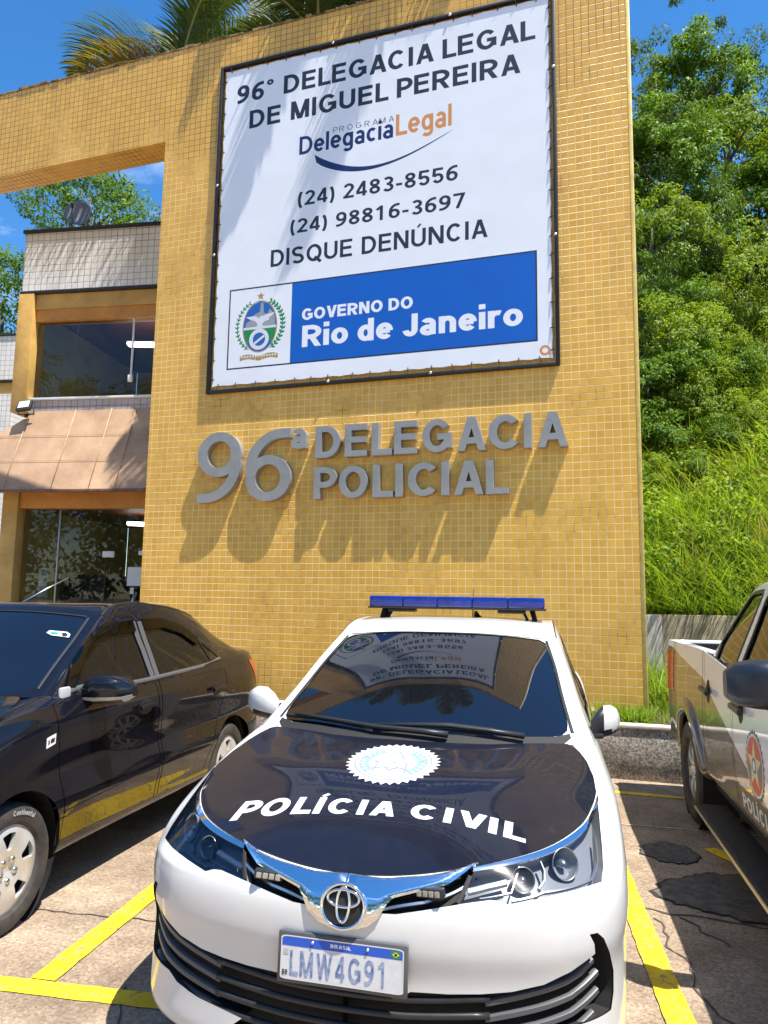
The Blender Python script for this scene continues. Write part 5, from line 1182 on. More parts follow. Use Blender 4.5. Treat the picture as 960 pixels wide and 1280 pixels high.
# emblem: three interlocking ellipses in relief
em = bpy.data.objects.new('emblem', None); C.objects.link(em); em.parent = pc; eu = low.ev([0], [fz(.001, .672)[1]])[0]; em.location = (0.004, eu[1]-.014, .672); em.rotation_euler = (R(-12), 0, 0)
mb = MB(); mb.lathe([(0, -.004), (.066, -.004), (.070, 0)], 40, 'y'); o = mb.build('emblem_plate', MBLM, em, smooth=True); o.scale = (1, 1, .94)
def ell(cx, cz, rx, rz, w, nm):
    P = [(cx+rx*math.cos(2*math.pi*i/44), -.009, cz+rz*math.sin(2*math.pi*i/44)) for i in range(45)]; mb = MB(); mb.tube(P, w, 8, False); mb.build(nm, MCHR, em, smooth=True)
ell(0, 0, .068, .062, .0062, 'outer_ring'); ell(0, .021, .050, .024, .0048, 'cross_ring'); ell(0, .004, .020, .048, .0048, 'inner_ring')
# number plate
pt = bpy.data.objects.new('number_plate', None); C.objects.link(pt); pt.parent = pc; pt.location = (.003, -.022, .511); pt.scale = (.965, 1, .95); pt.rotation_euler = (R(-3), R(0), 0)
MPLT = mat('reflective plate', (.60, .61, .62), .35, var=.08, vscale=40); MPBL = mat('plate blue', (.015, .09, .50), .35)
MB().box(-.212, .212, .004, .02, -.078, .076, .006).build('plate_frame', MGRP, pt, angle=40)
rp = rnd_poly(rect(-.2, .2, -.065, .065), .06, 4)
def flatp(name, polys, m, y, holes=()): V, T = cdt(polys, holes); VV, FF = extrude2d(V, T, flat, y, ); return mesh_obj(name, VV, FF, m, pt)
flatp('plate_face', [rp], MPLT, .003); flatp('plate_band', [[(-.196, .034), (.196, .034), (.196, .060), (.192, .0615), (-.192, .0615), (-.196, .060)]], MPBL, .0025)
flatp('plate_rim', [rp], mat('plate rim', (.7, .71, .72), .3, .3), .0022, [rnd_poly(rect(-.1965, .1965, -.0615, .0615), .06, 4)])
def plate_text(s, x0, x1, z0, h, m, t, gap=.15): o = text_plane('plate_lettering', s, x0, x1, z0, h, .002, m, pt, t, gap); return o
MPINK = mat('plate letter blue', (.055, .11, .32), .45, var=.75, vscale=55, col2=(.35, .40, .50)); plate_text('LMW4G91', -.168, .148, -.052, .074, MPINK, .155, .24); plate_text('BRASIL', -.036, .03, .043, .011, MWHT, .2); plate_text('BR', -.193, -.175, -.053, .016, MINK, .2, .2)
flatp('flag', [rect(.160, .189, .037, .058)], MGRN, .002); flatp('flag_rhombus', [[(.163, .0475), (.1745, .0395), (.186, .0475), (.1745, .0555)]], mat('flag yellow', (.75, .6, .03), .5), .0017); flatp('flag_disc', [ring(.1745, .0475, .0045, .0045, 16)], MNAVY, .0014)
flatp('plate_code', [rect(-.190, -.174, .008, .024)], mat('pale grey print', (.42, .43, .44), .5), .002)
for bx in (-.095, .085): mb = MB(); mb.lathe([(0, -.005), (.004, -.004), (.0055, 0)], 10, 'y', Matrix.Translation((bx, .002, .051))); mb.build('plate_bolt', MBOLT, pt, smooth=True)
# bonnet
edge = [(b-.004 if b > 0 else 0, a+.006) for b, a, z in tp[:8]]; E_ = smooth_loop(edge, 5)[:-5] if False else []
cc = crspl(np.array(tp[:9]), np.linspace(0, 7.35, 60), True); ed = [(max(0, b-.001), a+.001) for b, a, z in cc]
ed = [(b, a) if a < .74 else (float(np.interp(a, [.74, .86, 1.0, 1.10], [.786, .783, .762, .728])), a) for b, a in ed if a < 1.10]
outl = ed+[(.712, 1.125), (.685, 1.14), (.60, 1.115), (.36, 1.055), (.2, 1.035), (0, 1.03)]
hb = panel(hood, 'bonnet', MCB, pc, outl+[(-b, a) for b, a in outl[::-1] if b > 0], (), (.045, .045), .0035, .02, angle=40)
for s in (1, -1): pass

# lettering and badge on the bonnet
MDEC = mat('white decal', (.60, .60, .60), .5, coat=.2, var=.12, vscale=14)
def refine(V, T, L_=.022):
    V = [tuple(v) for v in V]; T = [tuple(t) for t in T]
    for _ in range(6):
        mid = {}; out = []; ch = False
        def md(a, b):
            k = (min(a, b), max(a, b))
            if k not in mid: mid[k] = len(V); V.append(((V[a][0]+V[b][0])/2, (V[a][1]+V[b][1])/2))
            return mid[k]
        ln = lambda a, b: math.hypot(V[a][0]-V[b][0], V[a][1]-V[b][1])
        for a, b, c in T:
            sp = [ln(a, b) > L_, ln(b, c) > L_, ln(c, a) > L_]
            if not any(sp): out.append((a, b, c)); continue
            ch = True; m = [md(a, b) if sp[0] else None, md(b, c) if sp[1] else None, md(c, a) if sp[2] else None]; P = [a]+([m[0]] if sp[0] else [])+[b]+([m[1]] if sp[1] else [])+[c]+([m[2]] if sp[2] else [])
            if sum(sp) == 3: out += [(a, m[0], m[2]), (m[0], b, m[1]), (m[2], m[1], c), (m[0], m[1], m[2])]
            elif sum(sp) == 1:
                if sp[0]: out += [(a, m[0], c), (m[0], b, c)]
                elif sp[1]: out += [(a, b, m[1]), (a, m[1], c)]
                else: out += [(a, b, m[2]), (b, c, m[2])]
            else:
                if not sp[0]: out += [(a, b, m[1]), (a, m[1], m[2]), (m[2], m[1], c)]
                elif not sp[1]: out += [(b, c, m[2]), (b, m[2], m[0]), (m[0], m[2], a)]
                else: out += [(c, a, m[0]), (c, m[0], m[1]), (m[1], m[0], b)]
        T = out
        if not ch: break
    return np.array(V), np.array(T)
def on_hood(name, V, T, m, off=.0040):
    V, T = refine(V, T); P = hood.ev(V[:, 0], V[:, 1])+hood.nrm(V[:, 0], V[:, 1])*off; used = np.unique(T); mp = -np.ones(len(V), int); mp[used] = np.arange(len(used)); return mesh_obj(name, P[used].tolist(), [tuple(t) for t in mp[T]], m, hb, smooth=True)
bl = hood.pix(PCM, [(287, 1027), (385, 1020), (487, 1023), (512, 1020), (560, 1031), (652, 1054)]); tl = hood.pix(PCM, [(299, 1003), (392, 1000), (470, 1001), (520, 1006), (575, 1012), (634, 1029)])
bl, tl = np.array(bl), np.array(tl); fb = np.polyfit(bl[:, 0], bl[:, 1], 2); ft_ = np.polyfit(tl[:, 0], tl[:, 1], 2)
def hood_text(s, x0, x1, t=.215, gap=.17, fb=fb, ft_=ft_):
    V, T, w = text2d(s, t, gap, .3); x = x0+(x1-x0)*V[:, 0]/w; x = x+V[:, 1]*.0; yb = np.polyval(fb, x); yt = np.polyval(ft_, x); y = yb+(yt-yb)*V[:, 1]; return np.stack([x, y], 1), T
xb = bl[:, 0]; V, T = hood_text('POLÍCIA', xb[0], xb[2]+.002); on_hood('lettering', V, T, MDEC); V, T = hood_text('CIVIL', xb[3], xb[5]); on_hood('lettering', V, T, MDEC)
bc = np.array(hood.pix(PCM, [(429, 957), (551, 957), (490, 931), (490, 983)])); bcx, bcy = (bc[0, 0]+bc[1, 0])/2, (bc[2, 1]+bc[3, 1])/2; brx, bry = (bc[1, 0]-bc[0, 0])/2, abs(bc[2, 1]-bc[3, 1])/2
cg = lambda P, kx=1., ky=1.: [(bcx+x*brx*kx, bcy+y*bry*ky) for x, y in P]
sun_ = [((1 if i % 2 == 0 else .90)*math.cos(2*math.pi*i/72), (1 if i % 2 == 0 else .90)*math.sin(2*math.pi*i/72)) for i in range(72)]
def hood_poly(name, polys, m, holes=(), off=.0040):
    A = np.concatenate([np.array(p) for p in polys]); g = np.stack(np.meshgrid(np.arange(A[:, 0].min(), A[:, 0].max(), .03), np.arange(A[:, 1].min(), A[:, 1].max(), .03)), -1).reshape(-1, 2); V, T = cdt(polys, holes, g if len(g) else None); return on_hood(name, V, T, m, off)
hood_poly('badge', [cg(sun_)], MDEC)
MGRL = mat('grey badge line', (.22, .24, .28), .5); MCY = mat('pale blue badge leaf', (.20, .38, .46), .5)
cir = lambda r, n=48: [(r*math.cos(2*math.pi*i/n), r*math.sin(2*math.pi*i/n)) for i in range(n)]
for r in (.82, .72): hood_poly('badge_ring', [cg(cir(r))], MGRL, [cg(cir(r-.035))], .0047)
st5 = [((.62 if i % 2 == 0 else .27)*math.cos(R(90+36*i)), (.62 if i % 2 == 0 else .27)*math.sin(R(90+36*i))) for i in range(10)]
st5 = [(x*1.25 if abs(y) < .5 else x, y) for x, y in st5]
hood_poly('badge_star', [cg(st5)], MGRL, [cg([(x*.87, y*.87) for x, y in st5])], .0047)
lf = []
for s in (-1, 1):
    for k in range(9):
        a = R(-50+100*k/8); x, y = s*.58*math.cos(a), .58*math.sin(a)
        for d in (-.6, .6): q = a+d+R(80); dx, dy = s*math.cos(q)*.17, math.sin(q)*.17; lf.append([(x, y), (x+dx*.5-dy*.3, y+dy*.5+dx*.3), (x+dx, y+dy), (x+dx*.5+dy*.3, y+dy*.5-dx*.3)])
hood_poly('badge_laurel', [cg(p) for p in lf], MCY, (), .0047)
V, T, w = text2d('POLÍCIA CIVIL', .16, .2, .4); V = np.stack([bcx+(V[:, 0]/w-.5)*brx*.78, bcy+(V[:, 1]-.5)*bry*.12], 1); on_hood('badge_lettering', V, T, MGRL, .0053)
hood_poly('badge_pistols', [cg([(-.42, -.34), (-.1, -.22), (.0, -.36), (.12, -.2), (.44, -.34), (.4, -.40), (.14, -.27), (.02, -.44), (-.12, -.28), (-.40, -.40)])], MGRL, (), .0047)

# ---- upper body
GH = [[(0, 1.05, .968), (.36, 1.08, .968), (.728, 1.19, .970), (.795, 1.24, .970), (.812, 1.27, .958), (.822, 1.30, .945)],
 [(0, 1.35, 1.136), (.34, 1.375, 1.13), (.676, 1.47, 1.12), (.742, 1.525, 1.112), (.785, 1.50, 1.03), (.822, 1.50, .955)],
 [(0, 1.65, 1.290), (.315, 1.675, 1.285), (.636, 1.765, 1.262), (.70, 1.81, 1.254), (.762, 1.75, 1.10), (.825, 1.75, .958)],
 [(0, 1.93, 1.42), (.29, 1.955, 1.415), (.590, 2.04, 1.39), (.656, 2.08, 1.378), (.745, 2.05, 1.17), (.828, 2.05, .960)],
 [(0, 2.06, 1.467), (.29, 2.085, 1.463), (.577, 2.155, 1.438), (.648, 2.18, 1.418), (.742, 2.15, 1.18), (.830, 2.15, .961)],
 [(0, 2.28, 1.494), (.29, 2.28, 1.491), (.573, 2.33, 1.472), (.640, 2.35, 1.446), (.738, 2.3, 1.19), (.832, 2.3, .962)],
 [(0, 2.65, 1.505), (.29, 2.65, 1.502), (.565, 2.66, 1.484), (.632, 2.68, 1.455), (.738, 2.68, 1.20), (.832, 2.68, .968)],
 [(0, 3.1, 1.488), (.285, 3.1, 1.484), (.545, 3.12, 1.455), (.610, 3.13, 1.405), (.733, 3.1, 1.19), (.828, 3.1, .978)],
 [(0, 3.5, 1.41), (.27, 3.49, 1.405), (.515, 3.46, 1.38), (.59, 3.45, 1.35), (.722, 3.42, 1.17), (.818, 3.42, 1.0)],
 [(0, 3.85, 1.24), (.29, 3.83, 1.235), (.55, 3.78, 1.21), (.64, 3.75, 1.19), (.735, 3.72, 1.10), (.80, 3.7, 1.01)],
 [(0, 4.12, 1.09), (.32, 4.11, 1.088), (.60, 4.06, 1.08), (.70, 4.03, 1.07), (.752, 4.0, 1.05), (.785, 4.0, 1.02)],
 [(0, 4.4, 1.07), (.34, 4.38, 1.068), (.60, 4.3, 1.06), (.68, 4.28, 1.05), (.73, 4.25, 1.04), (.765, 4.2, 1.02)],
 [(0, 4.57, 1.015), (.36, 4.53, 1.015), (.57, 4.45, 1.015), (.63, 4.39, 1.012), (.67, 4.37, 1.005), (.70, 4.34, 1.0)]]
class USurf(Surf):
    """upper body: net rows run along the car (u), columns across (v: 0 centre ... 5 belt)"""
    def __init__(s, net): super().__init__(np.array(net, float), False, False, (0, 2.4, .5))
    def ev(s, u, v):      # here net[u][v]; centre line symmetric
        u = np.atleast_1d(u).astype(float); v = np.atleast_1d(v).astype(float); n = s.R_
        A = np.stack([crspl(s.net[r], u, True, False) for r in range(n)]); m = len(u); i = np.clip(np.floor(v).astype(int), 0, n-2); k = np.arange(m); t = v-i; tc = np.clip(t, 0, 1); g = lambda q: A[np.clip(q, 0, n-1), k]
        p1, p2 = g(i), g(i+1); p0 = np.where((i > 0)[:, None], g(i-1), 2*p1-p2); p3 = np.where((i < n-2)[:, None], g(i+2), 2*p2-p1); x = tc[:, None]
        r = .5*(2*p1+(p2-p0)*x+(2*p0-5*p1+4*p2-p3)*x*x+(3*p1-p0-3*p2+p3)*x**3); e = (t-tc)[:, None]; return r+np.where(e < 0, p2-p0, p3-p1)*.5*e
    def nrm(s, u, v): 
        s.sym0 = True; n = Surf.nrm(s, u, v); s.sym0 = False; return n
# in USurf parameters: first = across (0..5), second = along (0..11)
up = USurf(GH); US, UR = up.S_-1, up.R_-1
WS = [(0, .16), (.6, .16), (1.2, .16), (1.66, .17), (1.80, .20), (1.90, .30), (1.945, .45), (1.96, .7), (1.95, 2.0), (1.93, 2.80), (1.80, 2.93), (1.4, 2.96), (.7, 2.97), (0, 2.97)]
RWN = [(0, 8.15), (1.6, 8.18), (1.85, 8.35), (1.85, 9.6), (1.7, 9.85), (0, 9.9)]
aside = lambda pts: up.side2(pts)
def side2(s, pts):
    out = []; G = s.G[:, 25:]
    for a, z in pts:
        k = (G[..., 1]-a)**2+(G[..., 2]-z)**2; q = int(k.argmin()); j, i = divmod(q, G.shape[1]); x = np.array([s.gu[i+25], s.gv[j]])
        for _ in range(6):
            p = s.ev([x[0], x[0]+1e-3, x[0]], [x[1], x[1], x[1]+1e-3]); r = np.array([a-p[0, 1], z-p[0, 2]]); J = np.array([[p[1, 1]-p[0, 1], p[2, 1]-p[0, 1]], [p[1, 2]-p[0, 2], p[2, 2]-p[0, 2]]])/1e-3; x = x+np.clip(np.linalg.solve(J, r), -.3, .3)
        out.append((float(np.clip(x[0], 2.9, US-.02)), float(x[1])))
    return out
USurf.side2 = side2
FW = rnd_poly(side2(up, [(1.62, .995), (1.86, 1.16), (2.14, 1.335), (2.48, 1.392), (2.50, 1.0)]), .12, 3)
RW = rnd_poly(side2(up, [(2.58, 1.0), (2.57, 1.395), (2.95, 1.39), (3.28, 1.33), (3.55, 1.15), (3.46, 1.03)]), .12, 3)
panel(up, 'upper_body', MCW, pc, [(0, 0), (US, 0), (US, UR), (0, UR)], [WS, RWN, FW, RW], (.16, .13), 0, 0, mirror_join=True, angle=35)
MFRIT = mat('glass edge band', (.005, .005, .006), .2)
panel(up, 'cowl_cover', MBLM, pc, [(0, -.0), (1.0, 0), (1.80, .02), (1.93, .14), (1.93, .24), (1.70, .17), (0, .165)], (), (.12, .06), .0015, 0, mirror_join=True)
wsd = panel(up, 'windscreen', MDGL, pc, WS, (), (.12, .12), -.004, .0, mirror_join=True)
for s in (1, -1): strip_on(up, [(1.985, .25), (1.99, 1), (1.985, 2.0), (1.97, 2.9)], .016, 'windscreen_seal', MBLK, pc, .0, .003, s)
P = [(v, 2.985) for v in (1.9, 1.4, .7, 0.0)]; 
for s in (1, -1): strip_on(up, P, .010, 'windscreen_seal', MBLK, pc, .0, .002, s)
panel(up, 'rear_screen', MDGL, pc, RWN, (), (.15, .15), -.004, 0, mirror_join=True)
for s in (1, -1):
    panel(up, 'side_window', MDGL2, pc, FW, (), (.12, .12), -.006, 0, s); panel(up, 'side_window', MDGL2, pc, RW, (), (.12, .12), -.006, 0, s)
    strip_on(up, FW+FW[:1], .014, 'window_seal', MBLK, pc, .0, .003, s); strip_on(up, RW+RW[:1], .014, 'window_seal', MBLK, pc, .0, .003, s)
    strip_on(up, [(2.78, 3.05), (2.72, 4), (2.72, 5), (2.72, 6), (2.72, 7), (2.75, 8)], .010, 'roof_channel', MBLK, pc, .0, .003, s)
    # shut lines of the doors, handles
    for L_ in ([(1.42, .90), (1.40, .6), (1.44, .32), (1.5, .22)], [(2.52, .95), (2.56, .6), (2.52, .25)], [(3.42, .97), (3.42, .8), (3.25, .55), (3.18, .3)]): strip_on(low, low.side(L_), .006, 'door_seam', MSEAMC, pc, -.001, .0018, s)
    strip_on(low, low.side([(.56, .668), (.63, .672), (.70, .675)], 4), .005, 'bumper_seam', MSEAMC, pc, -.001, .0016, s)
    for a in (2.36, 3.22): strip_on(low, low.side([(a-.10, .86), (a, .872), (a+.10, .875)]), .028, 'door_handle', MCHR, pc, .018, .018, s)
    # mirrors
    mr = bpy.data.objects.new('wing_mirror', None); C.objects.link(mr); mr.parent = pc
    sec = ([((.80, 1.47, 1.0), .03, .045), ((.845, 1.49, 1.022), .05, .068), ((.90, 1.52, 1.036), .075, .082), ((.96, 1.55, 1.040), .075, .078), ((1.01, 1.585, 1.036), .055, .058), ((1.035, 1.61, 1.030), .02, .022)] if s < 0 else [((.80, 1.47, 1.0), .03, .04), ((.83, 1.49, 1.018), .05, .062), ((.862, 1.52, 1.030), .075, .074), ((.90, 1.55, 1.034), .075, .070), ((.93, 1.585, 1.032), .055, .052), ((.945, 1.61, 1.028), .02, .02)])
    V = []; F = []; n = 18
    for (c, ra, rz) in sec:
        for k in range(n): t = 2*math.pi*k/n; ca, sa = math.cos(t), math.sin(t); V.append(((c[0])*s, c[1]+ra*abs(ca)**.75*(1 if ca > 0 else -1.0)*(.8 if ca > 0 else 1), c[2]+rz*abs(sa)**.75*(1 if sa > 0 else -1)))
    for i in range(len(sec)-1):
        for k in range(n): F.append((i*n+k, i*n+(k+1) % n, (i+1)*n+(k+1) % n, (i+1)*n+k))
    F += [tuple(range(n)), tuple((len(sec)-1)*n+k for k in range(n-1, -1, -1))]
    if s < 0: F = [f[::-1] for f in F]
    fc = lambda f, k: sum(V[i][k] for i in f)/len(f)
    mi = [1 if fc(f, 2) < .992 or abs(fc(f, 0)) < (.815 if s < 0 else .862) else 0 for f in F]
    mesh_obj('mirror_shell', V, F, [MCW, MBLK], mr, angle=50, mi=mi)
    MB().box(min(.74*s, .86*s), max(.74*s, .86*s), 1.44, 1.52, .955, .985, .012).build('mirror_foot', MBLK, mr, angle=40)
# underside, wheels
MB().box(-.70, .70, .62, 4.3, .17, .30).build('underbody', MUND, pc); 
dome1 = lambda r: .78-.10*np.clip(1-r, 0, 1)-.08*(r < .2)
rimA = rim_cover(10, [(.42, .86, -.13, .13, 0)], dome1, MSIL2)
for s in (1, -1):
    for a in (.95, 3.64):
        wheel(pc, s*.715, a, .315, .315, .205, s, rimA); mb = MB(); mb.lathe([(.36, -.12), (.36, .10)], 32, 'x', Matrix.Translation((s*.75, a, .33))); mb.build('wheel_liner', MUND, pc)
# wipers
def wiper(pts, nm):
    w_ = bpy.data.objects.new('wiper', None); C.objects.link(w_); w_.parent = pc; uv = up_pix(pts); P = [Vector(p) for p in (up.ev(np.array(uv)[:, 0], np.array(uv)[:, 1])*np.array([1, 1, 1]))]; sg = [1 if q[2] else -1 for q in uv]
    P = [Vector((p.x*s, p.y, p.z)) for p, s in zip(P, sg)]; N_ = up.nrm(np.array(uv)[:, 0], np.array(uv)[:, 1]); N_ = [Vector((n[0]*s, n[1], n[2])) for n, s in zip(N_, sg)]
    return w_, P, N_
def up_pix(pts):
    Mi = PCM.inverted(); o = Mi @ EYE; out = []
    for p in pts:
        d = (Mi.to_3x3() @ ray(*p)).normalized(); t = None
        for s in (1, -1):
            h = up.bvh.ray_cast(Vector((o.x*s, o.y, o.z)), Vector((d.x*s, d.y, d.z)))
            if h[0] is not None and h[0].x >= -.01: c = up._cell(h[2], h[0]); t = (c[0], c[1], s > 0); break
        out.append(t if t else (1.0, .3, True))
    return out
for blade, arm in (([(361, 897), (395, 900), (425, 905), (455, 911)], [(372, 898), (420, 906), (470, 915), (530, 921), (560, 925)]), ([(455, 910), (500, 909), (560, 909), (618, 916)], [(470, 912), (560, 914), (610, 920), (655, 927)])):
    w_, P, N_ = wiper(blade, 'b'); mb = MB(); mb.tube([p+n*.014 for p, n in zip(P, N_)], .009, 6); mb.build('blade', MBLM, w_, smooth=True)
    w2, P, N_ = wiper(arm, 'a'); mb = MB(); mb.tube([p+n*.030 for p, n in zip(P, N_)], [.008, .010, .012, .014, .016][:len(P)], 6); o = mb.build('arm', MBLK, w_, smooth=True); bpy.data.objects.remove(w2)
# light bar
lb = bpy.data.objects.new('light_bar', None); C.objects.link(lb); lb.parent = pc; lb.location = (.02, 2.46, 1.572); lb.scale = (.95, 1, 1.15)
MLBB = mat('blue lamp lens', (.006, .028, .26), .2, coat=1, var=.3, vscale=14)
for k in range(5):
    x0, x1 = -.585+k*.234, -.585+(k+1)*.234-.004; mb = MB(); mb.box(x0, x1+.0035, -.15, .15, -.012, .048, .010); mb.build('lens', MLBB, lb, angle=40)
MB().box(-.592, .592, -.153, .153, -.022, -.012, .004).build('base', MBLK, lb, angle=40)
for s in (-1, 1):
    mb = MB(); mb.tube([(s*.50, -.04, -.02), (s*.515, -.04, -.06), (s*.53, -.04, -.115)], .016, 8); mb.tube([(s*.50, .06, -.02), (s*.53, .06, -.13)], .016, 8); mb.tube([(s*.44, -.05, -.022), (s*.47, -.05, -.07), (s*.43, -.05, -.10)], .010, 6); mb.build('bracket', MBLM, lb, smooth=True)
    MB().box(min(s*.28, s*.46), max(s*.28, s*.46), -.12, .0, -.040, -.0225, .005).build('siren_driver', MBLK, lb, angle=40)
mb = MB(); mb.tube([(.10, .15, -.11), (.11, .14, -.04), (.14, .02, -.06), (.22, -.06, -.10)], .012, 6); mb.build('cable', MBLM, lb, smooth=True)
mb = MB(); mb.tube([(.07, 2.9, 1.47), (.07, 2.92, 1.62), (.07, 2.93, 1.69)], [.006, .003, .002], 6); mb.tube([(.07, 2.9, 1.465), (.07, 2.9, 1.49)], .02, 8); mb.build('antenna', MBLM, pc, smooth=True)
# ================================================================== the dark sedan, left
def warp(net, am, zm, bs=1.0):
    n = np.array(net, float).copy(); f = lambda x, t: np.interp(x, t[0], t[1])
    n[..., 1] = f(n[..., 1], am); n[..., 2] = f(n[..., 2], zm); n[..., 0] *= bs; return n
SD_TH = -.088; SD_POS = (-3.782, -5.770); SDM = pose(SD_POS, SD_TH)
sd = thing('sedan', 'dark navy sedan with silver wheels and grey window trim parked left of the police car', 'car', (*SD_POS, 0), -SD_TH)
AM = ([0, .95, 1.24, 2.04, 2.68, 3.62, 4.1, 4.6], [0, .84, 1.16, 1.75, 2.25, 3.26, 3.72, 4.10]); ZM = ([0, .17, .66, .965, 1.475], [0, .225, .72, 1.06, 1.55])
slow = Surf(warp(low.net, AM, ZM, .985)); sup = USurf(warp(np.array(GH), AM, ZM, .985))
# give the flanks a waist crease and a lower hollow, as pressed doors have
n_ = slow.net; w_ = smooth(6.5, 8.2, np.arange(n_.shape[1]))*(1-smooth(12, 13, np.arange(n_.shape[1])))
for r, dx in ((1, -.004), (2, .0), (3, .012), (4, -.014), (5, -.002), (6, .012)): n_[r, :, 0] += dx*w_
slow = Surf(n_)
ARs = lambda a, r: slow.side([(a+r*math.cos(t), .30+r*math.sin(t)) for t in np.linspace(-.7, math.pi+.7, 30)])
fa, ra = ARs(.865, .355), ARs(3.27, .36)
DF = slow.side(dens([(1.13, 1.03), (1.13, .93), (1.17, .7), (1.215, .46), (1.225, .30), (2.17, .30), (2.175, .6), (2.16, .9), (2.135, 1.035)], .06))
DR = slow.side(dens([(2.165, 1.035), (2.19, .9), (2.205, .6), (2.20, .31), (2.82, .34), (2.90, .48), (3.03, .70), (3.12, .85), (3.15, .96), (3.15, 1.04)], .06))
LS, LR = slow.S_-1, slow.R_-1
X1, F1 = panel(slow, '', None, None, [(0, 0), (LS, 0), (LS, LR), (0, LR)], [fa, ra, DF, DR], (.13, .11), obj=False)
X2, F2 = panel(slow, '', None, None, [(0, 0), (LS, 0), (LS, LR), (0, LR)], [fa, ra], (.13, .11), side=-1, obj=False)
mesh_obj('body', X1+X2, F1+[tuple(i+len(X1) for i in f) for f in F2], MCN, sd, angle=35)
def inset(poly, d):
    V, N2 = np.array(poly), None; c = V.mean(0); out = []
    n = len(V)
    for i in range(n):
        t = V[(i+1) % n]-V[i-1]; l = np.hypot(*t); nn = np.array([-t[1], t[0]])/max(l, 1e-9)
        if (c-V[i]) @ nn < 0: nn = -nn
        out.append(tuple(V[i]+nn*d))
    return out
MTRIMG = mat('satin grey window trim', (.11, .11, .11), .42, .3)
for q in (DF, DR): panel(slow, 'door_aperture', MSEAMC, sd, inset(q, -.04), (), (.25, .25), -.014, 0)
fd = panel(slow, 'front_door', MCN, sd, inset(DF, .012), (), (.10, .10), 0, .012, angle=35); rd = panel(slow, 'rear_door', MCN, sd, inset(DR, .012), (), (.10, .10), 0, .012, angle=35)
for dr, a in ((fd, 1.99), (rd, 2.975)):
    cup = slow.side([(a+.085*math.cos(t), .905+.048*math.sin(t)) for t in np.linspace(0, 2*math.pi, 22)[:-1]]); panel(slow, 'handle_recess', MBLK, dr, cup, (), (.05, .05), .0008, 0)
    strip_on(slow, slow.side([(a-.10, .905), (a-.03, .912), (a+.05, .914), (a+.095, .910)]), .030, 'handle', MCN, dr, .020, .016)
for dr, P in ((fd, [(1.22, .47), (1.7, .49), (2.16, .515)]), (rd, [(2.20, .517), (2.55, .54), (2.90, .57)])):
    strip_on(slow, slow.side(P), .012, 'door_moulding', MCN, dr, .0, .006)
def mirror_half(surf, poly, n, m, par, **k):
    for s in (1, -1): panel(surf, n, m, par, poly, side=s, **k)
sFW = rnd_poly(side2(sup, [(1.27, 1.085), (1.46, 1.29), (1.60, 1.37), (1.78, 1.415), (2.06, 1.432), (2.105, 1.075)]), .10, 3)
sRW = rnd_poly(side2(sup, [(2.195, 1.078), (2.165, 1.435), (2.45, 1.435), (2.70, 1.385), (2.92, 1.28), (2.99, 1.105)]), .10, 3)
sQ = rnd_poly(side2(sup, [(3.005, 1.108), (2.955, 1.25), (3.15, 1.13)]), .06, 3)
US, UR = sup.S_-1, sup.R_-1
panel(sup, 'upper_body', MCN, sd, [(0, 0), (US, 0), (US, UR), (0, UR)], [WS, RWN, sFW, sRW, sQ], (.16, .13), 0, 0, mirror_join=True, angle=35)
panel(sup, 'windscreen', MDGL, sd, WS, (), (.12, .12), -.004, .0, mirror_join=True); panel(sup, 'rear_screen', MDGL, sd, RWN, (), (.15, .15), -.004, 0, mirror_join=True)
for nm, P in (('front_window', sFW), ('rear_window', sRW), ('quarter_glass', sQ)): mirror_half(sup, P, nm, MDGL2, sd, step=(.12, .12), off=-.005)
MVIS = glass_mat('smoked rain visor', (.10, .085, .08), 1.6, .05)
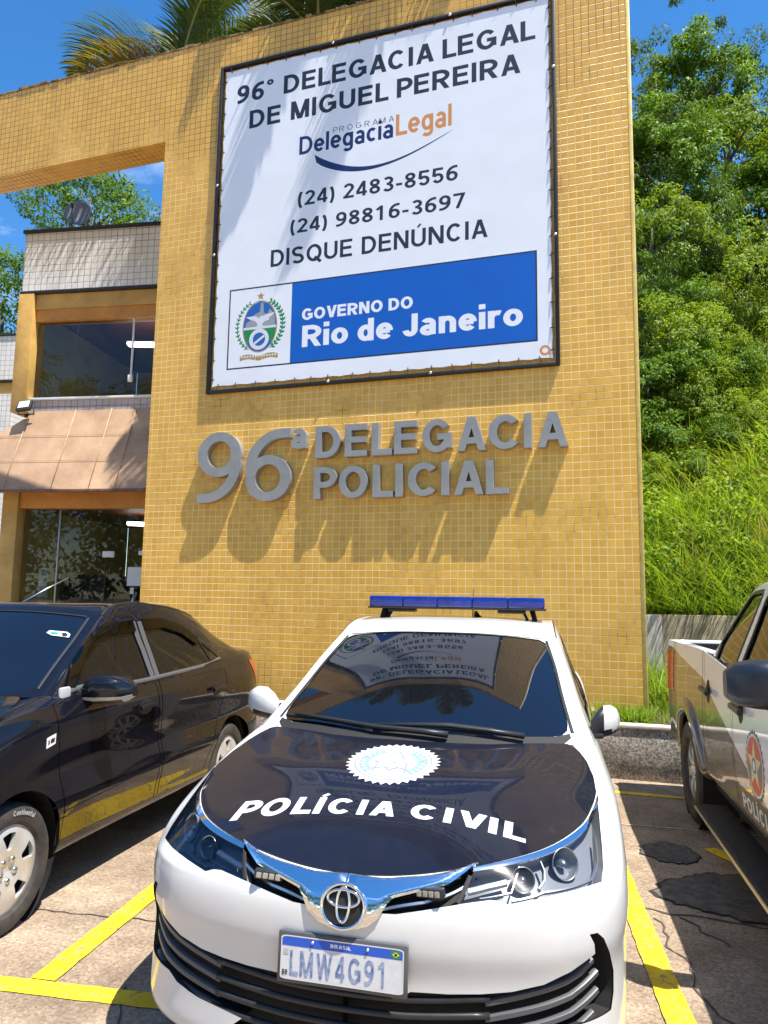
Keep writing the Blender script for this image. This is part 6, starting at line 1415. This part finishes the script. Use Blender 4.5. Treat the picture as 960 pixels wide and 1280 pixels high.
for s in (1, -1):
    strip_on(sup, [(1.985, .25), (1.99, 1), (1.985, 2.0), (1.97, 2.9)], .016, 'windscreen_seal', MBLK, sd, .0, .003, s)
    strip_on(sup, [(v, 2.985) for v in (1.9, 1.4, .7, 0.0)], .010, 'windscreen_seal', MBLK, sd, .0, .002, s)
    strip_on(sup, side2(sup, [(2.115, 1.07), (2.10, 1.25), (2.075, 1.43)]), .050, 'pillar_trim', MTRIMG, sd, .002, .004, s); strip_on(sup, side2(sup, [(2.175, 1.07), (2.165, 1.25), (2.15, 1.43)]), .050, 'pillar_trim', MTRIMG, sd, .002, .004, s)
    strip_on(sup, side2(sup, [(1.26, 1.068), (1.7, 1.062), (2.13, 1.062), (2.6, 1.078), (3.0, 1.093), (3.16, 1.115)]), .026, 'belt_trim', MTRIMG, sd, .002, .006, s)
    for A_, B_ in (([(1.27, 1.095), (1.46, 1.297), (1.60, 1.376), (1.78, 1.421), (2.06, 1.438)], [(1.345, 1.09), (1.50, 1.235), (1.63, 1.310), (1.80, 1.352), (2.07, 1.368)]), ([(2.17, 1.441), (2.45, 1.441), (2.70, 1.391), (2.92, 1.285)], [(2.18, 1.372), (2.43, 1.375), (2.66, 1.325), (2.84, 1.235)])):
        panel(sup, 'rain_visor', MVIS, sd, side2(sup, dens(A_, .06, False)+[A_[-1], B_[-1]]+dens(B_[::-1], .06, False)+[B_[0]]), (), (.08, .08), .014, .012, s)
    strip_on(sup, [(2.78, 3.05), (2.72, 4), (2.72, 5), (2.72, 6), (2.72, 7), (2.75, 8)], .010, 'roof_channel', MBLK, sd, .0, .003, s)
    # mirrors
    mr = bpy.data.objects.new('wing_mirror', None); C.objects.link(mr); mr.parent = sd; sec = [((.87, 1.42, 1.075), .05, .035), ((.90, 1.43, 1.090), .072, .060), ((.95, 1.44, 1.098), .085, .074), ((1.02, 1.46, 1.098), .085, .070), ((1.075, 1.485, 1.092), .068, .056), ((1.105, 1.51, 1.086), .03, .026)]
    V = []; F = []; n = 18
    for (c, ra_, rz) in sec:
        for k in range(n): t = 2*math.pi*k/n; ca, sa = math.cos(t), math.sin(t); V.append(((.80+(c[0]-.87)*1.12)*s if True else 0, c[1]+1.1*ra_*abs(ca)**.75*(1 if ca > 0 else -.8), c[2]-.022+1.08*rz*abs(sa)**.7*(1 if sa > 0 else -1)))
    for i in range(len(sec)-1):
        for k in range(n): F.append((i*n+k, i*n+(k+1) % n, (i+1)*n+(k+1) % n, (i+1)*n+k))
    F += [tuple(range(n)), tuple((len(sec)-1)*n+k for k in range(n-1, -1, -1))]
    if s < 0: F = [f[::-1] for f in F]
    zc = lambda f: sum(V[i][2] for i in f)/len(f)
    mi = [0 if zc(f) > 1.046 else (1 if zc(f) > 1.022 else 2) for f in F]; mesh_obj('mirror_shell', V, F, [MCN, MSILP, MBLK], mr, angle=50, mi=mi)
    q = MB().box(.755, .82, 1.36, 1.45, 1.035, 1.078, .014); q.V = [(v[0]*s, v[1], v[2]) for v in q.V]; q.F = q.F if s > 0 else [f[::-1] for f in q.F]; q.build('mirror_foot', MBLK, mr, angle=40)
    q = MB().box(.785, .808, 1.21, 1.30, 1.0, 1.105, .012); q.V = [(v[0]*s, v[1], v[2]) for v in q.V]; q.F = q.F if s > 0 else [f[::-1] for f in q.F]; q.build('mirror_patch', MSILP, mr, angle=40)
# bonnet (edge of it shows), lamps
def warp_h(b, a): aa = np.interp(a, AM[1], AM[0]); return np.interp(hood_h(b/.985, aa), ZM[0], ZM[1])
shood = PlanSurf(warp_h); so_ = [(b*.985, float(np.interp(a, AM[0], AM[1]))) for b, a in outl]
panel(shood, 'bonnet', MCN, sd, so_+[(-b, a) for b, a in so_[::-1] if b > 0], (), (.05, .05), .001, .02, angle=40); MB().box(-.68, .68, .98, 1.24, .96, .995).build('cowl', MBLM, sd)
for s in (1, -1):
    panel(slow, 'headlight', MLB, sd, HL, (), (.1, .1), .002, .01, s)
    panel(slow, 'tail_lamp', MREDL, sd, slow.side(dens([(3.66, 1.06), (3.70, .98), (3.78, .86), (3.90, .84), (3.96, .98), (3.94, 1.07)], .05), 9), (), (.1, .1), .004, .012, s)
panel(slow, 'grille', MBLM, sd, [(0, 4.6), (2.4, 4.6), (2.4, 6.4), (0, 6.4)], (), (.15, .15), .002, .0, mirror_join=True); panel(slow, 'intake', MBLM, sd, [(0, 1.4), (2.6, 1.4), (2.6, 2.8), (0, 2.8)], (), (.15, .15), .002, .0, mirror_join=True)
# side badge, fuel flap, windscreen sticker, aerial
bg_ = panel(slow, 'side_badge', MWPAINT, sd, slow.side([(1.045, .875), (1.115, .888), (1.115, .838), (1.045, .825)]), (), (.1, .1), .003, .003)
panel(slow, 'badge_figure', MBLK, bg_, slow.side([(1.055, .862), (1.066, .864), (1.066, .842), (1.055, .840)]), (), (.1, .1), .0036, 0); panel(slow, 'badge_figure', MBLK, bg_, slow.side([(1.074, .866), (1.105, .872), (1.105, .850), (1.074, .844)]), (), (.1, .1), .0036, 0)
def spx(pts): 
    Mi = SDM.inverted(); o = Mi @ EYE; out = []
    for p in pts: d = (Mi.to_3x3() @ ray(*p)).normalized(); h = sup.bvh.ray_cast(o, d); out.append(sup._cell(h[2], h[0]))
    return out
try:
    stk = panel(sup, 'windscreen_sticker', mat('pale sticker', (.55, .62, .60), .4), sd, spx([(58, 791), (62, 788), (84, 790), (88, 793), (86, 797), (64, 794)]), (), (.1, .1), .001, 0)
    panel(sup, 'sticker_roundel', MBLK, stk, spx([(77, 791.5), (82, 791), (85, 793.5), (83, 796), (78, 795.5)]), (), (.1, .1), .0018, 0); panel(sup, 'sticker_band', mat('teal print', (.02, .25, .22), .4), stk, spx([(64, 790), (73, 790.6), (72, 793.6), (63, 793)]), (), (.1, .1), .0018, 0)
except Exception as ex: print('sticker', ex)
rp_ = sup.ev([.35], [3.25])[0]
mb = MB(); b0 = Vector((rp_[0], rp_[1], rp_[2])); b0 = Vector((-.08, 1.86, float(sup.ev([1.0], [3.2])[0][2])-.004)); mb.tube([b0, b0+Vector((.02, .04, .03))], [.024, .014], 10); mb.tube([b0+Vector((.015, .03, .025)), b0+Vector((.09, .22, .14)), b0+Vector((.14, .36, .215))], [.006, .005, .004], 6); mb.build('aerial', MSATIN, sd, smooth=True)
MB().box(-.68, .68, .2, 3.9, .20, .34).build('underbody', MUND, sd)
# wheels: five broad-spoke covers
dome2 = lambda r: .62+.34*np.clip(1-((r-.55)/.6)**2, 0, 1)
rimB = rim_cover(5, [(.44, .80, -.17, .17, .0)], dome2, MSIL2)
for s in (1, -1):
    for a in (.865, 3.27):
        w = wheel(sd, s*.752, a, .300, .300, .195, s, rimB, rim_r=.70); w.rotation_euler = (R(20), 0, 0)
        mb = MB(); mb.lathe([(.365, -.12), (.365, .095)], 32, 'x', Matrix.Translation((s*.73, a, .32))); mb.build('wheel_liner', MUND, sd)
        if s > 0 and a < 1:
            V, T, wd = text2d('Continental', .2, .12); V, T = V, T; rr0 = .245; ang = .62; P = []
            for x, y in V: t = math.pi/2+.02-(x/wd)*ang-R(0); r = rr0+y*.024; P.append((.0975*1.035+.0012, r*math.cos(t)*1.0, r*math.sin(t)))
            o = mesh_obj('tyre_lettering', P, [tuple(t) for t in T], mat('tyre white', (.40, .39, .37), .8), w); o.rotation_euler = (R(-20), 0, 0)
# ================================================================== the pickup, right
PK_TH = -.084; PK_POS = (1.50, -5.98); PKM = pose(PK_POS, PK_TH)
pk = thing('pickup_truck', 'white and black police pickup with open bed and dark mirror at the right edge', 'pickup', (*PK_POS, 0), -PK_TH)
ppl = [(0, 0), (.25, .01), (.5, .05), (.7, .13), (.82, .28), (.87, .45), (.89, .62), (.905, .98), (.90, 1.5), (.895, 2.2), (.895, 3.0), (.895, 3.79), (.895, 4.4), (.885, 5.05), (.83, 5.235), (0, 5.27)]
ptp = [(0, .05, 1.0), (.25, .06, 1.0), (.5, .1, 1.01), (.7, .18, 1.02), (.80, .33, 1.03), (.84, .5, 1.05), (.85, .66, 1.07), (.86, 1.0, 1.10), (.865, 1.5, 1.15), (.870, 2.2, 1.19), (.872, 3.0, 1.215), (.880, 3.79, 1.283), (.882, 4.4, 1.285), (.872, 5.05, 1.285), (.82, 5.225, 1.285), (0, 5.255, 1.285)]
plow = Surf(lower_net(ppl, ptp, (.34, .40, .5, .62, .74, .86, .94), (.435, .46, .57, .72, .86, 1.0, 1.12), (.05, .02, .01, 0, 0, .006, .02), (.10, .03, .012, 0, -.002, 0, .006)), hint=(0, 2.4, .8))
def two_tone():
    m = carpaint('white and black livery', (.74, .74, .725), rough=.4, spec=.3); N, L = nodes(m); p = N['Principled BSDF']; tc = N.new('ShaderNodeTexCoord'); sp = N.new('ShaderNodeSeparateXYZ'); L.new(tc.outputs['Object'], sp.inputs[0])
    def mth(op, a, b):
        n = N.new('ShaderNodeMath'); n.operation = op
        for i, v in enumerate((a, b)):
            if hasattr(v, 'links'): L.new(v, n.inputs[i])
            else: n.inputs[i].default_value = v
        return n.outputs[0]
    p.inputs['Coat IOR'].default_value = 1.85
    d = mth('SUBTRACT', sp.outputs[1], 3.78); k = mth('MINIMUM', mth('MULTIPLY', d, .10), mth('MULTIPLY', d, .32)); zb = mth('ADD', k, 1.105); f = mth('LESS_THAN', sp.outputs[2], zb)
    x = N.new('ShaderNodeMix'); x.data_type = 'RGBA'; x.inputs['A'].default_value = (.74, .74, .725, 1); x.inputs['B'].default_value = (.095, .080, .062, 1); L.new(f, x.inputs['Factor']); L.new(x.outputs['Result'], p.inputs['Base Color'])  # black wrap given a brown base, standing in for the reflected wall and ground
    return m
M2T = two_tone(); MPKW = carpaint('pickup white', (.74, .74, .725), rough=.4, spec=.3)
parch = lambda a: plow.side([(a+.435*math.cos(t), .37+.435*math.sin(t)) for t in np.linspace(-.6, math.pi+.6, 30)], 5)
PA_f, PA_r = parch(.98), parch(4.40)
pDF = plow.side(dens([(1.80, 1.165), (1.78, .9), (1.80, .50), (2.93, .50), (2.945, .8), (2.945, 1.205)], .08)); pDR = plow.side(dens([(2.975, 1.205), (2.975, .8), (2.965, .50), (3.50, .50), (3.60, .66), (3.70, .85), (3.73, 1.0), (3.73, 1.255)], .08))
LS, LR = plow.S_-1, plow.R_-1
X1, F1 = panel(plow, '', None, None, [(0, 0), (LS, 0), (LS, LR), (0, LR)], [PA_f, PA_r, pDF, pDR], (.13, .12), side=-1, obj=False); X2, F2 = panel(plow, '', None, None, [(0, 0), (LS, 0), (LS, LR), (0, LR)], [PA_f, PA_r], (.13, .12), obj=False)
mesh_obj('body', X1+X2, F1+[tuple(i+len(X1) for i in f) for f in F2], M2T, pk, angle=35)
for q in (pDF, pDR): panel(plow, 'door_aperture', MSEAMC, pk, inset(q, -.04), (), (.3, .3), -.014, 0, -1)
pfd = panel(plow, 'front_door', M2T, pk, inset(pDF, .010), (), (.11, .11), 0, .012, -1, angle=35); prd = panel(plow, 'rear_door', M2T, pk, inset(pDR, .010), (), (.11, .11), 0, .012, -1, angle=35)
strip_on(plow, plow.side([(3.79, 1.28), (3.79, .9), (3.79, .5)]), .016, 'bed_gap', MSEAMC, pk, -.002, .0025, -1)
for dr, a in ((pfd, 2.76), (prd, 3.60)):
    cup = plow.side([(a+.058*math.cos(t), 1.04+.075*math.sin(t)) for t in np.linspace(0, 2*math.pi, 22)[:-1]]); panel(plow, 'handle_recess', MBLM, dr, cup, (), (.06, .06), .0012, 0, -1)
    strip_on(plow, plow.side([(a-.105, 1.035), (a, 1.042), (a+.105, 1.045)]), .036, 'handle', MBLK, dr, .024, .018, -1)
for s in (1, -1):
    for a, u0 in ((4.40, 9), (.98, 5)): strip_on(plow, plow.side([(a+.475*math.cos(t), .37+.475*math.sin(t)) for t in np.linspace(-.15, math.pi+.15, 26)], u0), .105, 'wheel_flare', M2T, pk, -.004, .032, s)
# bed: rails, liner, tail lamp, bumper
for s in (1, -1): MB().box(min(s*.775, s*.873), max(s*.775, s*.873), 3.82, 5.19, 1.262, 1.287, .010).build('bed_rail', MPKW, pk, angle=40)
MB().box(-.86, .86, 5.14, 5.245, 1.255, 1.287, .010).build('tailgate_rail', MPKW, pk, angle=40)
mesh_obj('bed_liner', [(-.78, 3.86, .78), (.78, 3.86, .78), (.78, 5.14, .78), (-.78, 5.14, .78), (-.78, 3.86, 1.27), (.78, 3.86, 1.27), (.78, 5.14, 1.27), (-.78, 5.14, 1.27)], [(0, 1, 2, 3), (0, 4, 5, 1), (1, 5, 6, 2), (2, 6, 7, 3), (3, 7, 4, 0)], MBLM, pk)
for s in (1, -1): panel(plow, 'tail_lamp', MREDL, pk, plow.side(dens([(5.06, 1.20), (5.06, .88), (5.21, .88), (5.225, 1.20)], .05), 11), (), (.1, .1), .006, .014, s)
MB().box(-.84, .84, 5.23, 5.37, .52, .67, .03).build('rear_bumper', MGRP, pk, angle=40)
MB().box(-.80, .80, .25, 5.1, .36, .55).build('underbody', MUND, pk)
MMIR = mat('slate mirror plastic', (.016, .020, .031), .33)
MRUB = mat('ribbed step rubber', (.008, .008, .009), .75, bump=.006, bscale=60)
for s in (1, -1):
    MB().box(min(s*.80, s*.985), max(s*.80, s*.985), 1.55, 3.62, .285, .325, .014).build('running_board', MRUB, pk, angle=40)
    MB().box(min(s*.986, s*1.0), max(s*.986, s*1.0), 1.55, 3.62, .292, .312, .004).build('board_edge', MSATIN, pk, angle=40)
    for a in (1.8, 2.6, 3.4): MB().box(min(s*.6, s*.9), max(s*.6, s*.9), a-.02, a+.02, .25, .284, .004).build('board_bracket', MUND, pk)
# cab
PAM = ([1.05, 1.24, 2.04, 2.68, 3.1, 3.5, 4.6], [1.25, 1.5, 2.25, 2.8, 3.35, 3.72, 3.86]); PZM = ([.945, 1.0, 1.475], [1.13, 1.20, 1.755])
pgh = warp(np.array(GH), PAM, PZM, 1.065); pup = USurf(pgh)
pFW = rnd_poly(side2(pup, [(1.80, 1.235), (2.05, 1.45), (2.30, 1.63), (2.86, 1.680), (2.90, 1.235)]), .10, 3); pRW = rnd_poly(side2(pup, [(3.02, 1.235), (2.99, 1.685), (3.38, 1.675), (3.60, 1.36), (3.55, 1.235)]), .12, 4)
US, UR = pup.S_-1, pup.R_-1
panel(pup, 'cab', MPKW, pk, [(0, 0), (US, 0), (US, UR), (0, UR)], [WS, RWN, pFW, pRW], (.16, .13), 0, 0, mirror_join=True, angle=35)
panel(pup, 'windscreen', MDGL, pk, WS, (), (.12, .12), -.004, .0, mirror_join=True); panel(pup, 'rear_screen', MDGL, pk, RWN, (), (.15, .15), -.004, 0, mirror_join=True)
for s in (1, -1):
    for P in (pFW, pRW): panel(pup, 'side_window', MDGL2, pk, P, (), (.12, .12), -.010, 0, s); strip_on(pup, P+P[:1], .030, 'window_seal', MBLK, pk, -.001, .005, s)
    mr = bpy.data.objects.new('wing_mirror', None); C.objects.link(mr); mr.parent = pk; sec = [((.955, 1.70, 1.30), .03, .05), ((.975, 1.70, 1.305), .07, .095), ((1.02, 1.71, 1.31), .095, .112), ((1.10, 1.73, 1.31), .095, .108), ((1.165, 1.76, 1.305), .075, .095), ((1.195, 1.78, 1.30), .035, .06)]
    V = []; F = []; n = 22
    for (c, ra_, rz) in sec:
        for k in range(n): t = 2*math.pi*k/n; ca, sa = math.cos(t), math.sin(t); V.append(((c[0]-.022)*s, c[1]+ra_*abs(ca)**.6*(1 if ca > 0 else -1), c[2]-.03+.9*rz*abs(sa)**.55*(1 if sa > 0 else -1)))
    for i in range(len(sec)-1):
        for k in range(n): F.append((i*n+k, i*n+(k+1) % n, (i+1)*n+(k+1) % n, (i+1)*n+k))
    F += [tuple(range(n)), tuple((len(sec)-1)*n+k for k in range(n-1, -1, -1))]; mesh_obj('mirror_shell', V, [f[::-1] for f in F] if s < 0 else F, MMIR, mr, angle=50)
    MB().box(min(s*.80, s*.99), max(s*.80, s*.99), 1.68, 1.80, 1.17, 1.225, .015).build('mirror_foot', MBLK, mr, angle=40)
# bonnet, lamps, grille at the nose
def ph(b, a): return 1.0+.17*np.clip(a/1.5, 0, 1)**.8-.05*(b/.85)**2*np.clip(1-a/1.6, 0, 1)-.0
phood = PlanSurf(lambda b, a: 1.005+.165*np.clip(a/1.5, 0.0001, 1)**.85-.04*(b/.85)**2)
phood_o = [(0, .07), (.25, .08), (.5, .12), (.7, .2), (.79, .35), (.835, .6), (.85, 1.0), (.855, 1.45), (.5, 1.42), (0, 1.40)]
panel(phood, 'bonnet', MPKW, pk, phood_o+[(-b, a) for b, a in phood_o[::-1] if b > 0], (), (.06, .06), .002, .03, angle=40)
for s in (1, -1): panel(plow, 'headlight', MLB, pk, [(2.4, 5.0), (4.8, 4.9), (5.1, 6.3), (2.4, 6.5)], (), (.2, .2), .003, .01, s)
panel(plow, 'grille', MBLM, pk, [(0, 4.3), (2.1, 4.3), (2.1, 6.6), (0, 6.6)], (), (.2, .2), .003, .0, mirror_join=True)
# wheels
dome3 = lambda r: .62+.22*np.clip(1-((r-.6)/.55)**2, 0, 1)
rimC = rim_cover(6, [(.34, .84, -.20, .20, 0)], dome3, MSIL2); MTYD = mat('dusty tyre', (.13, .088, .06), .9, var=.4, vscale=8, bump=.006, bscale=40)
for s in (1, -1):
    for a in (.98, 4.40):
        w = wheel(pk, s*.765, a, .37, .37, .255, s, rimC, rim_r=.62); w.rotation_euler = (R(13), 0, 0); w.children[0].data.materials[0] = MTYD
        mb = MB(); mb.lathe([(.45, -.14), (.45, .10)], 32, 'x', Matrix.Translation((s*.74, a, .40))); mb.build('wheel_liner', MUND, pk)
# door badge and lettering
def on_side(surf, name, polys, m, par, off, holes=(), VT=None):
    """flat decal laid on the -b flank; plan coordinates are (-a, z)"""
    if VT is None: V, T = cdt(polys, holes)
    else: V, T = VT
    V, T = refine(V, T, .05); P = []
    for x, z in V:
        h = surf.bvh.ray_cast(Vector((3, -x, z)), Vector((-1, 0, 0))); b = h[0].x if h[0] is not None else .89; n = h[1] if h[0] is not None else Vector((1, 0, 0)); n = n if n.x > 0 else -n; P.append((-(b+n.x*off), -x+n.y*off, z+n.z*off))
    used = np.unique(T); mp = -np.ones(len(V), int); mp[used] = np.arange(len(used)); return mesh_obj(name, [P[i] for i in used], [tuple(t) for t in mp[T]], m, par)
bx, bz, br = -2.50, .80, .158
c2 = lambda r, n=40: [(bx+r*math.cos(2*math.pi*i/n), bz+r*math.sin(2*math.pi*i/n)) for i in range(n)]
on_side(plow, 'badge_rays', [[(bx+(br*(1.13 if i % 2 else 1.0))*math.cos(2*math.pi*i/56), bz+(br*(1.13 if i % 2 else 1.0))*math.sin(2*math.pi*i/56)) for i in range(56)]], mat('dark grey badge', (.10, .10, .10), .5), pfd, .0012)
on_side(plow, 'badge_ring', [c2(br*.98)], MDEC, pfd, .0018); on_side(plow, 'badge_field', [c2(br*.90)], mat('badge red', (.50, .075, .035), .45), pfd, .0024)
on_side(plow, 'badge_band', [[(bx-br*.85, bz-.02), (bx+br*.85, bz+.05), (bx+br*.8, bz-.05), (bx-br*.75, bz-.08)]], mat('badge grey', (.16, .16, .15), .5), pfd, .003)  # grey band printed across the badge
on_side(plow, 'badge_star', [star(bx, bz, br*.82, br*.34)], mat('badge gold', (.58, .48, .24), .45), pfd, .0036); on_side(plow, 'badge_centre', [c2(br*.25, 24)], mat('badge centre', (.10, .12, .16), .5), pfd, .0042); on_side(plow, 'badge_core', [c2(br*.16, 20)], MDEC, pfd, .0048)
for wd_, a0, ln in (('POLÍCIA', 2.83, .55), ('CIVIL', 2.20, .36)):
    V, T, wd = text2d(wd_, .21, .16, .4); V = np.stack([-a0+V[:, 0]/wd*ln, .520+V[:, 1]*.078], 1); on_side(plow, 'door_lettering', None, MDEC, pfd, .0015, VT=(V, T))
